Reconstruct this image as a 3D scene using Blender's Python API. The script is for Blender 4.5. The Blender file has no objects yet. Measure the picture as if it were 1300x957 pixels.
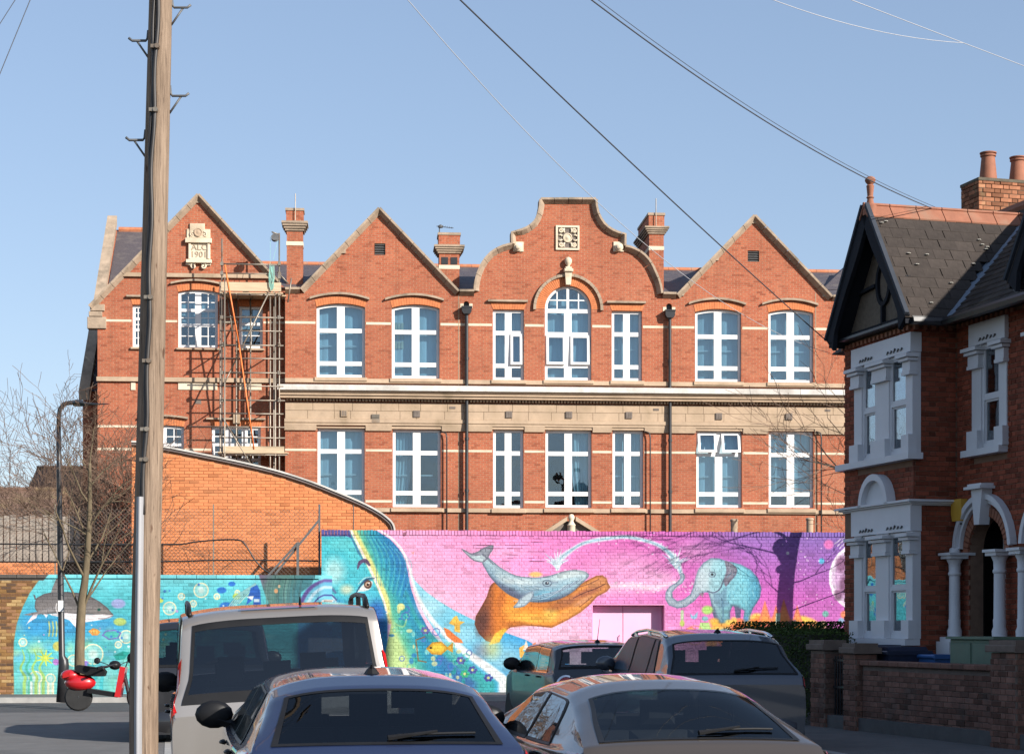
import bpy, bmesh, math, random
import numpy as np
from mathutils import Vector, Matrix, geometry

# ------------------------------------------------------------------ camera, sky, sun, exposure
scene = bpy.context.scene
COL = scene.collection
F, CX, HY, EYE = 2400.0, 650.0, 797.0, 1.6          # focal length in photo pixels, principal column, horizon row, eye height
cam_data = bpy.data.cameras.new("camera")
cam_data.sensor_width = 36.0
cam_data.lens = 36.0 * F / 1300.0
cam_data.shift_y = (HY - 478.5) / 1300.0
cam_data.clip_start, cam_data.clip_end = 0.1, 3000.0
cam = bpy.data.objects.new("camera", cam_data)
COL.objects.link(cam)
cam.location = (0, 0, EYE)
cam.rotation_euler = (math.radians(90), 0, 0)
scene.camera = cam

SUN_AZ, SUN_EL = math.radians(-39.5), math.radians(25.2)     # direction TO the sun: angle from +X, elevation
sun_dir = Vector((math.cos(SUN_AZ) * math.cos(SUN_EL), math.sin(SUN_AZ) * math.cos(SUN_EL), math.sin(SUN_EL)))
sun_data = bpy.data.lights.new("sun", 'SUN')
sun_data.energy, sun_data.angle, sun_data.color = 4.6, math.radians(0.53), (1.0, 0.94, 0.86)
sun = bpy.data.objects.new("sun", sun_data)
COL.objects.link(sun)
sun.rotation_euler = (-sun_dir).to_track_quat('-Z', 'Y').to_euler()
world = bpy.data.worlds.new("World")
scene.world = world
world.use_nodes = True
wn = world.node_tree.nodes
wl = world.node_tree.links
sky = wn.new('ShaderNodeTexSky')
sky.sky_type = 'NISHITA'
sky.sun_disc = False
sky.sun_elevation = SUN_EL
sky.sun_rotation = math.radians(90.0) - SUN_AZ
sky.altitude, sky.air_density, sky.dust_density, sky.ozone_density = 20.0, 1.0, 0.4, 2.2
wn['Background'].inputs[1].default_value = 0.14
gam = wn.new('ShaderNodeGamma'); gam.inputs[1].default_value = 0.63           # haze: evens out the gradient of the clear sky
tnt = wn.new('ShaderNodeMix'); tnt.data_type = 'RGBA'; tnt.blend_type = 'MULTIPLY'; tnt.inputs[0].default_value = 1.0
tnt.inputs[7].default_value = (0.97, 1.02, 1.14, 1)
wl.new(sky.outputs[0], gam.inputs[0]); wl.new(gam.outputs[0], tnt.inputs[6]); wl.new(tnt.outputs[2], wn['Background'].inputs[0])
vs = scene.view_settings
vs.view_transform, vs.look, vs.exposure, vs.gamma = 'Standard', 'None', 0.84, 1.0
vs.use_curve_mapping = False
scene.cycles.max_bounces = 6
scene.cycles.diffuse_bounces = 3
scene.cycles.glossy_bounces = 4
scene.cycles.transparent_max_bounces = 8
scene.cycles.caustics_reflective = False
scene.cycles.caustics_refractive = False

# ------------------------------------------------------------------ helpers
R = math.radians
rng = random.Random(7)


class Frame:
    """A wall plane: local X along the wall (to the right), local Y into the wall, Z up."""
    def __init__(s, ox, oy, deg, oz=0.0):
        s.o = Vector((ox, oy)); s.a = R(deg); s.oz = oz
        s.t = Vector((math.cos(s.a), math.sin(s.a))); s.n = Vector((-math.sin(s.a), math.cos(s.a)))

    def at(s, px, py, y=0.0):
        """photo pixel -> (x, z) on the plane local y"""
        d = (px - CX) / F
        D = (s.n.dot(s.o) + y) / (s.n.x * d + s.n.y)
        p = Vector((d * D, D)) - s.o
        return p.dot(s.t), EYE + (HY - py) / F * D - s.oz

    def x(s, px, y=0.0): return s.at(px, 600, y)[0]
    def z(s, py, px=650, y=0.0): return s.at(px, py, y)[1]
    def pts(s, seq, y=0.0): return [s.at(a, b, y) for a, b in seq]
    def world(s, x, y, z=0.0):
        p = s.o + s.t * x + s.n * y
        return Vector((p.x, p.y, z + s.oz))


def P(px, py, D): return Vector(((px - CX) / F * D, D, EYE + (HY - py) / F * D))


def link(o, parent=None):
    COL.objects.link(o)
    if parent is not None: o.parent = parent
    return o


def tag(o, label=None, cat=None, group=None, kind=None):
    if label: o['label'] = label
    if cat: o['category'] = cat
    if group: o['group'] = group
    if kind: o['kind'] = kind
    return o


def thing(name, label, cat, loc=(0, 0, 0), rz=0.0, group=None):
    o = bpy.data.objects.new(name, None)
    o.empty_display_size = 0.3
    o.location = loc
    o.rotation_euler = (0, 0, rz)
    return link(tag(o, label, cat, group))


def frame_thing(name, label, cat, fr, group=None):
    return thing(name, label, cat, (fr.o.x, fr.o.y, fr.oz), fr.a, group)


def copy_tree(o, parent=None):
    c = link(o.copy(), parent)
    for ch in list(o.children): copy_tree(ch, c)
    return c


class MB:
    def __init__(s): s.v = []; s.f = []; s.m = []; s.tint = []; s.tv = None; s.mi = 0
    def add(s, vs_, fs_):
        b = len(s.v)
        s.v.extend([tuple(p) for p in vs_])
        s.f.extend([tuple(i + b for i in f) for f in fs_])
        s.m.extend([s.mi] * len(fs_))
        if s.tv is not None: s.tint.extend([s.tv] * len(vs_))
        return s
    def box(s, x0, x1, y0, y1, z0, z1, M=None):
        v = [(x, y, z) for z in (z0, z1) for y in (y0, y1) for x in (x0, x1)]
        if M is not None: v = [M @ Vector(p) for p in v]
        return s.add(v, [(0, 2, 3, 1), (4, 5, 7, 6), (0, 1, 5, 4), (2, 6, 7, 3), (0, 4, 6, 2), (1, 3, 7, 5)])
    def bbox(s, x0, x1, y0, y1, z0, z1, b=0.01):
        """box with a chamfered front (y0) edge"""
        v = [(x0, y1, z0), (x1, y1, z0), (x1, y1, z1), (x0, y1, z1), (x0, y0 + b, z0), (x1, y0 + b, z0), (x1, y0 + b, z1), (x0, y0 + b, z1),
             (x0 + b, y0, z0 + b), (x1 - b, y0, z0 + b), (x1 - b, y0, z1 - b), (x0 + b, y0, z1 - b)]
        return s.add(v, [(0, 3, 2, 1), (0, 1, 5, 4), (1, 2, 6, 5), (2, 3, 7, 6), (3, 0, 4, 7), (4, 5, 9, 8), (5, 6, 10, 9), (6, 7, 11, 10), (7, 4, 8, 11), (8, 9, 10, 11)])
    def prism(s, poly, y0, y1, holes=(), axis='y', cap=True):
        """polygon(s) in (x, z) extruded along y from y0 (front) to y1"""
        loops = [list(poly)] + [list(h) for h in holes]
        tri = geometry.tessellate_polygon([[Vector((a, b, 0)) for a, b in l] for l in loops])
        flat = [p for l in loops for p in l]
        n = len(flat)
        A = [(a, y0, b) for a, b in flat]; B = [(a, y1, b) for a, b in flat]
        fs = []
        for t in tri:
            a, b, c = [Vector(flat[i]) for i in t]
            cr = (b - a).cross(c - a)
            t = t if cr > 0 else (t[0], t[2], t[1])
            if cap:
                fs.append(tuple(t)); fs.append((t[0] + n, t[2] + n, t[1] + n))
        k = 0
        for li, l in enumerate(loops):
            m = len(l)
            area = sum(l[i][0] * l[(i + 1) % m][1] - l[(i + 1) % m][0] * l[i][1] for i in range(m))
            for i in range(m):
                a, b = k + i, k + (i + 1) % m
                if (area > 0) == (li == 0): fs.append((a, a + n, b + n, b))
                else: fs.append((a, b, b + n, a + n))
            k += m
        return s.add(A + B, fs)
    def tube(s, path, r, n=6, cap=True):
        path = [Vector(p) for p in path]
        rs = r if isinstance(r, (list, tuple)) else [r] * len(path)
        vs_, fs_ = [], []
        up = None
        for i, p in enumerate(path):
            d = (path[min(i + 1, len(path) - 1)] - path[max(i - 1, 0)])
            if d.length < 1e-9: d = Vector((0, 0, 1))
            d.normalize()
            if up is None: up = d.orthogonal().normalized()
            up = (up - d * up.dot(d))
            if up.length < 1e-6: up = d.orthogonal()
            up.normalize()
            w = d.cross(up)
            for k in range(n):
                a = 2 * math.pi * k / n
                vs_.append(p + (up * math.cos(a) + w * math.sin(a)) * rs[i])
        for i in range(len(path) - 1):
            for k in range(n):
                a, b = i * n + k, i * n + (k + 1) % n
                fs_.append((a, b, b + n, a + n))
        if cap:
            fs_.append(tuple(range(n - 1, -1, -1)))
            fs_.append(tuple((len(path) - 1) * n + k for k in range(n)))
        return s.add(vs_, fs_)
    def bar(s, a, b, w, h, upv=(0, 0, 1)):
        """rectangular bar between two points"""
        a, b = Vector(a), Vector(b)
        d = (b - a).normalized(); u = Vector(upv); sd = d.cross(u).normalized(); u = sd.cross(d)
        vs_ = [q + sd * (i * w / 2) + u * (j * h / 2) for q in (a, b) for i, j in ((-1, -1), (1, -1), (1, 1), (-1, 1))]
        return s.add(vs_, [(3, 2, 1, 0), (4, 5, 6, 7), (0, 1, 5, 4), (1, 2, 6, 5), (2, 3, 7, 6), (3, 0, 4, 7)])
    def lathe(s, prof, c=(0, 0, 0), n=16, M=None):
        """profile [(r, z)] revolved round z"""
        c = Vector(c); vs_ = []; fs_ = []
        for r, z in prof:
            for k in range(n):
                a = 2 * math.pi * k / n
                p = Vector((r * math.cos(a), r * math.sin(a), z))
                vs_.append((M @ p if M is not None else p) + c)
        for i in range(len(prof) - 1):
            for k in range(n):
                a, b = i * n + k, i * n + (k + 1) % n
                fs_.append((a, b, b + n, a + n))
        fs_.append(tuple(range(n - 1, -1, -1))); fs_.append(tuple((len(prof) - 1) * n + k for k in range(n)))
        return s.add(vs_, fs_)
    def grid(s, rows, flip=False):
        nr, nc = len(rows), len(rows[0])
        fs_ = []
        for i in range(nr - 1):
            for j in range(nc - 1):
                q = (i * nc + j, i * nc + j + 1, (i + 1) * nc + j + 1, (i + 1) * nc + j)
                fs_.append(q[::-1] if flip else q)
        return s.add([p for r in rows for p in r], fs_)
    def mesh(s, name, mats, smooth=False):
        me = bpy.data.meshes.new(name)
        me.from_pydata(s.v, [], s.f)
        for m in (mats if isinstance(mats, (list, tuple)) else [mats]):
            if m is not None: me.materials.append(m)
        if any(s.m): me.polygons.foreach_set('material_index', s.m)
        if smooth: me.polygons.foreach_set('use_smooth', [True] * len(s.f))
        if s.tint:
            at = me.color_attributes.new('tint', 'FLOAT_COLOR', 'POINT')
            at.data.foreach_set('color', [c for t in s.tint for c in (t, t, t, 1.0)])
        me.update()
        return me
    def build(s, name, mats, parent=None, smooth=False, label=None, kind=None, auto=None):
        me = s.mesh(name, mats, smooth or auto is not None)
        if auto is not None: me.set_sharp_from_angle(angle=R(auto))
        o = link(bpy.data.objects.new(name, me), parent)
        if label: o['label'] = label
        if kind: o['kind'] = kind
        return o


def catmull(pts, n=8, closed=False):
    pts = [np.array(p, float) for p in pts]; out = []; m = len(pts)
    for i in range(m if closed else m - 1):
        if closed: a, b, c, d = pts[i - 1], pts[i], pts[(i + 1) % m], pts[(i + 2) % m]
        else: a, b, c, d = pts[max(i - 1, 0)], pts[i], pts[i + 1], pts[min(i + 2, m - 1)]
        for k in range(n):
            t = k / n
            out.append(tuple(0.5 * (2 * b + (c - a) * t + (2 * a - 5 * b + 4 * c - d) * t * t + (3 * b - a - 3 * c + d) * t ** 3)))
    if not closed: out.append(tuple(pts[-1]))
    return out


def arc_pts(cx, cz, r, a0, a1, n):
    return [(cx + r * math.cos(R(a0 + (a1 - a0) * i / n)), cz + r * math.sin(R(a0 + (a1 - a0) * i / n))) for i in range(n + 1)]


# ------------------------------------------------------------------ materials
MATS = {}


def ramp_mix(nt, fac, c1, c2):
    m = nt.nodes.new('ShaderNodeMix'); m.data_type = 'RGBA'
    nt.links.new(fac, m.inputs[0])
    for i, c in ((6, c1), (7, c2)):
        if hasattr(c, 'links'): nt.links.new(c, m.inputs[i])
        else: m.inputs[i].default_value = (*c, 1)
    return m.outputs[2]


def noise(nt, vec, scale, detail=4, rough=0.55, lo=0.3, hi=0.7):
    n = nt.nodes.new('ShaderNodeTexNoise')
    n.inputs['Scale'].default_value = scale; n.inputs['Detail'].default_value = detail; n.inputs['Roughness'].default_value = rough
    if vec is not None: nt.links.new(vec, n.inputs['Vector'])
    r = nt.nodes.new('ShaderNodeMapRange')
    r.inputs[1].default_value, r.inputs[2].default_value = lo, hi
    nt.links.new(n.outputs['Fac'], r.inputs[0])
    return r.outputs[0]


def math_n(nt, op, a, b):
    m = nt.nodes.new('ShaderNodeMath'); m.operation = op
    for i, q in enumerate((a, b)):
        if hasattr(q, 'links'): nt.links.new(q, m.inputs[i])
        else: m.inputs[i].default_value = q
    return m.outputs[0]


def new_mat(name):
    m = bpy.data.materials.new(name); m.use_nodes = True
    MATS[name] = m
    return m, m.node_tree, m.node_tree.nodes['Principled BSDF']


def mat(name, col, rough=0.7, vary=0.15, scale=3.0, col2=None, metal=0.0, bump=0.0, bscale=None, spec=0.5, coat=0.0, tint=False, stretch=None, stain=None, stain_scale=0.6):
    """principled with a two-scale noise colour, optional bump and stains"""
    m, nt, b = new_mat(name)
    tc = nt.nodes.new('ShaderNodeTexCoord'); vec = tc.outputs['Object']
    if stretch:
        mp = nt.nodes.new('ShaderNodeMapping'); mp.inputs['Scale'].default_value = stretch
        nt.links.new(vec, mp.inputs[0]); vec = mp.outputs[0]
    c1 = tuple(min(1, c * (1 - vary)) for c in col); c2 = col2 or tuple(min(1, c * (1 + vary)) for c in col)
    out = ramp_mix(nt, noise(nt, vec, scale, 6, 0.65), c1, c2)
    if stain:
        out = ramp_mix(nt, noise(nt, vec, stain_scale, 5, 0.6, 0.5, 0.72), out, stain)
    if tint:
        at = nt.nodes.new('ShaderNodeAttribute'); at.attribute_name = 'tint'
        mx = nt.nodes.new('ShaderNodeMix'); mx.data_type = 'RGBA'; mx.blend_type = 'MULTIPLY'; mx.inputs[0].default_value = 1.0
        nt.links.new(out, mx.inputs[6]); nt.links.new(at.outputs['Color'], mx.inputs[7]); out = mx.outputs[2]
    nt.links.new(out, b.inputs['Base Color'])
    b.inputs['Roughness'].default_value = rough; b.inputs['Metallic'].default_value = metal
    b.inputs['Specular IOR Level'].default_value = spec; b.inputs['Coat Weight'].default_value = coat
    b.inputs['Coat Roughness'].default_value = 0.03
    if bump:
        bp = nt.nodes.new('ShaderNodeBump'); bp.inputs['Strength'].default_value = 1.0; bp.inputs['Distance'].default_value = bump
        nt.links.new(noise(nt, vec, bscale or scale * 6, 5, 0.6, 0, 1), bp.inputs['Height'])
        nt.links.new(bp.outputs[0], b.inputs['Normal'])
    return m


def brick_mat(name, c1, c2, mortar, bw=0.225, rh=0.075, ms=0.006, offset=0.5, stain=(0.10, 0.06, 0.05), stain_amt=0.5, dark=(0.5, 0.5, 0.5), pale=None):
    m, nt, b = new_mat(name)
    tc = nt.nodes.new('ShaderNodeTexCoord')
    sp = nt.nodes.new('ShaderNodeSeparateXYZ'); nt.links.new(tc.outputs['Object'], sp.inputs[0])
    cb = nt.nodes.new('ShaderNodeCombineXYZ')
    nt.links.new(math_n(nt, 'ADD', sp.outputs[0], sp.outputs[1]), cb.inputs[0]); nt.links.new(sp.outputs[2], cb.inputs[1])
    br = nt.nodes.new('ShaderNodeTexBrick')
    br.offset = offset
    br.inputs['Scale'].default_value = 1.0; br.inputs['Brick Width'].default_value = bw; br.inputs['Row Height'].default_value = rh
    br.inputs['Mortar Size'].default_value = ms; br.inputs['Mortar Smooth'].default_value = 0.2; br.inputs['Bias'].default_value = 0.0
    br.inputs['Color1'].default_value = (*c1, 1); br.inputs['Color2'].default_value = (*c2, 1); br.inputs['Mortar'].default_value = (*mortar, 1)
    nt.links.new(cb.outputs[0], br.inputs['Vector'])
    # single burnt / pale bricks: a second brick pattern with the same layout
    br2 = nt.nodes.new('ShaderNodeTexBrick'); br2.offset = offset
    br2.inputs['Scale'].default_value = 1.0; br2.inputs['Brick Width'].default_value = bw; br2.inputs['Row Height'].default_value = rh
    br2.inputs['Mortar Size'].default_value = 0.0; br2.inputs['Bias'].default_value = 0.0
    br2.inputs['Color1'].default_value = (0, 0, 0, 1); br2.inputs['Color2'].default_value = (1, 1, 1, 1)
    mp = nt.nodes.new('ShaderNodeMapping'); mp.inputs['Location'].default_value = (bw * 40, rh * 62, 0)
    nt.links.new(cb.outputs[0], mp.inputs[0]); nt.links.new(mp.outputs[0], br2.inputs['Vector'])
    rg = nt.nodes.new('ShaderNodeMapRange'); rg.inputs[1].default_value, rg.inputs[2].default_value = 0.78, 1.0
    nt.links.new(br2.outputs['Color'], rg.inputs[0])
    mx = nt.nodes.new('ShaderNodeMix'); mx.data_type = 'RGBA'; mx.blend_type = 'MULTIPLY'
    nt.links.new(rg.outputs[0], mx.inputs[0]); nt.links.new(br.outputs['Color'], mx.inputs[6]); mx.inputs[7].default_value = (*dark, 1)
    out = mx.outputs[2]
    big = noise(nt, tc.outputs['Object'], 0.35, 6, 0.6, 0.35, 0.75)
    out2 = ramp_mix(nt, math_n(nt, 'MULTIPLY', big, stain_amt), out, stain)
    if pale:
        out2 = ramp_mix(nt, math_n(nt, 'MULTIPLY', noise(nt, tc.outputs['Object'], 0.5, 5, 0.7, 0.55, 0.8), 0.55), out2, pale)
    mpv = nt.nodes.new('ShaderNodeMapping'); mpv.inputs['Scale'].default_value = (1.6, 1.6, 0.16)      # rain streaks and soot running down
    nt.links.new(tc.outputs['Object'], mpv.inputs[0])
    out2 = ramp_mix(nt, math_n(nt, 'MULTIPLY', noise(nt, mpv.outputs[0], 1.3, 6, 0.7, 0.52, 0.82), 0.55), out2, tuple(c * 0.55 for c in stain))
    fine = noise(nt, tc.outputs['Object'], 14, 3, 0.6, 0.2, 0.8)
    mx2 = nt.nodes.new('ShaderNodeMix'); mx2.data_type = 'RGBA'; mx2.blend_type = 'MULTIPLY'
    mx2.inputs[0].default_value = 0.35
    nt.links.new(out2, mx2.inputs[6])
    g = nt.nodes.new('ShaderNodeCombineXYZ')
    for i in range(3): nt.links.new(fine, g.inputs[i])
    nt.links.new(g.outputs[0], mx2.inputs[7])
    nt.links.new(mx2.outputs[2], b.inputs['Base Color'])
    b.inputs['Roughness'].default_value = 0.85; b.inputs['Specular IOR Level'].default_value = 0.25
    bp = nt.nodes.new('ShaderNodeBump'); bp.inputs['Distance'].default_value = 0.012; bp.invert = True
    nt.links.new(br.outputs['Fac'], bp.inputs['Height']); nt.links.new(bp.outputs[0], b.inputs['Normal'])
    return m


def glass_mat(name, tintc=(0.75, 0.85, 0.9), refl=0.35, rough=0.01, graze=0.55, wavy=0.5):
    """clear window glass: part mirror of the sky, part see-through"""
    m, nt, b = new_mat(name)
    nt.nodes.remove(b)
    out = nt.nodes['Material Output']
    tr = nt.nodes.new('ShaderNodeBsdfTransparent'); tr.inputs[0].default_value = (*tintc, 1)
    tcg = nt.nodes.new('ShaderNodeTexCoord'); bpg = nt.nodes.new('ShaderNodeBump'); bpg.inputs['Distance'].default_value = 0.02; bpg.inputs['Strength'].default_value = wavy
    nt.links.new(noise(nt, tcg.outputs['Object'], 1.1, 2, 0.4, 0, 1), bpg.inputs['Height'])
    gl = nt.nodes.new('ShaderNodeBsdfGlossy'); gl.inputs['Roughness'].default_value = rough; gl.inputs[0].default_value = (0.9, 0.95, 1.0, 1)
    nt.links.new(bpg.outputs[0], gl.inputs['Normal'])
    fr = nt.nodes.new('ShaderNodeLayerWeight'); fr.inputs[0].default_value = 0.25
    f = math_n(nt, 'ADD', math_n(nt, 'MULTIPLY', fr.outputs['Fresnel'], graze), refl)
    mx = nt.nodes.new('ShaderNodeMixShader')
    nt.links.new(f, mx.inputs[0]); nt.links.new(tr.outputs[0], mx.inputs[1]); nt.links.new(gl.outputs[0], mx.inputs[2])
    nt.links.new(mx.outputs[0], out.inputs[0])
    return m


def brick_field(parent, name, mats, M, spans, z0, z1, y=0.0, depth=0.10, bl=0.215, bh=0.065, j=0.010, bond='stretcher', n_single=300, visible=None, seed=1, tints=(0.7, 1.25), proud=0.003, xoff=0.0):
    """real bricks laid in courses over the solid spans(z) -> [(x0, x1)] of a wall; M maps wall (x, y in, z) into the parent.
    mats: material. The n_single best seen are objects of their own, the rest one joined mesh."""
    rr = random.Random(seed)
    singles, rest = [], []
    z = z0; c = 0
    while z + bh <= z1 + 1e-6:
        lens = [bl] if bond == 'stretcher' else ([bl] if c % 2 == 0 else [bl / 2 - j / 2]) if bond == 'english' else [bl, bl / 2 - j / 2]
        off = {'stretcher': (c % 2) * (bl + j) / 2, 'english': (c % 2) * (bl + j) / 4, 'flemish': (c % 2) * (bl + j) * 0.75}[bond]
        for a, b in spans(z + bh / 2):
            per = sum(lens) + j * len(lens)
            x = math.floor((a - off - xoff) / per) * per + off + xoff; k = 0
            while x < b:
                L = lens[k % len(lens)]; k += 1
                xa, xb = max(x, a), min(x + L, b)
                if xb - xa > 0.03:
                    t = rr.uniform(*tints) if rr.random() > 0.12 else rr.uniform(tints[0] * 0.75, tints[0])
                    pr = rr.uniform(-proud, proud)
                    whole = abs((xb - xa) - L) < 1e-6
                    q = (xa, xb, z, t, pr, L)
                    (singles if whole and (visible is None or visible((xa + xb) / 2, z)) else rest).append(q)
                x += L + j
        z += bh + j; c += 1
    if len(singles) > n_single:
        mid = M.translation
        def key(q):
            w = M @ Vector(((q[0] + q[1]) / 2, y, q[2]))
            w = parent.matrix_basis @ w
            return (-round(q[5], 2), (w - Vector((0, 0, EYE))).length)
        singles.sort(key=key)
        rest += singles[n_single:]; singles = singles[:n_single]
    shared = {}
    for xa, xb, zz, t, pr, L in singles:
        ti = min(7, int((t - tints[0] * 0.75) / (tints[1] - tints[0] * 0.75 + 1e-6) * 8)); key = (round(L, 3), ti)
        if key not in shared:
            mb = MB(); mb.tv = tints[0] * 0.75 + (ti + 0.5) / 8 * (tints[1] - tints[0] * 0.75)
            mb.bbox(0, L, 0, depth, 0, bh, 0.004)
            shared[key] = mb.mesh('brick', mats)
        o = bpy.data.objects.new('brick', shared[key])
        o.matrix_local = M @ Matrix.Translation((xa, y + pr, zz))
        link(o, parent)
    mb = MB()
    for xa, xb, zz, t, pr, L in rest:
        mb.tv = t
        v = []
        q = MB(); q.bbox(xa, xb, y + pr, y + depth, zz, zz + bh, 0.004)
        mb.add([M @ Vector(p) for p in q.v], q.f)
    if rest: mb.build(name, mats, parent, kind='stuff')
    return len(singles), len(rest)
brick_mat('school_brick', (0.55, 0.165, 0.080), (0.47, 0.122, 0.060), (0.60, 0.38, 0.25), ms=0.007, stain=(0.22, 0.085, 0.05), stain_amt=0.45, dark=(0.70, 0.64, 0.62), pale=(0.54, 0.26, 0.155))
mat('rubbed_brick', (0.55, 0.185, 0.075), 0.8, 0.2, 6, spec=0.2)
mat('brick_joint', (0.20, 0.07, 0.035), 0.9, 0.1, 6, spec=0.1)
mat('tan_stone', (0.44, 0.325, 0.225), 0.85, 0.18, 2.2, spec=0.25, bump=0.006, stain=(0.27, 0.20, 0.13), stain_scale=1.1)
mat('coping_stone', (0.36, 0.275, 0.20), 0.9, 0.22, 3.0, spec=0.2, bump=0.008, stain=(0.17, 0.14, 0.105), stain_scale=1.6)
mat('cream_stone', (0.66, 0.56, 0.42), 0.85, 0.12, 3.0, spec=0.25, bump=0.005, stain=(0.42, 0.33, 0.23), stain_scale=1.5)
mat('lead_flashing', (0.54, 0.515, 0.47), 0.6, 0.2, 1.5, spec=0.3, bump=0.01, stain=(0.36, 0.33, 0.29), stain_scale=0.9)
mat('dark_stone', (0.16, 0.13, 0.11), 0.9, 0.3, 4.0)
mat('white_frame', (0.76, 0.75, 0.73), 0.45, 0.03, 2.0, stain=(0.66, 0.65, 0.62), stain_scale=0.8)
mat('school_slate', (0.085, 0.072, 0.078), 0.6, 0.3, 5.0, spec=0.4, bump=0.012, stretch=(3, 3, 9), stain=(0.14, 0.12, 0.11))
mat('clay_tile', (0.46, 0.17, 0.085), 0.8, 0.22, 5.0, spec=0.25, bump=0.004, stain=(0.33, 0.22, 0.15), stain_scale=2.5)
mat('black_iron', (0.022, 0.022, 0.024), 0.4, 0.3, 5.0, spec=0.5)
mat('grey_iron', (0.10, 0.10, 0.10), 0.5, 0.25, 5.0)
mat('grey_blind', (0.60, 0.66, 0.66), 0.8, 0.14, 1.2, stretch=(6, 6, 0.5))
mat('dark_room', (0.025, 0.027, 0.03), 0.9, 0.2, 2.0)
mat('blue_blind', (0.66, 0.75, 0.77), 0.8, 0.14, 1.2, stretch=(6, 6, 0.5))
mat('pale_curtain', (0.56, 0.64, 0.65), 0.8, 0.22, 1.2, stretch=(8, 8, 0.4))
mat('cream_print', (0.62, 0.58, 0.42), 0.8, 0.25, 8.0)
glass_mat('school_glass', (0.74, 0.88, 0.94), 0.10)
glass_mat('house_glass', (0.70, 0.76, 0.78), 0.22)
mat('galvanised', (0.27, 0.235, 0.19), 0.5, 0.2, 8.0, metal=0.55, stain=(0.17, 0.11, 0.07), stain_scale=4.0)
mat('orange_tube', (0.80, 0.20, 0.05), 0.55, 0.12, 4.0)
mat('scaffold_board', (0.52, 0.40, 0.26), 0.85, 0.2, 2.0, stretch=(0.6, 6, 6), stain=(0.34, 0.26, 0.17))
mat('green_rope', (0.25, 0.50, 0.42), 0.9, 0.2, 20)
# ================================================================== the school
S = Frame(0, 67, 4.5)
WY = 0.5                                             # the left wing stands half a metre behind the main front
school = frame_thing('school_building', 'red brick school with tall white windows, pointed gables and one curved gable', 'school', S)
M_ = MATS


def z650(py): return S.z(py, 650)


def seg_top(x0, x1, zs, rise, n=10):
    """points of a segmental head from right to left"""
    xc, hw = (x0 + x1) / 2, (x1 - x0) / 2
    return [(x1 + (x0 - x1) * i / n, zs + rise * (1 - ((x1 + (x0 - x1) * i / n - xc) / hw) ** 2)) for i in range(n + 1)]


def opening(x0, x1, z0, zs, rise=0.0, round_=False):
    if round_:
        return [(x0, z0), (x1, z0)] + arc_pts((x0 + x1) / 2, zs, (x1 - x0) / 2, 0, 180, 20)
    if rise > 0: return [(x0, z0), (x1, z0)] + seg_top(x0, x1, zs, rise)
    return [(x0, z0), (x1, z0), (x1, zs), (x0, zs)]


# name, px left, px right, springing row, sill row, rise rows, round, transom rows, kind of blind
WIN = [
    (401.7, 463.5, 389.9, 478.8, 4.6, False, (419.3, 461.0), 'blind'),
    (497.4, 558.0, 391.2, 480.3, 4.6, False, (421.2, 462.5), 'print'),
    (625.7, 665.3, 393.0, 482.2, 0, False, (422.3, 463.8), 'mix_open'),
    (691.8, 750.7, 392.5, 482.4, 29.4, True, (394.3, 424.0, 463.8), 'round'),
    (776.6, 815.0, 394.7, 483.2, 0, False, (424.0, 465.5), 'blind'),
    (882.5, 941.0, 396.5, 484.4, 4.2, False, (427.0, 467.0), 'blind'),
    (975.5, 1032.7, 397.2, 485.4, 4.2, False, (427.8, 468.0), 'blind'),
    (403.0, 463.0, 543.7, 643.0, 0, False, (572.5, 624.5), 'blind'),
    (498.6, 559.6, 545.0, 643.5, 0, False, (574.5, 625.5), 'curtain_left'),
    (626.0, 664.6, 545.4, 644.7, 0, False, (575.0, 626.5), 'dark'),
    (692.5, 751.0, 546.0, 644.3, 0, False, (575.5, 626.5), 'curtain_right'),
    (777.6, 816.8, 546.4, 644.3, 0, False, (575.5, 626.5), 'pale'),
    (884.0, 941.8, 547.4, 644.3, 0, False, (576.5, 627.0), 'blind_open'),
    (976.0, 1032.7, 547.4, 644.3, 0, False, (577.0, 627.0), 'pale'),
]


def clip_top(xa, xb, za, topf, n=6):
    """pane outline with a curved head given by topf(x)"""
    return [(xa, za), (xb, za)] + [(xb + (xa - xb) * i / n, topf(xb + (xa - xb) * i / n)) for i in range(n + 1)]


def poly_obj(name, poly, y0, y1, m, parent, holes=(), label=None):
    mb = MB(); mb.prism(poly, y0, y1, holes)
    return mb.build(name, m, parent, label=label)


def glaze(win, poly, y=0.155):
    poly_obj('pane', poly, y, y + 0.008, M_['school_glass'], win)


def folds(mb, x0, x1, z0, z1, y, amp=0.03, n=28, taper=0.0):
    rows = []
    for zz in (z0, z0 + (z1 - z0) * 0.5, z1):
        k = (zz - z0) / (z1 - z0)
        xe = x1 - taper * (1 - k) ** 2 * (x1 - x0)
        rows.append([(x0 + (xe - x0) * i / n, y + amp * math.sin(i * 1.9) + amp * 0.6 * math.sin(i * 0.77), zz) for i in range(n + 1)])
    mb.grid(rows)
    return mb


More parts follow.
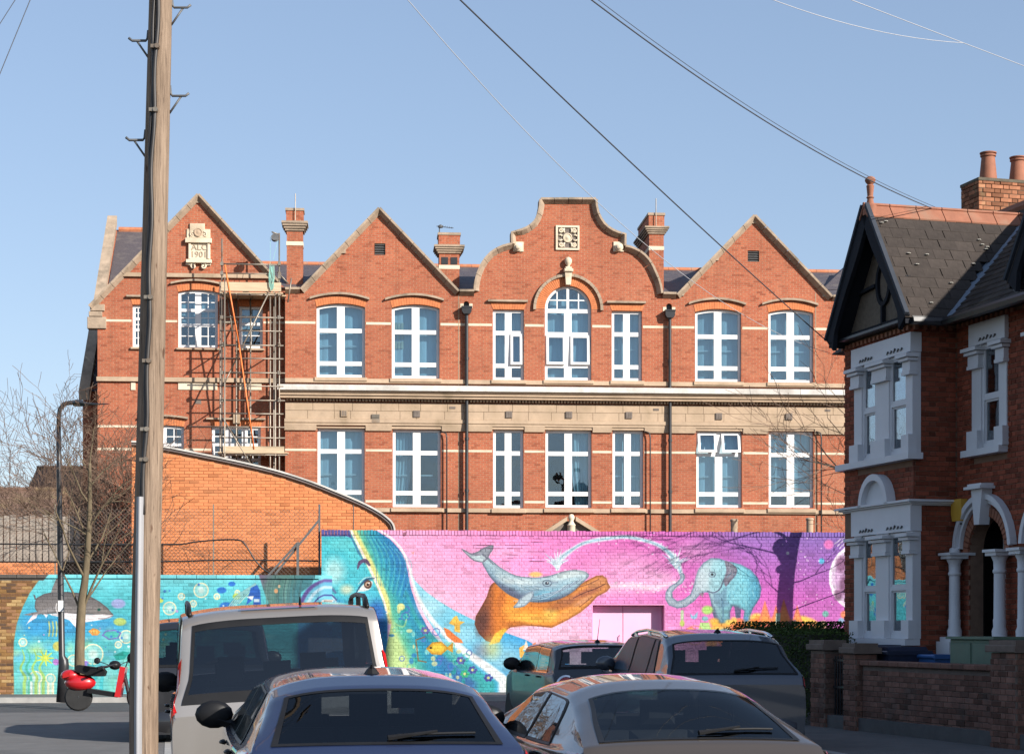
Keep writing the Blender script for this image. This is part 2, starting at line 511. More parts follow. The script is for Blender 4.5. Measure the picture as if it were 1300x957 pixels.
def school_window(px0, px1, pys, pyb, rise, rnd, trans, kind, y=0.0):
    xm = (px0 + px1) / 2
    x0, x1 = S.x(px0, y), S.x(px1, y)
    zs, z0 = S.at(xm, pys, y)[1], S.at(xm, pyb, y)[1]
    rz = S.at(xm, pys - rise, y)[1] - zs if rise else 0.0
    tz = [S.at(xm, p, y)[1] for p in trans]
    out = opening(x0 + 0.003, x1 - 0.003, z0 + 0.003, zs, rz - 0.004 if rz else 0, rnd)
    xc, hw = (x0 + x1) / 2, (x1 - x0) / 2
    wide = hw > 0.7
    fo, mu, tr = 0.10, 0.27 if wide else 0.24, 0.15
    holes = []
    if rnd:
        lz = tz[0] + 0.07
        rr_ = hw - 0.09
        bars_x = [xc - rr_ * 0.52, xc, xc + rr_ * 0.52]
        zmid = zs + rr_ * 0.45
        def arcz(x): return zs + math.sqrt(max(rr_ ** 2 - (x - xc) ** 2, 0.0))
        xs = [xc - rr_ + 0.02] + bars_x + [xc + rr_ - 0.02]
        for i in range(4):
            a = xs[i] + (0.02 if i != 2 else 0.045) * (i > 0); b = xs[i + 1] - (0.02 if i != 1 else 0.045) * (i < 3)
            lo = [(a, lz), (b, lz)]
            if i in (1, 2):
                holes.append([(a, lz), (b, lz), (b, zmid - 0.02), (a, zmid - 0.02)])
                holes.append(clip_top(a, b, zmid + 0.02, arcz))
            else:
                n = 6; top = [(b + (a - b) * k / n, max(min(arcz(b + (a - b) * k / n), zmid - 0.02), lz + 0.02)) for k in range(n + 1)]
                holes.append(lo + top)
                inner = b if i == 0 else a
                q = math.sqrt(rr_ ** 2 - (zmid + 0.02 - zs) ** 2)
                xe = xc - q if i == 0 else xc + q
                if abs(inner - xe) > 0.06:
                    pa, pb = min(inner, xe), max(inner, xe)
                    holes.append([(pa, zmid + 0.02), (pb, zmid + 0.02)] + [(pb + (pa - pb) * k / 5, max(arcz(pb + (pa - pb) * k / 5), zmid + 0.03)) for k in range(6)])
        tz = tz[1:]; ztop = [trans and S.at(xm, trans[0], y)[1] - 0.07]
        zt = ztop[0]
        topf = lambda x: zt
    else:
        topf = (lambda x: zs + rz * (1 - ((x - xc) / hw) ** 2) - fo) if rz else (lambda x: zs - fo)
    cols = [(x0 + fo, xc - mu / 2), (xc + mu / 2, x1 - fo)]
    rows = [(z0 + fo, tz[-1] - tr / 2)]
    for i in range(len(tz) - 1, 0, -1): rows.append((tz[i] + tr / 2, tz[i - 1] - tr / 2))
    rects = []
    for ci, (a, b) in enumerate(cols):
        for ri, (lo, hi) in enumerate(rows): rects.append((ci, ri, [(a, lo), (b, lo), (b, hi), (a, hi)]))
        rects.append((ci, len(rows), clip_top(a, b, tz[0] + tr / 2, topf)))
    holes += [q[2] for q in rects]
    mb = MB()
    mb.prism(out, y + 0.115, y + 0.19, holes)
    # raised glazing-bead and an opening sash frame round every light: real edges in front of the panes
    win = mb.build('window', M_['white_frame'], school)
    for h in holes: pass
    for ci, ri, p in rects:
        opened = (kind == 'blind_open' and ri == len(rows)) or (kind in ('mix_open',) and ri == 1 and ci == 1) or (kind == 'round' and ri == 1)
        if not opened:
            glaze(win, p, y + 0.15)
            continue
        xa, za = p[0]; xb, zb = p[2]
        ang = R(15 if kind == 'blind_open' else 2.5)
        mbs = MB(); fw = 0.045
        mbs.prism([(xa - .04, za - .04), (xb + .04, za - .04), (xb + .04, zb + .04), (xa - .04, zb + .04)], -0.035, 0.02, [[(xa + fw, za + fw), (xb - fw, za + fw), (xb - fw, zb - fw), (xa + fw, zb - fw)]])
        g = MB(); g.prism([(xa + fw - .01, za + fw - .01), (xb - fw + .01, za + fw - .01), (xb - fw + .01, zb - fw + .01), (xa + fw - .01, zb - fw + .01)], -0.012, -0.004)
        def tilt(q):
            yy, zz = q[1], q[2] - zb
            return (q[0], y + 0.10 + yy * math.cos(ang) + zz * math.sin(ang), zb + zz * math.cos(ang) - yy * math.sin(ang))
        mbs.v = [tilt(q) for q in mbs.v]; g.v = [tilt(q) for q in g.v]
        mbs.build('sash', M_['white_frame'], win); g.build('pane', M_['school_glass'], win)
    for h in holes[:len(holes) - len(rects)]: glaze(win, h, y + 0.15)
    # what hangs behind the glass
    zt = zs + (rz or 0) + 0.1
    yb = y + 0.42
    b = MB()
    if kind in ('blind', 'blind_open', 'round', 'mix_open', 'print'):
        zlow = z0 - 0.1 if kind != 'mix_open' else tz[-1] - 0.1
        folds(b, x0 - 0.15, x1 + 0.15, zlow, zt, yb, 0.012, 24)
        b.build('blind', M_['grey_blind' if int(px0) % 3 == 0 else 'blue_blind'], win)
    if kind == 'print':
        q = MB()
        for k in range(9):
            q.box(x0 + 0.12 + 0.11 * (k % 3), x0 + 0.20 + 0.11 * (k % 3), y + 0.36, y + 0.365, tz[0] - 0.55 + 0.33 * (k // 3), tz[0] - 0.29 + 0.33 * (k // 3))
        q.build('paper_print', M_['cream_print'], win)
    if kind == 'curtain_left':
        folds(b, x0 - 0.1, x0 + 0.75, z0 - 0.1, zt, yb, 0.04, 20, 0.35); b.build('curtain', M_['pale_curtain'], win)
    if kind == 'curtain_right':
        folds(b, x1 + 0.1, xc + 0.05, z0 - 0.1, zt, yb, 0.04, 20, 0.3); b.build('curtain', M_['pale_curtain'], win)
    if kind == 'pale':
        folds(b, x0 - 0.1, x1 + 0.1, z0 + (0.5 if px0 > 900 else 0.2), zt, yb, 0.035, 26); b.build('curtain', M_['pale_curtain'], win)
    if kind in ('blind', 'blind_open', 'curtain_left', 'pale') and not rnd:
        for a, c in cols:
            s_ = MB(); s_.box(a + 0.02, a + (c - a) * rng.uniform(.7, .95), y + 0.30, y + 0.33, tz[-1] + 0.62, tz[-1] + 0.66); s_.build('blind_rail', M_['white_frame'], win)
    return opening(x0, x1, z0, zs, rz, rnd)


holes_main = [school_window(*w) for w in WIN]

# ---- main wall
dutch_l = [(603.2, 370.5), (602.8, 366), (604, 357), (606.5, 347.5), (610.5, 338), (616, 329.5), (623, 322), (630, 317.5), (637.7, 314), (645, 312), (650.2, 310.8)]
dutch_u = [(650.2, 310.8), (649.7, 296.5), (661.7, 293.2), (668, 290.8), (673.7, 287), (678, 283), (681.2, 278), (684, 270), (685.6, 262), (686, 254)]
dutch_r = [(756, 254), (756.5, 262), (758.5, 271), (762.3, 279), (766.5, 285), (772, 290), (777.5, 293.6), (784, 296.3), (792.9, 298.6), (792.7, 313.5)]
dutch_r2 = [(792.7, 313.5), (799, 314.8), (805, 317), (811, 320), (817.5, 325), (823, 331), (828, 339), (832, 348), (835.5, 356), (838, 364.6), (839.4, 373.5)]
outline_px = [(362, 900), (1165, 900), (1165, 379), (1055, 377.5), (957, 274.5), (859, 375), (839.4, 373.5)] + dutch_r2[-2::-1] + dutch_r[-2::-1] + dutch_u[-1:0:-1] + dutch_l[::-1] + [(582, 370), (481.5, 265.5), (383, 367.5), (362, 367.5)]
outl = S.pts(outline_px)
outl[0] = (outl[0][0], 0.0); outl[1] = (outl[1][0], 0.0)
mw = MB()
# niches for the rain hoppers and the two gable vents
NICHE = [(586.5, 597.8, 381.5, 391), (843.8, 855.2, 384.5, 395.5)]
nh = []
for a, b, t, bt in NICHE:
    x0, x1 = S.x(a) + 0.06, S.x(b) - 0.06; nh.append(opening(x0, x1, S.at(a, bt)[1] - 0.1, S.at(a, t)[1] - 0.12, 0, True))
VENT = [(475.3, 489.2, 309, 324), (949.3, 963.8, 318, 332.5)]
vh = []
for a, b, t, bt in VENT:
    (x0, z1), (x1, z0) = S.at(a, t), S.at(b, bt); vh.append([(x0, z0), (x1, z0), (x1, z1), (x0, z1)])
mw.prism(outl, 0, 0.34, holes_main + nh + vh)
mw.build('wall', M_['school_brick'], school)
for (a, b, t, bt), h in zip(VENT, vh):
    (x0, z0), (x1, z1) = h[0], h[2]
    v = MB(); v.box(x0, x1, 0.10, 0.12, z0, z1)
    vent = v.build('attic_vent', M_['dark_stone'], school)
    l = MB()
    for k in range(5):
        zz = z0 + (z1 - z0) * (k + 0.5) / 5; l.bar((x0 + .01, 0.05, zz), (x1 - .01, 0.05, zz), 0.07, 0.015, (0, -0.6, 0.8))
    l.build('louvre', M_['grey_iron'], vent)
for h in nh:
    n_ = MB(); n_.prism([(p[0] * 1.0, p[1]) for p in h], 0.16, 0.18); n_.build('niche', M_['black_iron'], school)
    for sx, s in ((h[0][0], -1), (h[1][0], 1)):
        q = MB(); q.box(min(sx, sx + s * 0.12), max(sx, sx + s * 0.12), -0.012, 0.10, h[0][1] + 0.10, h[0][1] + 0.26); q.build('niche_stone', M_['cream_stone'], school)


# ---- copings: one stone after another along the parapet
def offset_path(path, d):
    out = []
    for i, p in enumerate(path):
        a, b = path[max(i - 1, 0)], path[min(i + 1, len(path) - 1)]
        t = Vector((b[0] - a[0], b[1] - a[1])).normalized()
        out.append((p[0] + t.y * -d, p[1] + t.x * d))
    return out


def coping(path, step=0.56, thick=0.205, y0=-0.20, y1=0.40, over=0.05, m='coping_stone', parent=school, yoff=0.0):
    """path runs so that up/outside is on its left"""
    ds = [0.0]
    for a, b in zip(path, path[1:]): ds.append(ds[-1] + math.dist(a, b))
    n = max(1, round(ds[-1] / step))
    top, mid, bot = offset_path(path, over), offset_path(path, over - .075), offset_path(path, over - thick)
    def at(pl, d):
        for i in range(len(ds) - 1):
            if d <= ds[i + 1] + 1e-9:
                t = (d - ds[i]) / max(ds[i + 1] - ds[i], 1e-9)
                return (pl[i][0] + (pl[i + 1][0] - pl[i][0]) * t, pl[i][1] + (pl[i + 1][1] - pl[i][1]) * t)
        return pl[-1]
    for k in range(n):
        a, b = ds[-1] * k / n + 0.008, ds[-1] * (k + 1) / n - 0.008
        mids = [d for d in ds if a + 0.02 < d < b - 0.02]
        dd = [a] + mids + [b]
        mb = MB(); j = rng.uniform(-0.012, 0.012); rows = []
        for d in dd:                                  # weathered top, square lip, splayed underside
            (ax, az), (bx_, bz_), (cx_, cz_) = at(top, d), at(mid, d), at(bot, d)
            rows.append([(ax, yoff + y1, az), (ax, yoff + y0 + j, az), (bx_, yoff + y0 + j, bz_), (cx_, yoff - .012, cz_), (cx_, yoff + y1, cz_), (ax, yoff + y1, az)])
        mb.grid(rows, flip=True); mb.add(rows[0][:5], [(0, 1, 2, 3, 4)]); mb.add(rows[-1][:5], [(4, 3, 2, 1, 0)])
        mb.build('coping_stone', M_[m], parent)


for pth in ([(362, 367.5), (381, 367.5)], [(382, 368.5), (481.5, 265.5)], [(481.5, 265.5), (582, 371)], [(583, 370.3), (602, 370.3)], dutch_l, dutch_u, [(686, 254), (756, 254)], dutch_r, dutch_r2,
            [(841, 373.5), (858, 373.8)], [(859, 375.5), (957, 274.5)], [(957, 274.5), (1055, 378)], [(1056, 377), (1165, 379)]):
    p = S.pts(pth)
    coping(p)


def stone_block(px0, px1, py0, py1, y0=-0.08, y1=0.3, m='coping_stone', name='kneeler_stone', y=0.0, b=0.012, parent=None, label=None):
    (x0, z1), (x1, z0) = S.at(px0, py0, y), S.at(px1, py1, y)
    mb = MB(); mb.bbox(x0, x1, y + y0, y + y1, z0, z1, b)
    return mb.build(name, M_[m], parent or school, label=label)


def kneeler(pts, y=0.0, y0=-0.06):
    mb = MB(); mb.prism(S.pts(pts, y), y + y0, y + 0.3); mb.build('kneeler_stone', M_['coping_stone'], school)


kneeler([(383, 367), (391, 367), (391, 359.5)]); kneeler([(575, 371), (583, 371), (575, 362)]); kneeler([(859, 376), (868, 376), (868, 366.5)]); kneeler([(1044, 377), (1054, 377), (1044, 366.5)])
kneeler([(431, 322), (439, 322), (439, 309.5)]); kneeler([(905, 331), (912, 331), (912, 320)]); kneeler([(527, 322), (527, 313), (535, 322)]); kneeler([(1001, 331), (1001, 320), (1010, 331)])
kneeler([(473, 274.5), (490, 274.5), (481.5, 266)]); kneeler([(948, 284), (966, 284), (957, 275)])
for x0, x1, sx in ((651.5, 664.5, 657.5), (778.5, 791.5, 785.5)):       # scroll blocks of the curved gable
    stone_block(x0, x1, 307.2, 320, -0.05, 0.3, 'cream_stone', 'scroll_block')
    (cx_, cz_) = S.at(sx, 314.5)
    mb = MB(); mb.lathe([(0.14, 0), (0.145, 0.10), (0.11, 0.12), (0.09, 0.12), (0.09, 0.17), (0.04, 0.19)], (cx_, -0.05, cz_), 14, Matrix.Rotation(R(90), 3, 'X'))
    mb.build('scroll', M_['cream_stone'], school)


# ---- string courses, cornice, frieze
def band(px0, px1, py0, py1, y0, m='tan_stone', name='string_course', y=0.0, ref=650, y1=0.05):
    x0, x1 = S.x(px0, y), S.x(px1, y)
    z1, z0 = S.at(ref, py0, y)[1], S.at(ref, py1, y)[1]
    mb = MB(); mb.box(x0, x1, y + y0, y + y1, z0, z1)
    return mb.build(name, M_[m], school)


upper = sorted([w for w in WIN if w[3] < 500], key=lambda w: w[0]); lower = sorted([w for w in WIN if w[3] > 500], key=lambda w: w[0])
def between(ws, a, b):
    xs = [a]
    for w in ws: xs += [w[0] - 1.2, w[1] + 1.2]
    xs.append(b)
    return [(xs[i], xs[i + 1]) for i in range(0, len(xs), 2) if xs[i + 1] - xs[i] > 1]


XR = 1165
for a, b in between(upper, 362, XR): band(a, b, 411.3, 414.4, -0.006, 'cream_stone', y1=0.03)
for a, b in between(lower, 362, XR): band(a, b, 571.4, 574.2, -0.006, 'cream_stone', y1=0.03)
for a, b in between(lower, 362, XR): band(a, b, 635.6, 638.4, -0.006, 'cream_stone', y1=0.03)
band(362, XR, 483.0, 488.2, -0.09, 'tan_stone', 'sill_course', y1=0.0)
band(362, XR, 645.6, 650.6, -0.09, 'tan_stone', 'sill_course', y1=0.0)
for w in upper: stone_block(w[0] - 2.5, w[1] + 2.5, w[3] + 0.4, w[3] + 5.4, -0.14, 0.11, 'tan_stone', 'window_sill')
for w in lower: stone_block(w[0] - 2.5, w[1] + 2.5, w[3] + 1.4, w[3] + 6.6, -0.14, 0.11, 'tan_stone', 'window_sill')
# cornice: lead-covered top, moulding, dentils
cz = [z650(p) for p in (492.2, 499.5, 501.6, 505.2, 508.6, 513.0, 534, 539.5, 541.8, 548.3)]
xl, xr = S.x(353), S.x(XR)
prof = [(-0.02, cz[0] + 0.05), (-0.50, cz[0] - 0.02), (-0.52, cz[1]), (-0.48, cz[1] - 0.02), (-0.02, cz[1] - 0.02)]
def along(prof, x0, x1, m, name, parent=school):
    n = len(prof); mb = MB()
    v = [(x0, a, b) for a, b in prof] + [(x1, a, b) for a, b in prof]
    f = [tuple(range(n)), tuple(range(2 * n - 1, n - 1, -1))] + [(i, i + n, (i + 1) % n + n, (i + 1) % n) for i in range(n)]
    mb.add(v, f); o = mb.build(name, M_[m], parent); 
    bm = bmesh.new(); bm.from_mesh(o.data); bmesh.ops.recalc_face_normals(bm, faces=bm.faces); bm.to_mesh(o.data); bm.free()
    return o
cornice = along(prof, xl, xr, 'lead_flashing', 'cornice')
along([(0, cz[1] - 0.02), (-0.44, cz[1] - 0.025), (-0.44, cz[2]), (-0.39, cz[2]), (-0.38, cz[3]), (-0.33, cz[3]), (-0.32, cz[4]), (0, cz[4])], xl + 0.06, xr, 'tan_stone', 'moulding', cornice)
d = MB(); xx = xl + 0.3
while xx < xr:
    d.box(xx, xx + 0.07, -0.20, -0.01, cz[5] + 0.04, cz[4] - 0.003); xx += 0.115
d.build('dentil', M_['tan_stone'], cornice, kind='stuff')
# frieze of large stones with the windows cutting into its lower mouldings
xs0 = S.x(362); fr_z0, fr_z1 = cz[6], cz[5] - 0.002
ncol = 34
for r in range(2):
    za, zb = fr_z0 + (fr_z1 - fr_z0) * r / 2, fr_z0 + (fr_z1 - fr_z0) * (r + 1) / 2
    x = xs0; k = 0
    while x < xr:
        L = 0.78 + 0.22 * math.sin(k * 2.3 + r); xe = min(x + L, xr)
        mb = MB(); mb.bbox(x + .004, xe - .004, -0.085 + rng.uniform(-.004, .004), 0.0, za + .004, zb - .004, 0.006)
        mb.build('frieze_stone', M_['tan_stone'], school); x = xe; k += 1
for a, b in between(lower, 361.2, XR):
    x0, x1 = S.x(a) , S.x(b)
    along([(0, cz[8]), (-0.10, cz[8]), (-0.07, cz[9]), (0, cz[9])], x0, x1, 'tan_stone', 'architrave')
along([(0, cz[6]), (-0.13, cz[6]), (-0.13, cz[7] + .03), (-0.10, cz[7]), (-0.10, cz[8] + .002), (0, cz[8] + .002)], S.x(361.2), xr, 'tan_stone', 'architrave')
for w in lower: band(w[0] - 1.3, w[1] + 1.3, 541.9, w[2] - .2, -0.06, 'tan_stone', 'lintel', ref=(w[0] + w[1]) / 2)
for px_, py_ in ((437, 525), (529, 525.7), (646, 526.5), (722, 527), (798, 527.4), (912, 528.8), (1001, 529.2)):
    mb = MB(); (x_, z_) = S.at(px_, py_); s_ = 0.115
    mb.prism([(x_ - s_, z_ - s_), (x_ + s_, z_ - s_), (x_ + s_, z_ + s_), (x_ - s_, z_ + s_)], -0.13, -0.07)
    b_ = mb.build('air_vent', M_['tan_stone'] if px_ < 500 else M_['dark_stone'], school)
    g_ = MB()
    for k in range(3): g_.box(x_ - 0.08 + k * 0.06, x_ - 0.045 + k * 0.06, -0.137, -0.13, z_ - 0.09, z_ + 0.09)
    g_.build('grille', M_['dark_stone'], b_)
for px_, py_ in ((574.5, 517.5), (832.5, 520), (1050, 521)):
    mb = MB(); (x_, z_) = S.at(px_, py_); mb.box(x_ - .1, x_ + .1, -0.1, -0.07, z_ - .045, z_ + .03); mb.build('air_vent', M_['dark_stone'], school)
mb = MB(); (x_, z_) = S.at(477, 531)
for k in range(6): mb.box(x_ - .14, x_ + .14, -0.135, -0.1, z_ - .15 + k * .05, z_ - .12 + k * .05)
mb.build('air_vent', M_['galvanised'], school)

# ---- arches and hood moulds over the upper windows
def arch_band(px0, px1, pys, rise, hb, y=0.0, splay=2.0):
    """orange rubbed-brick arch: voussoirs with recessed joints joined in one part"""
    xm = (px0 + px1) / 2
    x0, x1 = S.x(px0, y), S.x(px1, y); zs = S.at(xm, pys, y)[1]; rz = S.at(xm, pys - rise, y)[1] - zs if rise else 0
    h = S.at(xm, pys - hb, y)[1] - zs
    xc, hw = (x0 + x1) / 2, (x1 - x0) / 2; n = int(hw * 2 / 0.085)
    mb = MB(); e = 0.004
    for i in range(n):
        a, b = -1 + 2 * i / n, -1 + 2 * (i + 1) / n
        q = []
        for t, top in ((a, 0), (b, 0), (b, 1), (a, 1)):
            x = xc + t * hw + (t * splay / 2400 * 67 if top else 0)
            z = zs + 0.005 + rz * (1 - t * t) + (h if top else 0)
            q.append((x + (e if t == a else -e), z))
        mb.prism(q, y - 0.012, y + 0.02)
    mb.build('brick_arch', M_['rubbed_brick'], school)
    return xc, hw, zs, rz, h


def hood(px0, px1, pys, rise, th=2.6, y=0.0, m='coping_stone'):
    xm = (px0 + px1) / 2
    x0, x1 = S.x(px0, y), S.x(px1, y); zs = S.at(xm, pys, y)[1]; rz = (S.at(xm, pys - rise, y)[1] - zs) if rise else 0.0
    xc, hw = (x0 + x1) / 2, (x1 - x0) / 2; t = th / 2400 * 67
    lo = [(x0 + (x1 - x0) * i / 16, zs + rz * (1 - ((i / 8) - 1) ** 2)) for i in range(17)]
    mb = MB(); mb.prism(lo + [(a, b + t) for a, b in reversed(lo)], y - 0.12, y + 0.02)
    mb.build('hood_mould', M_[m], school)


for w in WIN[:2] + WIN[5:7]:
    arch_band(w[0], w[1], w[2], w[4], 8.6); hood(w[0] - 8.5, w[1] + 5.5, w[2] - 9.2, 6.5)
for w in (WIN[2], WIN[4]):
    arch_band(w[0], w[1], w[2], 0, 8.3, splay=3.2); hood(w[0] - 6.5, w[1] + 4.5, w[2] - 9.4, 0)
# round centre window
w = WIN[3]; xm = (w[0] + w[1]) / 2
cxw, czw = S.x(xm), S.at(xm, w[2])[1]; rin = (S.x(w[1]) - S.x(w[0])) / 2
mb = MB(); n = 44
for i in range(n):
    a0, a1 = 180 * i / n + 0.35, 180 * (i + 1) / n - 0.35
    mb.prism(arc_pts(cxw, czw, rin + 0.004, a0, a1, 1) + arc_pts(cxw, czw, rin + 0.315, a1, a0, 1), -0.012, 0.02)
mb.build('brick_arch', M_['rubbed_brick'], school)
n = 18
for i in range(n):
    a0, a1 = -2 + 184 * i / n + 0.25, -2 + 184 * (i + 1) / n - 0.25
    mb = MB(); mb.prism(arc_pts(cxw, czw, rin + 0.32, a0, a1, 2) + arc_pts(cxw, czw, rin + 0.42, a1, a0, 2), -0.11, 0.02); mb.build('hood_mould', M_['coping_stone'], school)
mb = MB(); kx = S.x(721)
kz = [S.at(721, p)[1] for p in (362.5, 346.5, 342.5, 339.8)]
mb.prism([(kx - 0.085, kz[0]), (kx + 0.085, kz[0]), (kx + 0.125, kz[1]), (kx - 0.125, kz[1])], -0.2, 0.02)
ks = mb.build('keystone', M_['cream_stone'], school)
mb = MB(); mb.bbox(kx - 0.16, kx + 0.16, -0.27, 0, kz[1], kz[2], 0.02); mb.bbox(kx - 0.11, kx + 0.11, -0.2, 0, kz[2], kz[3], 0.02); mb.build('capital', M_['cream_stone'], ks)
zb_ = S.at(721, 332)[1]
mb = MB(); mb.lathe([(0.05, kz[3] - zb_), (0.06, -0.16), (0.11, -0.1), (0.13, -0.03), (0.128, 0.04), (0.09, 0.10), (0.04, 0.13), (0.0, 0.135)], (kx, -0.10, zb_), 16); mb.build('ball_finial', M_['cream_stone'], ks, auto=60)

# carved panel in the curved gable
(pa, pz1), (pb, pz0) = S.at(705.5, 286.5), S.at(735.5, 318)
mb = MB(); mb.prism([(pa, pz0), (pb, pz0), (pb, pz1), (pa, pz1)], -0.06, 0.0, [[(pa + .07, pz0 + .07), (pb - .07, pz0 + .07), (pb - .07, pz1 - .07), (pa + .07, pz1 - .07)]])
panel = mb.build('carved_panel', M_['cream_stone'], school)
mb = MB(); mb.box(pa + .06, pb - .06, 0.02 - .024, -0.002, pz0 + .06, pz1 - .06); mb.build('panel_ground', M_['dark_stone'], panel)
pcx, pcz = (pa + pb) / 2, (pz0 + pz1) / 2; hs = (pb - pa) / 2 - 0.07
mb = MB(); mb.lathe([(0.165, 0), (0.165, 0.05), (0.135, 0.06), (0.13, 0.035), (0.10, 0.04), (0.06, 0.07), (0.0, 0.08)], (pcx, -0.005, pcz), 20, Matrix.Rotation(R(90), 3, 'X')); mb.build('rosette', M_['cream_stone'], panel, auto=50)
for sx in (-1, 1):
    for sz in (-1, 1):
        mb = MB()
        sp = [(pcx + sx * (hs * 0.66 + 0.10 * k / 16 * math.cos(k * 0.62)), -0.035, pcz + sz * (hs * 0.68 + 0.10 * k / 16 * math.sin(k * 0.62))) for k in range(17)]
        mb.tube(sp, 0.032, 6)
        mb.tube([(pcx + sx * hs * .34, -0.03, pcz + sz * hs * .95), (pcx + sx * hs * .42, -0.04, pcz + sz * hs * .7), (pcx + sx * hs * .3, -0.03, pcz + sz * hs * .5)], 0.03, 6)
        mb.tube([(pcx + sx * hs * .95, -0.03, pcz + sz * hs * .2), (pcx + sx * hs * .75, -0.04, pcz + sz * hs * .3), (pcx + sx * hs * .55, -0.03, pcz + sz * hs * .18)], 0.03, 6)
        mb.build('scrollwork', M_['cream_stone'], panel, smooth=True)

# ---- rain pipes
def rain_pipe(px, hop_top, hop_bot, zbot=0.0):
    x = S.x(px); zt, zb = S.at(px, hop_top)[1], S.at(px, hop_bot)[1]
    for za, zz, yy in ((cz[0] + 0.04, zb + .02, -0.13), (0.0, cz[4] - 0.03, -0.19)):
        mb = MB(); mb.tube([(x, yy, za), (x, yy, zz)], 0.062, 10)
        k = za + 0.9
        while k < zz: mb.tube([(x, yy, k), (x, yy, k + 0.10)], 0.078, 10); k += 1.83
        p = mb.build('rain_pipe', M_['black_iron'], school, auto=40)
    mb = MB(); mb.prism([(x - .17, zt), (x - .17, zb + .08), (x - .11, zb - .02), (x + .11, zb - .02), (x + .17, zb + .08), (x + .17, zt)], -0.27, -0.03)
    mb.box(x - .19, x + .19, -0.29, -0.02, zt - .03, zt + .02)
    mb.build('hopper', M_['black_iron'], school)
rain_pipe(592.2, 390.8, 399); rain_pipe(849.6, 395.3, 404)
for px_ in (567, 824.7, 1041.5):
    x = S.x(px_); z_ = S.at(px_, 553)[1]
    mb = MB(); mb.tube([(x - .22, 0.05, z_ + .13), (x - .16, -0.10, z_ + .13), (x - .03, -0.14, z_ + .08), (x, -0.14, z_ - .08), (x, -0.14, 0.0)], 0.028, 6); mb.build('waste_pipe', M_['black_iron'], school, smooth=True)
for px_ in (582.5, 1035.5):
    x = S.x(px_); mb = MB(); mb.box(x - .012, x + .012, -0.012, -0.002, 2.0, S.at(px_, 372)[1]); mb.build('lightning_tape', M_['tan_stone'], school)

# ---- ground-floor door pediment whose top shows above the painted wall
mb = MB()
pd = lambda pts: S.pts(pts, -0.5)
mb.prism(pd([(688, 676), (720, 655.5), (720, 661), (697, 676)]), -0.55, 0); mb.prism(pd([(764, 676), (731, 655.5), (731, 661), (755, 676)]), -0.55, 0)
ped = mb.build('door_pediment', M_['tan_stone'], school)
mb = MB(); mb.prism(pd([(700, 690), (700, 674), (720, 661), (731, 661), (752, 674), (752, 690)]), -0.36, 0); mb.build('tympanum', M_['dark_stone'], ped)
bx, bz = S.at(725.3, 656.5, -0.5)
mb = MB(); mb.lathe([(0.14, -0.75), (0.14, -0.3), (0.16, -0.28), (0.1, -0.2), (0.07, -0.12), (0.11, -0.05), (0.115, 0.02), (0.07, 0.1), (0, 0.12)], (bx, -0.5, bz), 14); mb.build('ball_finial', M_['cream_stone'], ped, auto=50)

# ---- roofs
def roof_prism(px0, px1, eave_py, ridge_z, y_e, y_r, y_b, name='roof', ridge=True):
    x0, x1 = S.x(px0, y_r), S.x(px1, y_r); ze = S.at((px0 + px1) / 2, eave_py, y_e)[1]
    mb = MB(); v = [(x, a, b) for x in (x0, x1) for a, b in ((y_e, ze), (y_r, ridge_z), (y_b, ze))]
    mb.add(v, [(0, 2, 1), (3, 4, 5), (0, 1, 4, 3), (1, 2, 5, 4), (0, 3, 5, 2)])
    r = mb.build(name, M_['school_slate'], school)
    if ridge:
        t = MB(); x = x0
        while x < x1:
            t.tube([(x, y_r, ridge_z + 0.0), (min(x + .44, x1), y_r, ridge_z)], 0.11, 8); x += 0.45
        t.build('ridge_tiles', M_['clay_tile'], r, kind='stuff')
    return r
rz_main = S.at(600, 339, 6)[1]
roof_prism(300, 1230, 371, rz_main, 0.36, 6, 11)
def gable_roof(apex, foot, y=0.36, yb=6.5, name='gable_roof'):
    a = S.at(*apex); l, r = S.at(*foot[0]), S.at(*foot[1])
    mb = MB(); mb.prism([(l[0], l[1] - .1), (r[0], r[1] - .1), (a[0], a[1] - .12)], y, yb); mb.build(name, M_['school_slate'], school)
gable_roof((481.5, 266.5), ((384, 369), (581, 371))); gable_roof((957, 275.5), ((860, 377), (1054, 379)))
mb = MB(); mb.prism([(p[0] * 0.985 + 0.015 * S.x(721), p[1] - 0.12) for p in S.pts(dutch_l + [(686, 300), (756, 300)] + dutch_r2)], 0.36, 5.5); mb.build('gable_roof', M_['school_slate'], school)
# dark hipped roof beyond the right-hand gable
x0, x1, xp = S.x(1040, 2), S.x(1120, 2), S.x(1082, 4.5)
zb_, zp_ = S.at(1045, 370, 2)[1], S.at(1080, 330, 4.5)[1]
mb = MB(); mb.add([(x0, 1.6, zb_), (x1, 1.6, zb_), (x1, 7.4, zb_), (x0, 7.4, zb_), (xp, 4.5, zp_)], [(0, 1, 4), (1, 2, 4), (2, 3, 4), (3, 0, 4), (0, 3, 2, 1)]); mb.build('hipped_roof', M_['school_slate'], school)
# body behind the front
bx0, bx1 = S.x(364), S.x(1160)
mb = MB(); mb.box(bx0, bx1, 10.6, 11.0, 0, S.z(380, 650)); mb.build('rear_wall', M_['school_brick'], school)
mb = MB(); mb.box(bx1 - .35, bx1, 0.34, 10.6, 0, S.z(380, 650)); mb.build('side_wall', M_['school_brick'], school)
mb = MB(); mb.box(bx0, bx0 + .3, 0.34, 10.6, 0, S.z(380, 650)); mb.build('side_wall', M_['school_brick'], school)
mb = MB(); zf = S.z(515, 650); mb.box(bx0 + .3, bx1 - .35, 1.6, 10.6, zf, zf + .3); mb.box(bx0 + .3, bx1 - .35, 3.2, 3.3, 0, S.z(385, 650)); mb.build('inner_wall', M_['dark_room'], school)

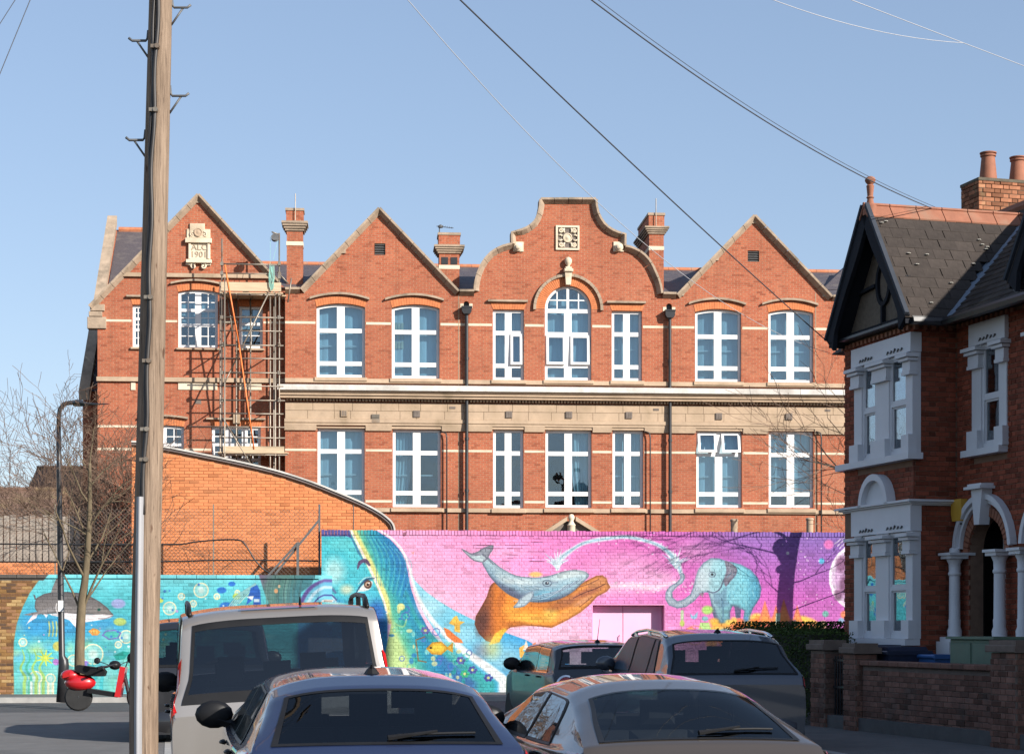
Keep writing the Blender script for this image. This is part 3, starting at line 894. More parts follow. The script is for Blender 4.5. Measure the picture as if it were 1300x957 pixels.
# ---- chimneys
def chimney(px0, px1, top, cap0, cap1, base, depth, yc, corb=6.0, vents=False, band_py=None):
    y0 = yc
    (x0, zt), (x1, zb) = S.at(px0, top, y0), S.at(px1, base, y0)
    zc1, zc0 = S.at(px0, cap0, y0)[1], S.at(px0, cap1, y0)[1]
    mb = MB(); mb.box(x0, x1, y0, y0 + depth, zb, zc0); mb.box(x0 - .02, x1 + .02, y0 - .02, y0 + depth + .02, zc1, zt)
    c = mb.build('chimney', M_['school_brick'], school)
    e = corb / 2400 * 67; h = zc1 - zc0
    mb = MB()
    for k, q in ((0, .3), (1, .55), (2, .8), (3, 1.0)):
        mb.box(x0 - e * q, x1 + e * q, y0 - e * q, y0 + depth + e * q, zc0 + h * k / 4, zc0 + h * (k + 1) / 4 - (.012 if k < 3 else 0))
    mb.build('corbel', M_['coping_stone'], c)
    mb = MB(); mb.box(x0 - .05, x1 + .05, y0 - .05, y0 + depth + .05, zt, zt + .09); mb.build('cap', M_['coping_stone'], c)
    if band_py:
        z1 = S.at(px0, band_py, y0)[1]; mb = MB(); mb.box(x0 - .015, x1 + .015, y0 - .015, y0 + depth + .015, z1 - .14, z1); mb.build('stone_band', M_['cream_stone'], c)
    if vents:
        for k in (0.27, 0.73):
            xv = x0 + (x1 - x0) * k; zv = zc0 - 0.28; mb = MB(); mb.box(xv - .12, xv + .12, y0 - .012, y0 + .02, zv - .12, zv + .14); mb.build('flue_vent', M_['black_iron'], c)
    return c
chimney(364.0, 384.4, 267.5, 281.3, 293, 372, 0.62, 1.2, 6.5, band_py=306.5)
c2 = chimney(557.6, 583.2, 298.5, 311.5, 321.5, 375, 0.8, 1.0, 6.5, vents=True, band_py=336.5)
chimney(824.2, 842.6, 273.5, 288, 297, 376, 2.6, 1.0, 6.5, band_py=312.5)
for px_, a, b, y_ in ((375, 246, 268, 1.1), (832.8, 252, 275, 0.9)):
    x_, z_ = S.at(px_, a, y_); mb = MB(); mb.tube([(x_, y_, S.at(px_, b + 12, y_)[1]), (x_, y_, z_)], 0.016, 5); mb.build('lightning_rod', M_['galvanised'], school)
x_, z_ = S.at(558, 300, 1.1)
mb = MB(); mb.tube([(x_, 1.2, z_ - .1), (x_, 1.2, z_ + .42)], 0.02, 6); mb.tube([(x_ - .1, 1.2, z_ + .38), (x_ + .5, 1.1, z_ + .30)], 0.014, 5); mb.lathe([(0.02, -.05), (0.09, -.03), (0.10, .03), (0.02, .08)], (x_ + .04, 1.2, z_ + .36), 8)
for k in range(5): mb.tube([(x_ + .12 + k * .08, 1.0, z_ + .37 - k * .012), (x_ + .12 + k * .08, 1.3, z_ + .37 - k * .012)], 0.007, 4)
tag(mb.build('television_aerial', M_['grey_iron'], None), 'small television aerial on top of the squat school chimney with two vents', 'aerial')
bpy.data.objects['television_aerial'].matrix_basis = school.matrix_basis.copy()

# ================================================================== left wing of the school
def wz(py, px=230): return S.at(px, py, WY)[1]
WWIN = [  # px0, px1, springing, sill, rise, lights, rows (glazing)
    (168.0, 196.0, 387.0, 440.5, 0, 2, 3), (226.0, 276.5, 371.0, 441.5, 3.0, 2, 3), (303.5, 333.6, 389.0, 442.0, 0, 1, 2),
    (181.0, 233.5, 541.5, 612.0, 1.8, 2, 3), (268.8, 331.0, 541.5, 612.0, 0, 3, 3)]
wing_holes = []
for i, (a, b, ts, bt, rise, lights, nrow) in enumerate(WWIN):
    xm = (a + b) / 2; x0, x1 = S.x(a, WY), S.x(b, WY); zs, z0 = S.at(xm, ts, WY)[1], S.at(xm, bt, WY)[1]
    rz = S.at(xm, ts - rise, WY)[1] - zs if rise else 0
    wing_holes.append(opening(x0, x1, z0, zs, rz))
    out = opening(x0 + .003, x1 - .003, z0 + .003, zs, rz - .004 if rz else 0)
    xc, hw = (x0 + x1) / 2, (x1 - x0) / 2
    fo, mu, tr = 0.10, 0.21, 0.10
    lw = (2 * hw - 2 * fo - mu * (lights - 1)) / lights
    holes, panes = [], []
    nz = 3 if nrow == 3 else 2
    cuts = [0, .40, .70, 1.0] if nz == 3 else [0, .60, 1.0]
    for l in range(lights):
        xa = x0 + fo + l * (lw + mu)
        for r in range(nz):
            za, zb = z0 + fo + (zs - z0 - 2 * fo) * cuts[r] + (tr / 2 if r else 0), z0 + fo + (zs - z0 - 2 * fo) * cuts[r + 1] - (tr / 2 if r < nz - 1 else 0)
            topf = (lambda x: zs + rz * (1 - ((x - xc) / hw) ** 2) - fo) if (rz and r == nz - 1) else (lambda x, q=zb: q)
            holes.append(clip_top(xa, xa + lw, za, topf, 5)); panes.append((xa, xa + lw, za, zb))
    mb = MB(); mb.prism(out, WY + .10, WY + .18, holes)
    win = mb.build('window', M_['white_frame'], school)
    bars = MB()
    for h, (pa_, pb_, za, zb) in zip(holes, panes):
        glaze(win, h, WY + .14)
        xm_ = (pa_ + pb_) / 2; bars.box(xm_ - .016, xm_ + .016, WY + .118, WY + .139, za, h[-1][1]); zm = (za + zb) / 2; bars.box(pa_, pb_, WY + .12, WY + .139, zm - .016, zm + .016)
    bars.build('glazing_bar', M_['white_frame'], win)
    if i in (1, 2):
        b_ = MB(); folds(b_, x0 - .1, x1 + .1, z0 + (.9 if i == 1 else .5), zs + rz + .1, WY + .45, 0.012, 18); b_.build('blind', M_['blue_blind'], win)
wing_px = [(123.8, 900), (364, 900), (364, 366), (354, 360), (252, 248.5), (118, 387), (123.8, 392)]
wo = S.pts(wing_px, WY); wo[0] = (wo[0][0], 0); wo[1] = (wo[1][0], 0)
mb = MB(); mb.prism(wo, WY, WY + .34, wing_holes); mb.build('wall', M_['school_brick'], school)
coping(S.pts([(114, 390), (252, 248)], WY), yoff=WY); coping(S.pts([(252, 248), (354, 359)], WY), yoff=WY)
for a, b, c_, d_ in ((114.5, 133, 386.5, 395), (113, 130, 395.5, 402), (111, 135, 402.5, 417.5)): stone_block(a, b, c_, d_, -0.07, 0.3, 'coping_stone', 'kneeler_stone', WY)
kneeler([(243, 258), (261, 258), (252, 249)], WY)
def wband(a, b, p0, p1, y0, m='tan_stone', name='string_course'):
    x0, x1 = S.x(a, WY), S.x(b, WY); mb = MB(); mb.box(x0, x1, WY + y0, WY + .02, wz(p1), wz(p0)); return mb.build(name, M_[m], school)
wband(154, 344, 347.6, 352.4, -0.10); wband(123, 364, 479.6, 485.0, -0.10, name='sill_course')
for a, b in ((135, 167), (197.5, 225), (277.5, 302.5), (334.5, 364)): wband(a, b, 406.6, 409.4, -0.006, 'cream_stone')
for a, b in ((123.8, 180), (234.5, 268), (332, 364)): wband(a, b, 569, 572, -0.006, 'cream_stone')
wband(123.8, 180, 540.3, 543, -0.006, 'cream_stone')
for a, b in ((166, 172), (226, 276), (303, 332)): stone_block(a, b, 485.4, 495.4, -0.03, 0.02, 'cream_stone', 'apron_stone', WY)
for (a, b, ts, bt, rise, l, n_) in WWIN[:3]: stone_block(a - 2, b + 2, bt + .4, bt + 3.4, -.10, .11, 'tan_stone', 'window_sill', WY)
arch_band(226, 276.5, 371.0, 3.0, 7.5, WY); hood(217, 281, 361.5, 4.2, 2.4, WY)
arch_band(168, 196, 387, 0, 8, WY); hood(161, 200, 377.5, 0, 2.4, WY)
arch_band(303.5, 333.6, 389, 0, 8, WY); hood(298, 339, 379, 0, 2.4, WY)
arch_band(181, 233.5, 541.5, 1.8, 8.6, WY); hood(176, 239, 532, 3, 2.4, WY)
arch_band(268.8, 331, 541.5, 0, 8, WY); hood(262, 337, 533, 0, 2.4, WY)
stone_block(296, 305, 525.5, 539, -.15, .02, 'tan_stone', 'keystone', WY)
stone_block(247.5, 255.5, 507, 513, -.012, .02, 'dark_stone', 'air_vent', WY)
# salt stains left as white runs of dried lime on the brickwork
# ---- dated plaque
pl = lambda a, b, c_, d_, y0, m='cream_stone', nm='plaque_block', par=None: stone_block(a, b, c_, d_, y0, 0.02, m, nm, WY, 0.01, par)
plaque = pl(239, 267, 304.5, 330, -0.06, nm='date_plaque')
pl(235.5, 269, 303.0, 309.5, -0.16, nm='plaque_cornice', par=plaque)
pl(239.5, 242.5, 309.8, 329.5, -0.11, nm='plaque_pilaster', par=plaque); pl(263.5, 266.5, 309.8, 329.5, -0.11, nm='plaque_pilaster', par=plaque)
pl(236.5, 269, 330.2, 335, -0.17, nm='plaque_sill', par=plaque)
pl(241, 260, 284, 302.8, -0.07, nm='plaque_crest', par=plaque); pl(237, 267, 291, 302.8, -0.045, nm='plaque_crest', par=plaque)
sx, sz = S.at(252, 295.5, WY)
mb = MB(); mb.lathe([(0.15, 0), (0.155, .04), (0.12, .05), (0.10, .03), (0.0, .05)], (sx, WY - .07, sz), 18, Matrix.Rotation(R(90), 3, 'X')); mb.build('crest_boss', M_['tan_stone'], plaque, auto=50)
for s in (-1, 1):
    mb = MB()
    mb.tube([(sx + s * (.22 + .09 * k / 12 * math.cos(k * .7)), WY - .07, sz - .08 + .10 * k / 12 * math.sin(k * .7)) for k in range(13)], .026, 6)
    (qx, qz) = S.at(252, 338.5, WY)
    mb.tube([(qx + s * (.17 + .11 * k / 12 * math.cos(k * .62)), WY - .08, qz + .11 * k / 12 * math.sin(k * .62)) for k in range(13)], .034, 6)
    mb.tube([(qx + s * .44, WY - .06, qz + .07), (qx + s * .28, WY - .07, qz + .05), (qx + s * .1, WY - .07, qz + .08)], .03, 6)
    mb.build('scrollwork', M_['cream_stone'], plaque, smooth=True)
mat('letter_stone', (0.34, 0.27, 0.19), 0.9, 0.2, 5.0)
def letters(text, px, py, size, y, parent, m, depth=0.012, name='lettering', align='CENTER', rot=None):
    cu = bpy.data.curves.new('lettering', 'FONT'); cu.body = text; cu.size = size; cu.extrude = depth; cu.align_x = align; cu.align_y = 'CENTER'; cu.resolution_u = 2
    tmp = bpy.data.objects.new('tmp', cu); COL.objects.link(tmp)
    dg = bpy.context.evaluated_depsgraph_get(); me = bpy.data.meshes.new_from_object(tmp.evaluated_get(dg)); bpy.data.objects.remove(tmp)
    me.materials.clear(); me.materials.append(M_[m])
    o = bpy.data.objects.new(name, me); x, z = S.at(px, py, y); o.location = (x, y, z); o.rotation_euler = (R(90), 0, 0)
    return link(o, parent)
letters('ALC', 253, 314.2, 0.30, WY - .066, plaque, 'letter_stone'); letters('1901', 252.5, 323.4, 0.30, WY - .066, plaque, 'letter_stone')
# ---- roof and far-left end gable of the wing
xg = S.x(103, 1.7); yr = 9.0
zr_ = S.at(150, 292, yr)[1]; ze_ = S.at(112, 497, 1.8)[1]
x1 = S.x(262, yr)
mb = MB(); v = [(x, a, b) for x in (xg + .35, x1) for a, b in ((1.7, ze_), (yr, zr_), (16.3, ze_))]
mb.add(v, [(0, 2, 1), (3, 4, 5), (0, 1, 4, 3), (1, 2, 5, 4), (0, 3, 5, 2)]); rr_ = mb.build('roof', M_['school_slate'], school)
t = MB(); x = xg + .4
while x < x1: t.tube([(x, yr, zr_), (min(x + .44, x1), yr, zr_)], .12, 8); x += .45
t.build('ridge_tiles', M_['clay_tile'], rr_, kind='stuff')
nst = 15
for k in range(nst):
    a, b = k / nst, (k + 1) / nst
    ya, yb = 1.4 + (yr - 1.4) * a, 1.4 + (yr - 1.4) * b; za, zb = ze_ - .15 + (zr_ + .55 - ze_) * a, ze_ - .15 + (zr_ + .55 - ze_) * b
    mb = MB(); g_ = .008
    mb.add([(x, y_, z_) for x in (xg - .04, xg + .33) for y_, z_ in ((ya + g_, za - .2), (yb - g_, zb - .2), (yb - g_, zb + .16), (ya + g_, za + .16))], [(0, 1, 2, 3), (7, 6, 5, 4), (0, 4, 5, 1), (1, 5, 6, 2), (2, 6, 7, 3), (3, 7, 4, 0)])
    mb.build('coping_stone', M_['coping_stone'], school)
mb = MB(); mb.add([(x, y_, z_) for x in (xg + .05, xg + .36) for y_, z_ in ((1.75, 0), (1.75, ze_ - .1), (yr, zr_), (16.2, ze_ - .1), (16.2, 0))], [(4, 3, 2, 1, 0), (5, 6, 7, 8, 9), (0, 1, 6, 5), (1, 2, 7, 6), (2, 3, 8, 7), (3, 4, 9, 8)]); mb.build('end_wall', M_['school_brick'], school)
mb = MB(); mb.box(xg + .36, S.x(364, 2), 1.8, 2.1, 0, ze_ + .2); mb.build('wall', M_['school_brick'], school)
a = S.at(252, 251, WY); l, r = S.at(120, 392, WY), S.at(352, 362, WY)
mb = MB(); mb.prism([(l[0] + .1, l[1] - .1), (r[0], r[1] - .1), (a[0], a[1] - .1)], WY + .34, WY + 8.5); mb.build('gable_roof', M_['school_slate'], school)
mb = MB(); mb.box(S.x(126, WY), S.x(128, WY), WY + .34, 1.8, 0, wz(395)); mb.build('side_wall', M_['school_brick'], school)
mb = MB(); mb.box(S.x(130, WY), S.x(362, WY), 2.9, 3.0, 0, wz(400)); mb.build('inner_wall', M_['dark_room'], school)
# ================================================================== the painted walls: mural colours worked out in numpy, in photo pixel positions
W = Frame(0, 44, 5.5)                                # tall painted wall
LY = -0.28                                           # the low wall stands a little in front of it
RES = 110.0


class Canvas:
    def __init__(s, fr, y, px0, px1, z1, z0=0.0):
        s.fr, s.y = fr, y
        s.x0, s.x1, s.z0, s.z1 = fr.x(px0, y), fr.x(px1, y), z0, z1
        s.w, s.h = int((s.x1 - s.x0) * RES), int((z1 - z0) * RES)
        X = s.x0 + (np.arange(s.w) + .5) / RES; Z = z0 + (np.arange(s.h) + .5) / RES
        wx = fr.o.x + fr.t.x * X + fr.n.x * y; wy = fr.o.y + fr.t.y * X + fr.n.y * y
        s.PX = np.broadcast_to(CX + F * wx / wy, (s.h, s.w)); s.PY = np.minimum(HY - F * (Z[:, None] - EYE) / wy[None, :], 866.0)
        s.px_row = s.PX[0]; s.py_col = s.PY[:, s.w // 2]
        s.img = np.ones((s.h, s.w, 3)); s.r = np.random.RandomState(5)
    def sl(s, xa, xb, ya, yb):
        j0, j1 = np.searchsorted(s.px_row, [xa, xb]); i = np.where((s.py_col > ya - 2) & (s.py_col < yb + 2))[0]
        if j1 <= j0 or len(i) == 0: return None
        return slice(i[0], i[-1] + 1), slice(j0, j1)
    def blend(s, q, a, col, X=None, Y=None):
        c = np.array(col(X, Y) if callable(col) else col, float)
        if c.max() > 1.5: c = c / 255.0
        s.img[q] = s.img[q] * (1 - a[..., None]) + c * a[..., None]
    def fill(s, col, alpha=1.0):
        c = col(s.PX, s.PY) / 255.0 if callable(col) else np.array(col) / 255.0
        s.img[:] = s.img * (1 - alpha) + c * alpha
    def _dist(s, X, Y, pts, closed):
        d = np.full(X.shape, 1e9); T = np.zeros(X.shape); n = len(pts); acc = 0.0
        segs = [(pts[i], pts[(i + 1) % n]) for i in range(n if closed else n - 1)]
        tot = sum(math.dist(a, b) for a, b in segs) or 1
        for a, b in segs:
            L2 = (b[0] - a[0]) ** 2 + (b[1] - a[1]) ** 2 or 1e-9
            t = np.clip(((X - a[0]) * (b[0] - a[0]) + (Y - a[1]) * (b[1] - a[1])) / L2, 0, 1)
            e = np.hypot(X - a[0] - t * (b[0] - a[0]), Y - a[1] - t * (b[1] - a[1]))
            m = e < d; d = np.where(m, e, d); T = np.where(m, (acc + t * math.sqrt(L2)) / tot, T); acc += math.sqrt(L2)
        return d, T
    def poly(s, pts, col, soft=0.8, alpha=1.0, curve=False, edge=None, edge_w=3.0, edge_a=0.7):
        if curve: pts = catmull(pts, 4, True)
        xs, ys = [p[0] for p in pts], [p[1] for p in pts]
        q = s.sl(min(xs) - soft, max(xs) + soft, min(ys) - soft, max(ys) + soft)
        if q is None: return
        X, Y = s.PX[q], s.PY[q]
        ins = np.zeros(X.shape, bool); n = len(pts)
        for i in range(n):
            (xa, ya), (xb, yb) = pts[i], pts[(i + 1) % n]
            if ya == yb: continue
            ins ^= ((Y > min(ya, yb)) & (Y <= max(ya, yb)) & (X < xa + (Y - ya) * (xb - xa) / (yb - ya)))
        d, _ = s._dist(X, Y, pts, True); sd = np.where(ins, d, -d)
        a = np.clip(0.5 + sd / soft, 0, 1) * alpha
        s.blend(q, a, col, X, Y)
        if edge is not None: s.blend(q, np.where(ins, np.exp(-(d / edge_w) ** 2), 0) * edge_a * alpha, edge)
    def stroke(s, pts, w, col, alpha=1.0, soft=0.7, curve=True):
        if curve and len(pts) > 2: pts = catmull(pts, 5)
        wm = max(w) if isinstance(w, (list, tuple)) else w
        xs, ys = [p[0] for p in pts], [p[1] for p in pts]
        q = s.sl(min(xs) - wm, max(xs) + wm, min(ys) - wm, max(ys) + wm)
        if q is None: return
        d, T = s._dist(s.PX[q], s.PY[q], pts, False)
        ww = np.interp(T, np.linspace(0, 1, len(w)), w) if isinstance(w, (list, tuple)) else w
        s.blend(q, np.clip(0.5 + (ww / 2 - d) / soft, 0, 1) * alpha, col, s.PX[q], s.PY[q])
    def blob(s, cx, cy, rx, ry, col, alpha=1.0, soft=0.5, ang=0.0):
        m = max(rx, ry) * (1.3 + soft)
        q = s.sl(cx - m, cx + m, cy - m, cy + m)
        if q is None: return
        X, Y = s.PX[q] - cx, s.PY[q] - cy; c_, s_ = math.cos(ang), math.sin(ang)
        r = np.hypot((X * c_ + Y * s_) / rx, (-X * s_ + Y * c_) / ry)
        s.blend(q, np.clip((1 + soft / 2 - r) / max(soft, 1e-3), 0, 1) * alpha, col, s.PX[q], s.PY[q])
    def ring(s, cx, cy, r, w, col, alpha=1.0, ry=None):
        s.stroke([(cx + r * math.cos(t), cy + (ry or r) * math.sin(t)) for t in np.linspace(0, 2 * math.pi, 22)], w, col, alpha, curve=False)
    def noise(s, scale, seed=0, oct=4):
        r = np.random.RandomState(seed); out = np.zeros((s.h, s.w)); amp = 1.0; tot = 0
        for o in range(oct):
            c = max(2.0, scale / 2 ** o * RES / 52.0)
            gh, gw = int(s.h / c) + 3, int(s.w / c) + 3; g = r.rand(gh, gw)
            yi, xi = np.arange(s.h) / c, np.arange(s.w) / c; y0, x0 = yi.astype(int), xi.astype(int); fy, fx = (yi - y0)[:, None], (xi - x0)[None]
            fy, fx = fy * fy * (3 - 2 * fy), fx * fx * (3 - 2 * fx)
            a = g[np.ix_(y0, x0)]; b = g[np.ix_(y0, x0 + 1)]; c2 = g[np.ix_(y0 + 1, x0)]; e = g[np.ix_(y0 + 1, x0 + 1)]
            out += amp * ((a * (1 - fx) + b * fx) * (1 - fy) + (c2 * (1 - fx) + e * fx) * fy); tot += amp; amp *= 0.55
        return out / tot
    def image(s, name):
        n = s.noise(3, 99, 3)[..., None]; n2 = s.noise(40, 98, 3)[..., None]
        px = np.clip(s.img * (0.90 + 0.16 * n) * (0.95 + 0.08 * n2), 0, 1)
        im = bpy.data.images.new(name, s.w, s.h, alpha=False)
        buf = np.ones((s.h, s.w, 4), np.float32); buf[..., :3] = px
        im.pixels.foreach_set(buf.ravel()); im.update(); im.pack()
        return im


def lerp_cols(t, stops):
    ts = [q[0] for q in stops]
    return np.stack([np.interp(t, ts, [q[1][k] for q in stops]) for k in range(3)], -1)


# ------------------------------------------------------------------ tall wall
ztop = W.at(740, 674.0)[1]
TX0, TX1 = 408.0, 1120.0
cv = Canvas(W, 0.0, TX0, TX1, ztop + 0.02)
nz = cv.noise(60, 1, 4); n2 = cv.noise(22, 2, 4)
def sky_paint(X, Y):
    t = np.clip((X - 520) / 560, 0, 1); v = np.clip((Y - 674) / 170, 0, 1)
    top = lerp_cols(t, [(0, (246, 170, 212)), (.25, (240, 140, 200)), (.5, (226, 112, 190)), (.62, (205, 110, 190)), (.75, (150, 108, 186)), (1, (128, 104, 186))])
    mid = lerp_cols(t, [(0, (249, 196, 222)), (.25, (247, 168, 210)), (.5, (238, 140, 204)), (.7, (216, 96, 180)), (.85, (205, 100, 188)), (1, (196, 100, 190))])
    low = lerp_cols(t, [(0, (250, 205, 226)), (.3, (251, 220, 232)), (.55, (248, 200, 226)), (.75, (240, 160, 210)), (1, (233, 140, 206))])
    v = v[..., None]
    return np.where(v < .5, top * (1 - v * 2) + mid * v * 2, mid * (2 - v * 2) + low * (v * 2 - 1))
cv.fill(sky_paint)
cv.img *= (0.93 + 0.14 * nz)[..., None]
# soft pink clouds over the door
for x, y, rx, ry, a in ((800, 722, 40, 18, .35), (770, 745, 60, 10, .35), (840, 735, 24, 10, .4), (880, 700, 20, 12, .25), (690, 790, 60, 22, .3), (640, 700, 30, 8, .2)): cv.blob(x, y, rx, ry, (253, 226, 236), a, 1.2)
cv.stroke([(775, 745), (800, 743), (830, 746), (860, 738)], [2, 8, 8, 3], (252, 236, 240), .6, 6)
for k in range(60):
    x, y = cv.r.uniform(760, 880), cv.r.uniform(738, 752); cv.blob(x, y, cv.r.uniform(.8, 2.2), 1, (254, 240, 244), .5)
# left-hand face and cloak
teal = lambda X, Y: lerp_cols(np.clip((Y - 672) / 190 + (X - 450) / 500, 0, 1), [(0, (70, 188, 200)), (.4, (84, 200, 214)), (.7, (60, 160, 205)), (1, (66, 150, 196))])
cv.poly([(404, 668), (445, 668), (460, 700), (478, 740), (492, 775), (492, 872), (404, 872)], teal, 1)
for x, y, rx, ry, c, a in ((424, 725, 13, 16, (200, 230, 225), .75), (440, 748, 8, 6, (226, 224, 190), .8), (450, 700, 10, 20, (100, 215, 220), .6), (425, 770, 14, 10, (40, 110, 180), .5), (478, 775, 12, 12, (40, 90, 180), .7), (470, 792, 20, 14, (60, 90, 175), .6), (432, 690, 18, 8, (110, 205, 205), .6), (458, 760, 12, 10, (110, 205, 225), .6)): cv.blob(x, y, rx, ry, c, a, 1.0)
cv.poly([(404, 668), (442, 668), (447, 683), (440, 680.5), (404, 680.5)], (84, 82, 148), 1)
cv.stroke([(446, 682), (455, 700), (464, 716)], [2, 3, 1], (60, 110, 160), .7)
# rainbow stripe, then the teal and blue sweep of the cloak
sweep = lambda X, Y: lerp_cols(np.clip((X - (446 + (Y - 672) * .42)) / 56, 0, 1), [(0, (196, 222, 150)), (.15, (96, 190, 160)), (.4, (50, 160, 180)), (.7, (40, 130, 182)), (1, (64, 120, 176))])
cv.poly([(443, 666), (470, 668), (482, 676), (495, 684), (507, 697), (515, 712), (518, 728), (522, 748), (530, 772), (545, 800), (570, 830), (605, 858), (625, 872), (480, 872), (497, 790), (486, 752), (468, 716), (452, 688)], sweep, 1)
cv.stroke([(446, 668), (456, 688), (470, 716), (482, 742), (491, 765), (495, 790)], [7, 8, 9, 9, 8, 4], (236, 226, 140), .9, 3)
cv.stroke([(443, 668), (453, 688), (467, 716), (479, 742), (488, 765), (491, 778)], [2.5, 3, 3, 3, 2.5, 2], (252, 240, 226), 1)
for k in range(14):
    x0_ = 462 + k * 3.6; cv.stroke([(x0_, 674 + k * 2.0), (x0_ + 14, 705 + k), (x0_ + 16 - k, 740 + k * 1.5)], 1.4, (110, 205, 205) if k % 2 else (30, 110, 170), .4)
cv.stroke([(472, 668), (483, 674), (497, 683), (509, 696), (517, 712), (521, 728)], [1.5, 2.5, 3, 3, 2.5, 2], (250, 236, 240), .9)
# blue wave with the white crest running down to the right
blue = lambda X, Y: lerp_cols(np.clip((X - 520) / 190 + (Y - 790) / 300, 0, 1), [(0, (150, 214, 232)), (.4, (112, 200, 228)), (.7, (70, 172, 222)), (1, (52, 150, 214))])
cv.poly([(520, 724), (527, 737), (540, 750), (556, 762), (576, 774), (600, 786), (622, 796), (640, 802), (668, 812), (700, 830), (728, 846), (745, 872), (620, 872), (590, 845), (560, 812), (540, 782), (528, 752)], blue, 1)
cv.blob(640, 836, 30, 18, (190, 226, 226), .6, 1.2); cv.blob(590, 806, 24, 14, (190, 230, 240), .5, 1.2); cv.blob(545, 770, 16, 12, (200, 234, 240), .5, 1.0)
cv.stroke([(521, 722), (524, 738), (531, 758), (545, 782), (565, 805), (592, 828), (620, 848), (650, 872)], [2, 4, 5, 6, 8, 10, 12, 14], (244, 246, 244), .95, 3)
cv.stroke([(516, 752), (528, 784), (546, 808), (575, 834), (606, 858), (625, 872)], [2, 5, 9, 12, 14, 16], (60, 180, 170), .8, 6)
for k in range(70):                                   # sea flowers, dots and bubbles on the cloak
    x = cv.r.uniform(486, 600); y = cv.r.uniform(max(770, 775 + (x - 520) * .7), 868)
    c = [(110, 205, 170), (40, 120, 190), (230, 224, 160), (90, 110, 190), (150, 220, 210), (30, 150, 150)][k % 6]
    if k % 3 == 0: cv.ring(x, y, cv.r.uniform(2, 5), 1.2, c, .8)
    else: cv.blob(x, y, cv.r.uniform(1.2, 4), cv.r.uniform(1.2, 4), c, .75, .4)
cv.blob(509, 770, 5, 4.5, (228, 226, 150), .95, .3); cv.stroke([(494, 778), (500, 790), (512, 795), (516, 786)], 2, (170, 224, 160), .8)
cv.poly([(541, 823), (549, 815), (560, 814), (568, 821), (575, 815), (575, 828), (568, 824), (560, 831), (548, 830)], (240, 208, 70), .8, edge=(190, 120, 30)); cv.blob(547, 822, 1.4, 1.4, (60, 40, 20))
cv.stroke([(539, 808), (528, 812), (531, 838), (541, 840)], 1.6, (150, 90, 50), .8, curve=False)
for x, y, c in ((540, 800, (110, 90, 170)), (585, 838, (96, 84, 170)), (600, 850, (80, 70, 160)), (590, 855, (60, 190, 120)), (620, 860, (70, 60, 150))):
    for t in range(6): cv.blob(x + 4 * math.cos(t), y + 3.4 * math.sin(t), 2, 1.8, c, .85, .3)
    cv.blob(x, y, 1.8, 1.8, (230, 220, 140), .9, .3)
# eye and brow
cv.stroke([(454, 722), (457, 714), (464, 711.5), (469, 717)], [1.5, 4.5, 5, 3], (96, 74, 112), .95)
cv.poly([(453.5, 752), (459, 744), (466, 738.5), (473, 738), (470, 747), (463, 750), (456, 750.5)], (236, 238, 234), .8, curve=True)
cv.blob(467, 741.5, 5, 5.6, (96, 66, 56), 1, .15); cv.blob(466.5, 741.5, 2.8, 3, (226, 190, 160), .9, .3); cv.blob(467, 742, 1.5, 1.6, (30, 22, 24)); cv.blob(468.6, 739.8, 1, 1, (255, 255, 255))
cv.stroke([(452, 753), (457, 744), (465, 735.5), (475, 734)], [1, 2, 2.6, 1.5], (44, 70, 110), .9)
cv.stroke([(455, 741), (463, 733.5), (472, 732)], 1.1, (220, 236, 240), .8)
# nose-side curve of the second face on the left edge
cv.stroke([(404, 746), (414, 750), (424, 760), (430, 775)], [6, 5, 3, 2], (210, 226, 232), .8, 2); cv.poly([(404, 770), (408, 760), (416, 757), (424, 762), (418, 768)], (236, 236, 232), .8); cv.blob(416, 762.5, 4.6, 4.6, (110, 84, 70), 1, .2); cv.blob(416, 762.5, 2, 2, (40, 26, 24)); cv.stroke([(404, 768), (410, 757), (419, 754), (427, 761)], 2, (70, 80, 140), .9)
cv.stroke([(404, 736), (415, 741), (426, 752)], [5, 4, 2], (110, 80, 150), .7, 2)
# little orange figures riding the wave
cv.poly([(563, 796), (570, 799), (578, 806), (586, 812), (588, 816), (577, 815), (567, 807)], (240, 130, 66), .8); cv.poly([(576, 783), (580, 781), (583, 788), (590, 789), (584, 793), (584, 803), (577, 801), (577, 794), (570, 791)], (248, 196, 84), .8)
cv.poly([(659, 822), (666, 818), (664, 826), (674, 830), (669, 836), (660, 834)], (248, 190, 90), .8); cv.poly([(676, 817), (680, 815), (681, 820), (676, 821)], (240, 120, 80), .8); cv.poly([(668, 812), (672, 826), (664, 824)], (250, 230, 210), .8)
cv.blob(757, 815, 5.5, 6, (246, 170, 130), .9, .5); cv.ring(757, 815, 5.5, 1.2, (236, 130, 110), .8)
# the hand
hand = [(622, 744), (626, 739.5), (632, 738), (640, 745), (652, 754), (668, 762), (690, 764), (712, 759), (728, 750), (737, 741), (748, 735), (757, 730.5), (765, 730), (770, 734), (772, 740), (775, 745), (770, 751), (758, 757), (750, 766), (737, 777), (720, 787), (706, 794), (700, 796.5), (685, 795), (664, 793.5), (648, 796), (640, 802), (636, 811), (628, 816.5), (617, 813), (608, 804), (602.5, 792), (604, 782), (611, 770), (618, 757)]
def hand_col(X, Y):
    t = np.clip((X - 604) / 46, 0, 1); c = lerp_cols(t, [(0, (112, 66, 52)), (.35, (150, 84, 52)), (.55, (216, 122, 48)), (1, (240, 150, 56))])
    u = np.clip((X - 700) / 70, 0, 1)[..., None]; c = c * (1 - u) + np.array((222, 148, 84)) * u
    return c
cv.poly(hand, hand_col, 1, edge=(120, 66, 40), edge_w=2.4)
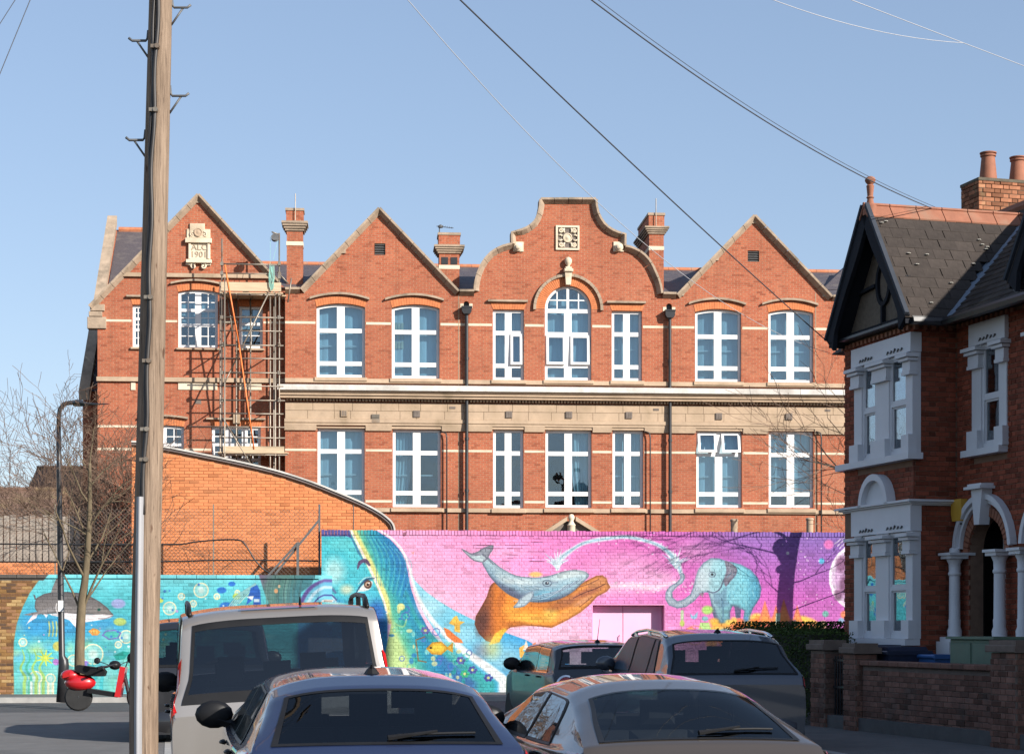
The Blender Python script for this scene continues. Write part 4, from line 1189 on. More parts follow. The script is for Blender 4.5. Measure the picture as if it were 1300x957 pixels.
for x, y, rx, ry, c, a, g in ((672, 785, 22, 6, (252, 186, 76), .85, .05), (699, 780, 9, 9, (250, 200, 90), .9, 0), (652, 776, 14, 7, (246, 168, 66), .8, .3), (655, 792, 16, 3.5, (176, 96, 40), .6, 0), (722, 778, 18, 5, (236, 160, 80), .8, -.4), (715, 766, 20, 6, (150, 92, 70), .75, -.3), (745, 752, 20, 5, (170, 100, 76), .8, -.35), (757, 740, 12, 4.5, (206, 138, 92), .9, -.4), (740, 763, 13, 3, (214, 150, 110), .8, -.5), (690, 768, 30, 4, (190, 108, 48), .6, .05), (636, 760, 5, 16, (190, 104, 46), .6, .2), (612, 790, 7, 16, (90, 54, 50), .7, .2)): cv.blob(x, y, rx, ry, c, a, .9, g)
cv.stroke([(728, 759), (742, 752), (756, 747), (768, 741)], 1.2, (100, 56, 50), .9); cv.stroke([(735, 745), (748, 741), (760, 735)], 1, (110, 66, 56), .8); cv.stroke([(736, 770), (746, 762), (752, 757)], 1.2, (130, 74, 50), .8); cv.stroke([(700, 796), (716, 788), (735, 776), (750, 764)], 1.4, (190, 120, 50), .7)
cv.poly([(621, 818), (628, 804), (640, 797), (644, 799), (638, 806), (634, 815)], (252, 200, 70), 2); cv.blob(624, 822, 10, 12, (230, 220, 130), .6, 1.2); cv.blob(610, 826, 9, 10, (150, 130, 140), .5, 1.2)
cv.blob(680, 729, 8, 3.4, (250, 196, 110), .9, .6)
# the whale
whale = [(612, 713), (616, 722), (622, 732), (630, 741), (638, 748.5), (647, 755), (661, 761), (677, 764), (696, 763.5), (713, 759), (727, 751), (737, 742), (746.5, 733), (747, 728.5), (741, 724.5), (728, 723), (713, 725.5), (699, 730), (684, 732.5), (668, 732), (655, 730), (643, 724.5), (632, 717.5), (621, 708), (616, 704)]
def whale_col(X, Y):
    t = np.clip((Y - 722 - np.maximum(0, 660 - X) * -.55) / 44, 0, 1); return lerp_cols(t, [(0, (206, 220, 222)), (.35, (170, 196, 206)), (.6, (140, 170, 188)), (.85, (96, 112, 136)), (1, (80, 84, 110))])
cv.poly(whale, whale_col, 1, curve=True, edge=(78, 88, 110), edge_w=2.2, edge_a=.6)
for x, y, rx, ry, c, a, g in ((690, 755, 18, 6, (110, 190, 214), .6, -.2), (716, 744, 18, 7, (150, 190, 206), .5, -.5), (640, 735, 12, 5, (190, 206, 208), .6, .7), (660, 738, 22, 4, (216, 228, 228), .6, .1), (722, 730, 18, 4, (220, 232, 230), .6, -.2), (650, 752, 16, 4, (84, 88, 112), .6, .5)): cv.blob(x, y, rx, ry, c, a, 1, g)
for k in range(9): cv.stroke([(742 - k * 3, 733 + k * 1.2), (725 - k * 4, 744 + k * 1.9), (700 - k * 6, 752 + k * 1.3)], .9, (90, 110, 140) if k % 2 else (190, 206, 214), .7)
for k in range(60):
    t = cv.r.rand(); x = 618 + t * 110; y = np.interp(x, [618, 650, 690, 730], [712, 738, 745, 735]) + cv.r.normal(0, 6); cv.stroke([(x, y), (x + 7, y + np.interp(x, [618, 680, 730], [5, 1, -3]))], .8, (214, 226, 226) if k % 2 else (110, 126, 146), .45, curve=False)
cv.poly([(586, 697), (590, 698), (598, 702), (606, 700), (613, 695.5), (621, 692.5), (626.5, 692), (625.5, 698), (622, 703), (619, 709), (613, 713.5), (604, 712.5), (596, 707.5)], (146, 152, 164), .8, curve=True, edge=(90, 90, 106), edge_w=1.8); cv.poly([(590, 700), (600, 706), (611, 704), (617, 708), (612, 713), (600, 709)], (196, 214, 218), 2, .8); cv.stroke([(612, 703), (619, 709), (626, 716)], 1.2, (96, 100, 120), .8)
cv.poly([(676, 750), (677, 757), (672, 764), (664, 770), (652, 771), (656, 765), (664, 756)], (186, 204, 212), .8, curve=True, edge=(96, 110, 132), edge_w=1.6)
cv.ring(694.5, 740, 5.5, 1.2, (90, 104, 124), .9, 4); cv.blob(694.5, 740, 2.6, 2, (60, 66, 82)); cv.blob(695.3, 739.3, .8, .7, (240, 240, 240))
# water jet from the whale to the trunk
jet = [(708, 722), (711, 711), (720, 702), (737, 691), (754, 686), (775, 683), (795, 681.5), (815, 685), (835, 691.5), (850, 702), (859, 713), (864, 726)]
cv.stroke(jet, [5, 8, 5, 5, 6, 5, 5, 5, 5, 6, 9, 6], (214, 228, 236), .9, 2)
cv.stroke(jet, [1, 3, 2, 2, 2, 2, 2, 2, 2, 3, 4, 2], (150, 196, 214), .8, 1)
for (cx_, cy_, n_, sp_) in ((707, 713, 16, 1), (858, 712, 16, 1)):
    for k in range(n_):
        a = -math.pi / 2 + (k / n_ - .5) * 2.6 + cv.r.normal(0, .1); L = cv.r.uniform(9, 22); cv.stroke([(cx_, cy_ + 8), (cx_ + L * .5 * math.cos(a), cy_ + 4 + L * .5 * math.sin(a)), (cx_ + L * math.cos(a), cy_ + 4 + L * math.sin(a))], [3, 2, .6], (226, 236, 242) if k % 2 else (170, 206, 222), .85)
for k in range(40):
    t = cv.r.randint(0, len(jet) - 1); x, y = jet[t]; cv.blob(x + cv.r.normal(0, 8), y + cv.r.normal(0, 5), cv.r.uniform(.5, 1.5), .8, (240, 244, 248), .7)
# the elephant
ele = [(902.7, 708), (913, 708.5), (922, 712), (928, 713), (940, 716), (953, 723), (962, 733), (966.5, 746), (965, 758), (960, 766), (956, 772), (953, 780), (952, 789), (950, 792), (944, 791.6), (944, 783), (945, 775), (938, 771), (930, 769), (927, 776), (926.6, 788), (926.6, 799), (915, 800), (914, 790), (909, 780), (905, 770), (901.5, 760), (899, 752), (896, 751.5), (890, 753), (881, 763), (871, 770), (860, 772), (849, 768), (844.4, 760), (845, 751.5), (850, 744), (858.8, 739), (863.5, 734), (862.6, 729), (866, 726.5), (869, 729), (869.5, 734), (866.3, 740), (858.8, 745), (853.5, 751.5), (854, 758), (860, 763), (869, 760), (876.4, 754), (880, 745), (882.7, 734), (886.4, 722.6), (893, 714)]
def ele_col(X, Y):
    t = np.clip((X - 880) / 80, 0, 1); c = lerp_cols(t, [(0, (186, 200, 210)), (.25, (176, 204, 212)), (.5, (136, 196, 210)), (.8, (128, 202, 216)), (1, (80, 160, 190))])
    v = np.clip((Y - 755) / 45, 0, 1)[..., None]; return c * (1 - .25 * v)
cv.poly([(931, 764), (941, 768), (940, 784), (934, 785), (933, 775)], (96, 96, 130), .8); cv.poly([(901, 756), (911, 762), (914, 792), (910, 793), (905, 780)], (96, 100, 130), .8)
cv.poly(ele, ele_col, 1, edge=(84, 100, 128), edge_w=2.2, edge_a=.65)
cv.poly([(920, 712), (927, 714), (935, 721), (934, 730), (927, 738), (921, 744), (919, 734), (922, 724)], (140, 130, 146), 1.5, .85, curve=True, edge=(96, 84, 104)); cv.poly([(905, 752), (915, 752), (923, 744), (922, 760), (927, 768), (914, 772), (906, 764)], (96, 128, 156), 3, .55)
cv.poly([(906, 714), (919, 713), (922, 724), (919, 736), (914, 747), (906, 751), (900, 744), (901, 728)], (158, 206, 216), 2, .6, curve=True); cv.stroke([(919, 735), (914, 747), (906, 752), (898, 750)], 1.6, (84, 90, 116), .85); cv.stroke([(917, 760), (918, 780), (916, 798)], 1.3, (80, 120, 150), .8)
cv.ring(904, 729, 4.2, 1.2, (90, 100, 120), .85, 3.2); cv.blob(904, 729, 1.8, 1.6, (40, 44, 56)); cv.blob(892, 735, 9, 14, (206, 216, 222), .45, 1, .2)
for k in range(26): cv.stroke([(846 + k * 1.6, 0 + np.interp(846 + k * 1.6, [846, 852, 862, 874, 886], [755, 764, 767, 761, 748]) - 4), (848 + k * 1.6, np.interp(846 + k * 1.6, [846, 852, 862, 874, 886], [755, 764, 767, 761, 748]) + 4)], .7, (120, 136, 156), .5, curve=False)
for k in range(40): x, y = cv.r.uniform(926, 962), cv.r.uniform(720, 765); cv.stroke([(x, y), (x + cv.r.normal(0, 2), y + 6)], .9, (60, 150, 180) if k % 2 else (170, 226, 232), .4, curve=False)
cv.poly([(887, 753), (894, 752), (892, 758)], (150, 120, 140), .8); cv.blob(921, 797, 7, 4, (150, 200, 226), .7); cv.blob(948, 787, 5, 5, (90, 140, 190), .7)
# yellow ground with huts and small pictures
for k in range(170):
    x = cv.r.uniform(902, 1040); y = cv.r.uniform(780 + abs(x - 970) * .12, 840); cv.blob(x, y, cv.r.uniform(3, 9), cv.r.uniform(2, 6), [(250, 190, 60), (246, 160, 50), (252, 210, 90), (240, 130, 60)][k % 4], .8, .7)
for x, y in ((971, 770), (995, 768), (985, 776), (1012, 776)):
    cv.poly([(x - 10, y + 26), (x, y - 8), (x + 11, y + 26)], (240, 150, 80), 1.2, .9, edge=(236, 110, 120), edge_w=2)
cv.poly([(985, 778), (991, 778), (990, 790), (994, 800), (984, 800)], (190, 210, 190), 1); cv.poly([(960, 796), (978, 790), (985, 800), (970, 806)], (230, 110, 100), 1.5, .8); cv.poly([(994, 790), (1010, 786), (1014, 794), (1000, 797)], (110, 80, 110), 1.5, .7)
cv.blob(898, 774, 7, 5.5, (170, 222, 110), .95, .5); cv.poly([(886, 802), (889, 790), (900, 790), (904, 802), (902, 812), (887, 812)], (176, 226, 130), 1.2, .9); cv.blob(895, 785, 4, 3, (120, 210, 200), .8)
for k, c in enumerate(((236, 110, 110), (246, 190, 90), (160, 210, 110), (130, 150, 210))): cv.stroke([(868 + k * 1.6, 806), (871 + k * 1.4, 799 + k * 1.5), (877, 796 + k * 1.6), (883 - k * 1.4, 799 + k * 1.5), (886 - k * 1.6, 806)], 1.6, c, .9)
cv.stroke([(866, 776), (866, 786)], 4, (176, 220, 160), .8); cv.blob(866, 791, 3, 4, (190, 216, 100), .9); cv.poly([(876, 778), (880, 782), (886, 776), (885, 784), (881, 786), (877, 784)], (150, 190, 214), 1); cv.ring(882, 806, 12, 1.3, (236, 150, 120), .7)
for x, y, r_, c in ((1043, 712, 3.6, (80, 190, 220)), (1052, 691, 6, (236, 120, 190)), (1048, 779, 4, (110, 190, 170)), (1045, 792, 4.5, (190, 170, 120)), (1072, 780, 5, (240, 140, 90)), (1068, 788, 4, (150, 190, 220)), (1000, 702, 2, (250, 250, 250))): cv.blob(x, y, r_, r_, c, .9, .5)
for k in range(70): x, y = cv.r.uniform(985, 1075), cv.r.uniform(680, 770); cv.blob(x, y, *([cv.r.uniform(.3, .9)] * 2), (250, 236, 250), .8)
# moon ring at the right end
cv.blob(1098, 733, 44, 45, (214, 180, 214), .85, .08); cv.ring(1098, 733, 44, 4, (246, 236, 246), .95); cv.ring(1098, 733, 40, 3, (236, 220, 240), .6)
for x, y, rx, ry in ((1068, 716, 7, 10), (1072, 742, 6, 12), (1085, 700, 8, 6), (1064, 755, 5, 7), (1090, 730, 10, 14)): cv.blob(x, y, rx, ry, (120, 72, 110), .8, .6)
for k in range(5): cv.stroke([(1060 + k * 3, 690 + k * 3), (1068 + k * 3, 684 + k * 2), (1080, 678 + k * 3)], 1.6, (240, 226, 240), .7)
# darker lines where old paint has gone from the top courses
for k in range(26):
    x = cv.r.uniform(600, 690); y = 679.5 + 4.1 * cv.r.randint(0, 9); cv.stroke([(x, y), (x + cv.r.uniform(5, 22), y + .1)], .9, (96, 50, 84), .6, curve=False)
cv.poly([(512, 676), (517, 674.6), (514, 681), (511, 680)], (150, 90, 110), .8, .8); cv.poly([(522, 701), (526, 700), (525, 704)], (220, 150, 150), .8)
IMG_T = cv.image('mural_tall')

# ------------------------------------------------------------------ low wall
zlow = W.at(230, 729.5, LY)[1]
LX0, LX1 = -30.0, 412.0
lc = Canvas(W, LY, LX0, LX1, zlow + 0.02)
m1 = lc.noise(50, 11, 4); m2 = lc.noise(18, 12, 4)
lc.fill(lambda X, Y: lerp_cols(np.clip((Y - 728) / 150, 0, 1), [(0, (128, 218, 226)), (.2, (96, 206, 216)), (.5, (84, 196, 206)), (1, (120, 208, 202))]))
lc.img *= (0.86 + 0.24 * m1)[..., None]
rs = lc.r
for k in range(150):
    x, y = rs.uniform(18, 345), rs.uniform(790, 872); lc.blob(x, y, rs.uniform(3, 11), rs.uniform(2, 7), [(140, 214, 190), (190, 222, 160), (90, 190, 210), (160, 220, 214), (110, 180, 214)][k % 5], .45, 1)
lc.blob(75, 795, 50, 16, (60, 150, 214), .7, 1.1); lc.blob(140, 792, 22, 10, (60, 150, 214), .55, 1.1); lc.blob(40, 790, 16, 22, (60, 150, 210), .5, 1.1)
for cx_, cy_, r_ in ((118, 830, 12.5), (45, 860, 8), (255, 749, 9), (215, 772, 8), (230, 757, 4), (245, 766, 4), (160, 808, 8), (93, 838, 7), (29, 815, 5), (275, 757, 3.5), (64, 861, 6), (301, 752, 3), (150, 818, 4)):
    lc.blob(cx_, cy_, r_, r_, (176, 224, 216), .65, .3); lc.ring(cx_, cy_, r_, 1.6, (238, 232, 196), .95); lc.blob(cx_, cy_, r_ * .45, r_ * .45, (226, 236, 226), .7, .8)
for cx_, cy_, rx, ry, c in ((281, 749, 6, 4, (40, 110, 200)), (287, 770, 9, 6, (40, 110, 200)), (294, 741, 4.5, 3, (40, 110, 210)), (239, 770, 3, 3, (90, 110, 200)), (203, 762, 4, 3, (216, 216, 90)), (152, 789, 8, 5, (196, 214, 110)), (73, 820, 6, 6, (226, 212, 100)), (71, 840, 4, 4, (190, 120, 200)), (109, 842, 3.5, 3.5, (150, 120, 210)), (300, 757, 5, 4, (200, 220, 100)), (150, 766, 9, 6, (170, 170, 220)), (262, 790, 7, 4, (60, 180, 190))): lc.blob(cx_, cy_, rx, ry, c, .9, .3)
lc.poly([(112, 801), (118, 797), (124, 799), (127, 802), (124, 806), (117, 806)], (226, 208, 110), .8, edge=(220, 130, 60)); lc.stroke([(117, 798), (117, 806)], 1, (230, 140, 70)); lc.stroke([(121, 798), (121, 806)], 1, (230, 140, 70))
lc.poly([(129, 806), (134, 800), (146, 799), (154, 803), (150, 810), (138, 812)], (80, 190, 180), .8, edge=(130, 90, 190), edge_w=1.6, edge_a=.9); lc.poly([(144, 832), (156, 826), (164, 828), (158, 836), (148, 838)], (40, 160, 150), .8)
for k in range(9):
    a = k * math.pi * 2 / 9; lc.stroke([(57, 835), (57 + 11 * math.cos(a), 835 + 10 * math.sin(a))], [3.4, 1.2], (208, 218, 90), .95, curve=False)
for k in range(4): lc.stroke([(62 + k * 4.6, 789), (63 + k * 4.6, 798), (62 + k * 4.6, 807)], 1.8, (214, 214, 120), .85)
for x in (28, 35, 43, 52): lc.stroke([(x, 872), (x + 4, 860), (x - 2, 848), (x + 3, 836), (x, 824)], [4, 3.4, 2.6, 1], (170, 206, 100) if x != 35 else (80, 180, 150), .8)
for x in (112, 118, 127): lc.stroke([(x, 872), (x + 3, 856), (x - 1, 842)], [5, 4, 1.5], (70, 190, 200), .8)
for k in range(120):
    x, y = rs.uniform(25, 340), rs.uniform(740, 870)
    if y < 790 and x < 170: continue
    lc.blob(x, y, *([rs.uniform(.6, 1.8)] * 2), [(240, 230, 170), (230, 240, 240), (60, 120, 200), (200, 150, 210)][k % 4], .8, .3)
# the shark
lc.poly([(46, 759), (56, 753.5), (70, 751), (85, 751), (100, 752.5), (114, 756.5), (126.5, 763.5), (136, 771), (144, 780.5), (120, 780), (95, 779), (70, 778), (54, 780), (46, 775), (44, 771), (44.5, 764)], lambda X, Y: lerp_cols(np.clip((Y - 750) / 30, 0, 1), [(0, (96, 94, 96)), (.4, (116, 112, 112)), (1, (140, 134, 132))]), .8, edge=(86, 84, 88), edge_w=1.5)
lc.poly([(62, 779), (80, 777.5), (97, 779), (115, 780), (132, 779.5), (144, 780.5), (140, 784), (128, 786.5), (112, 789), (104, 790), (98, 799), (94, 794), (88, 787), (76, 783), (66, 781)], (244, 236, 238), .8)
lc.poly([(64.5, 752), (68, 742), (71, 735), (78, 733.5), (78.5, 742), (80, 752)], (128, 124, 124), .8); lc.poly([(42, 754), (44.5, 755.5), (46, 761), (44, 761)], (90, 90, 96), .8)
lc.poly([(72, 770), (62, 771), (48, 776), (29, 780), (38, 781), (54, 779), (68, 777)], (150, 146, 146), .8, edge=(110, 108, 112), edge_w=1.2); lc.poly([(48, 779), (46, 784), (37, 789.5), (33, 793), (38, 785), (42, 780)], (238, 226, 232), .8); lc.poly([(55, 779), (61, 780), (58.5, 784)], (240, 230, 234), .8)
lc.stroke([(143, 781.5), (134, 784.5), (125, 785)], 1, (110, 90, 96), .8); lc.blob(125.5, 773.6, 2, 1.7, (30, 90, 80), 1, .4)
for k in range(3): lc.stroke([(72 + k * 3, 766), (71 + k * 3, 772), (73 + k * 3, 778)], 1.6, (226, 224, 222), .8)
# fish, swirl and the dark hair of the second face at the right end
for k in range(10): lc.stroke([(285 + k * 2, 775 - k), (300 + k * 2, 756 - k * .7), (324, 740 + k * .5)], 1.3, (226, 236, 200) if k % 2 else (60, 150, 190), .7)
lc.poly([(318, 746), (326, 742), (330, 750), (331, 772), (320, 775), (322, 760), (312, 768)], (44, 100, 190), 1); lc.poly([(312, 757), (322, 756), (320, 762)], (226, 232, 236), .8); lc.poly([(322, 760), (329, 760), (329, 764), (322, 764)], (200, 220, 236), .8)
lc.poly([(328, 729), (400, 729), (395, 742), (382, 752), (378, 775), (345, 775), (336, 755)], lambda X, Y: lerp_cols(np.clip((X - 330) / 60 + (Y - 730) / 90, 0, 1), [(0, (120, 100, 126)), (.3, (88, 122, 120)), (.6, (84, 130, 124)), (1, (70, 130, 140))]), 1.5)
for k in range(26): x = rs.uniform(338, 384); lc.stroke([(x, 734), (x - 3, 752), (x - 2, 774)], 1, (60, 88, 92) if k % 2 else (120, 160, 150), .5)
lc.blob(350, 750, 2.4, 3, (232, 170, 120), .9); lc.blob(354, 744, 1.6, 2, (222, 190, 150), .9)
lc.poly([(378, 778), (384, 760), (394, 746), (408, 738), (420, 736), (420, 872), (378, 872)], lambda X, Y: lerp_cols(np.clip((Y - 740) / 60, 0, 1), [(0, (90, 160, 190)), (.4, (120, 200, 220)), (1, (70, 150, 200))]), 1.5)
lc.stroke([(378, 780), (384, 760), (395, 745), (410, 737), (420, 735)], [4, 5, 5, 4, 3], (96, 70, 140), .9, 2); lc.stroke([(386, 776), (392, 762), (402, 750), (416, 743)], [2, 4, 4, 3], (200, 220, 230), .8, 2); lc.stroke([(396, 768), (405, 758), (418, 753)], 2, (60, 70, 140), .9); lc.poly([(402, 772), (408, 762), (420, 757), (420, 772)], (232, 234, 232), .8); lc.blob(416, 764, 5, 5, (110, 84, 70))
# unpainted stock brick at the left end: an index mask the material reads
bare = [(-40, 700), (58, 729), (48, 738), (38, 752), (29, 770), (21, 792), (17.5, 815), (17, 840), (18, 880), (-40, 880)]
lc.poly(bare, (150, 112, 66), 1.2)
br_ = np.random.RandomState(3)                        # every unpainted brick its own shade, laid out like the real courses below
bz, row = 0.0, 0
while bz < zlow - .10:
    bx = lc.x0 - .3 + (row % 2) * .1125
    bx = math.floor(lc.x0 / .225) * .225 + (row % 2) * .1125
    while W.world(bx, LY).x / W.world(bx, LY).y * F + CX < 64:
        j0, j1 = int((bx - lc.x0) * RES), int((bx + .215 - lc.x0) * RES); i0, i1 = int(bz * RES), int((bz + .065) * RES)
        if j1 > 0:
            c = np.array([(176, 140, 92), (150, 112, 66), (128, 92, 60), (190, 158, 108), (160, 118, 84), (104, 80, 62)][br_.randint(6)]) / 255.0
            reg = lc.img[i0:i1, max(j0, 0):j1]; base = np.array((150, 112, 66)) / 255.0
            m_ = (np.abs(reg - base).sum(-1) < .06)[..., None]; lc.img[i0:i1, max(j0, 0):j1] = np.where(m_, c, reg)
        bx += .225
    bz += .075; row += 1
lc.poly([(-40, 700), (62, 729), (55, 736.6), (-40, 736.6)], (96, 90, 84), 1.2)
IMG_L = lc.image('mural_low')


def paint_mat(name, img, cvs, y, gain=0.75, edge=1.0):
    m, nt, b = new_mat(name)
    g = nt.nodes.new('ShaderNodeNewGeometry')
    def dot(v, c0):
        n = nt.nodes.new('ShaderNodeVectorMath'); n.operation = 'DOT_PRODUCT'; nt.links.new(g.outputs['Position'], n.inputs[0]); n.inputs[1].default_value = v
        return math_n(nt, 'ADD', n.outputs['Value'], c0)
    u = math_n(nt, 'DIVIDE', dot((W.t.x, W.t.y, 0), -W.o.dot(W.t) - cvs.x0), cvs.x1 - cvs.x0)
    v = math_n(nt, 'DIVIDE', dot((0, 0, 1), -cvs.z0), cvs.z1 - cvs.z0)
    cb = nt.nodes.new('ShaderNodeCombineXYZ'); nt.links.new(u, cb.inputs[0]); nt.links.new(v, cb.inputs[1])
    t = nt.nodes.new('ShaderNodeTexImage'); t.image = img; t.extension = 'EXTEND'; nt.links.new(cb.outputs[0], t.inputs[0])
    at = nt.nodes.new('ShaderNodeAttribute'); at.attribute_name = 'tint'
    mx = nt.nodes.new('ShaderNodeMix'); mx.data_type = 'RGBA'; mx.blend_type = 'MULTIPLY'; mx.inputs[0].default_value = 1.0
    nt.links.new(t.outputs[0], mx.inputs[6])
    k = math_n(nt, 'MULTIPLY', at.outputs['Fac'], gain) if edge == 1.0 else gain * edge
    cc = nt.nodes.new('ShaderNodeCombineXYZ')
    for i in range(3):
        if hasattr(k, 'links'): nt.links.new(k, cc.inputs[i])
        else: cc.inputs[i].default_value = k
    nt.links.new(cc.outputs[0], mx.inputs[7]); nt.links.new(mx.outputs[2], b.inputs['Base Color'])
    b.inputs['Roughness'].default_value = 0.65; b.inputs['Specular IOR Level'].default_value = 0.3
    bp = nt.nodes.new('ShaderNodeBump'); bp.inputs['Distance'].default_value = 0.006
    nt.links.new(noise(nt, g.outputs['Position'], 30, 4, 0.6, 0, 1), bp.inputs['Height']); nt.links.new(bp.outputs[0], b.inputs['Normal'])
    return m


paint_mat('mural_paint', IMG_T, cv, 0); paint_mat('mural_joint', IMG_T, cv, 0, edge=0.90)
paint_mat('low_mural_paint', IMG_L, lc, LY); paint_mat('low_mural_joint', IMG_L, lc, LY, edge=0.90)
# ------------------------------------------------------------------ tall wall: body, bricks, door
mural = frame_thing('mural_wall', 'tall brick wall painted pink with a whale, an open hand and an elephant', 'painted wall', W)
xa, xb = W.x(TX0), W.x(TX1)
DX0, DX1, DZ = W.x(751.8), W.x(844.5), W.at(800, 767)[1]
mb = MB(); mb.prism([(xa, 0), (DX0, 0), (DX0, DZ), (DX1, DZ), (DX1, 0), (xb, 0), (xb, ztop - .115), (xa, ztop - .115)], 0.006, 0.33)
mb.build('wall_body', M_['mural_joint'], mural)
PX_ = lambda x: CX + F * (W.o.x + W.t.x * x) / (W.o.y + W.t.y * x)
def tall_spans(z):
    return [(xa, xb)] if z > DZ + .0 else [(xa, DX0), (DX1, xb)]
I4 = Matrix.Identity(4)
def seen_tall(x, z):
    p = PX_(x); return 410 < p < 1072 and z > (1.75 if p < 520 else 0.2 if p < 640 else 1.5)
brick_field(mural, 'brick', M_['mural_paint'], I4, tall_spans, 0.0, ztop - .118, 0.0, 0.02, bond='english', n_single=300, visible=seen_tall, seed=3, tints=(.93, 1.03), proud=0.003)
mb = MB()                                                     # brick-on-edge coping
x = xa; k = 0
while x < xb - .03:
    mb.tv = rng.uniform(.9, 1.04); mb.bbox(x, min(x + .067, xb), -0.015 + rng.uniform(-.006, .006), 0.345, ztop - .112 + rng.uniform(-.003, .003), ztop + rng.uniform(-.008, .006), .006); x += .075
mb.build('coping_brick', M_['mural_paint'], mural, kind='stuff')
mat('door_paint', (0.74, 0.42, 0.58), 0.5, 0.04, 1.0, spec=0.4, stain=(0.66, 0.37, 0.51))
mat('recess_paint', (0.76, 0.30, 0.52), 0.6, 0.06, 2.0)
mb = MB(); yd = 0.30
mb.add([(DX0, 0.012, 0), (DX0, yd, 0), (DX0, yd, DZ), (DX0, 0.012, DZ), (DX1, 0.012, 0), (DX1, yd, 0), (DX1, yd, DZ), (DX1, 0.012, DZ)], [(0, 1, 2, 3), (7, 6, 5, 4), (3, 2, 6, 7)])
o = MB(); o.box(DX0 - .004, DX0 + .012, 0.004, yd, 0, DZ); o.box(DX1 - .012, DX1 + .004, 0.004, yd, 0, DZ); o.box(DX0 + .012, DX1 - .012, 0.004, yd, DZ - .014, DZ + .002)
o.build('door_reveal', M_['recess_paint'], mural)
door = None
xm = W.x(790.5, yd)
mb = MB(); mb.box(DX0 + .012, DX1 - .012, yd + .02, yd + .06, 0, DZ - .015); mb.build('door_frame', M_['recess_paint'], mural)
for a, b in ((DX0 + .03, xm - .006), (xm + .006, DX1 - .03)):
    mb = MB(); mb.bbox(a, b, yd - .02, yd + .02, .02, DZ - .035, .006); door = mb.build('door', M_['door_paint'], mural)
    if a < xm - .1:
        h = MB(); h.tube([(xm - .07, yd - .02, 1.05), (xm - .07, yd - .07, 1.07), (xm - .07, yd - .07, 1.42), (xm - .07, yd - .02, 1.44)], .012, 6); h.build('handle', M_['door_paint'], door)
# ------------------------------------------------------------------ low wall
lowl = frame_thing('mural_wall', 'low brick wall painted with a grey shark and sea creatures on turquoise', 'painted wall', W)
la, lb = W.x(LX0, LY), W.x(405, LY)
mb = MB(); mb.box(la, lb, LY + .006, LY + .25, 0, zlow - .09); mb.build('wall_body', M_['low_mural_joint'], lowl)
def seen_low(x, z):
    p = CX + F * (W.o.x + W.t.x * x + W.n.x * LY) / (W.o.y + W.t.y * x + W.n.y * LY); return (0 < p < 165 or 202 < p < 232 or (p < 400 and z > 1.95)) and z > .3
brick_field(lowl, 'brick', M_['low_mural_paint'], I4, lambda z: [(la, lb)], 0.0, zlow - .10, LY, 0.02, bond='stretcher', n_single=300, visible=seen_low, seed=5, tints=(.90, 1.04), proud=0.003)
x = la
while x < lb:
    mb = MB(); mb.tv = rng.uniform(.9, 1.04); mb.bbox(x + .003, min(x + .44, lb), LY - .035, LY + .29, zlow - .085, zlow, .008); mb.build('coping_stone', M_['low_mural_paint'], lowl); x += .445
# short curved return that joins the two walls
mb = MB(); n = 8; mb.tv = 1.0
for i in range(n):
    t0, t1 = i / n, (i + 1) / n
    f = lambda t: (lb + t * .30, LY + (1 - math.cos(t * math.pi / 2)) * .28)
    (ax, ay), (bx_, by_) = f(t0), f(t1)
    mb.add([(ax, ay, 0), (bx_, by_, 0), (bx_, by_, zlow), (ax, ay, zlow), (ax, ay + .3, zlow), (bx_, by_ + .3, zlow)], [(0, 1, 2, 3), (3, 2, 5, 4)])
mb.build('curved_end', M_['low_mural_paint'], lowl)

# ------------------------------------------------------------------ orange brick hall with the curved roof line, just behind
H = Frame(*(W.o + W.n * 1.55), 5.5)
mat('hall_brick', (0.60, 0.215, 0.085), 0.85, 0.14, 5.0, spec=0.2, tint=True, stain=(0.50, 0.20, 0.09), stain_scale=.5)
mat('hall_joint', (0.52, 0.225, 0.11), 0.9, 0.1, 5.0, spec=0.1)
hall = frame_thing('brick_hall', 'plain orange brick hall whose top edge curves down to the right behind the shark wall', 'hall', H)
curve_px = catmull([(-30, 545), (110, 556), (205, 571), (262, 582), (310, 592), (355, 603), (395, 616), (430, 630), (458, 642), (477, 652), (489, 660.5), (495, 667), (497, 674)], 5)
ctop = H.pts(curve_px)
hx1 = ctop[-1][0]
hall_x0 = H.x(167)
ctop = [p for p in ctop if p[0] > hall_x0]; ctop = [(hall_x0, ctop[0][1])] + ctop
cx_arr, cz_arr = np.array([p[0] for p in ctop]), np.array([p[1] for p in ctop])
prof = [(hall_x0, 0), (hx1, 0)] + ctop[::-1]
mb = MB(); mb.prism(prof, 0.012, 10); mb.build('wall_body', M_['hall_joint'], hall)
def hall_spans(z):
    z = z + .05
    ok = cx_arr[cz_arr > z]
    return [(hall_x0, float(ok.max()) - .01)] if len(ok) else []
def seen_hall(x, z):
    w = H.world(x, 0); p = CX + F * w.x / w.y; return 205 < p < 495 and z > (2.9 if p < 405 else 4.0)
brick_field(hall, 'brick', M_['hall_brick'], I4, hall_spans, 1.8, float(cz_arr.max()), 0.0, 0.03, bond='stretcher', n_single=300, visible=seen_hall, seed=8, tints=(.9, 1.10), proud=0.003)
mat('roof_edge', (0.13, 0.10, 0.09), 0.55, 0.25, 3.0)
lo = offset_path(ctop, 0.0); up = offset_path(ctop, 0.06)
mb = MB(); mb.prism([*lo, *up[::-1]], -0.06, 10.2); roofed = mb.build('roof', M_['roof_edge'], hall)
mb = MB(); t = offset_path(ctop, 0.10); mb.prism([*up, *t[::-1]], -0.09, -0.02); mb.build('roof_trim', M_['lead_flashing'], roofed)
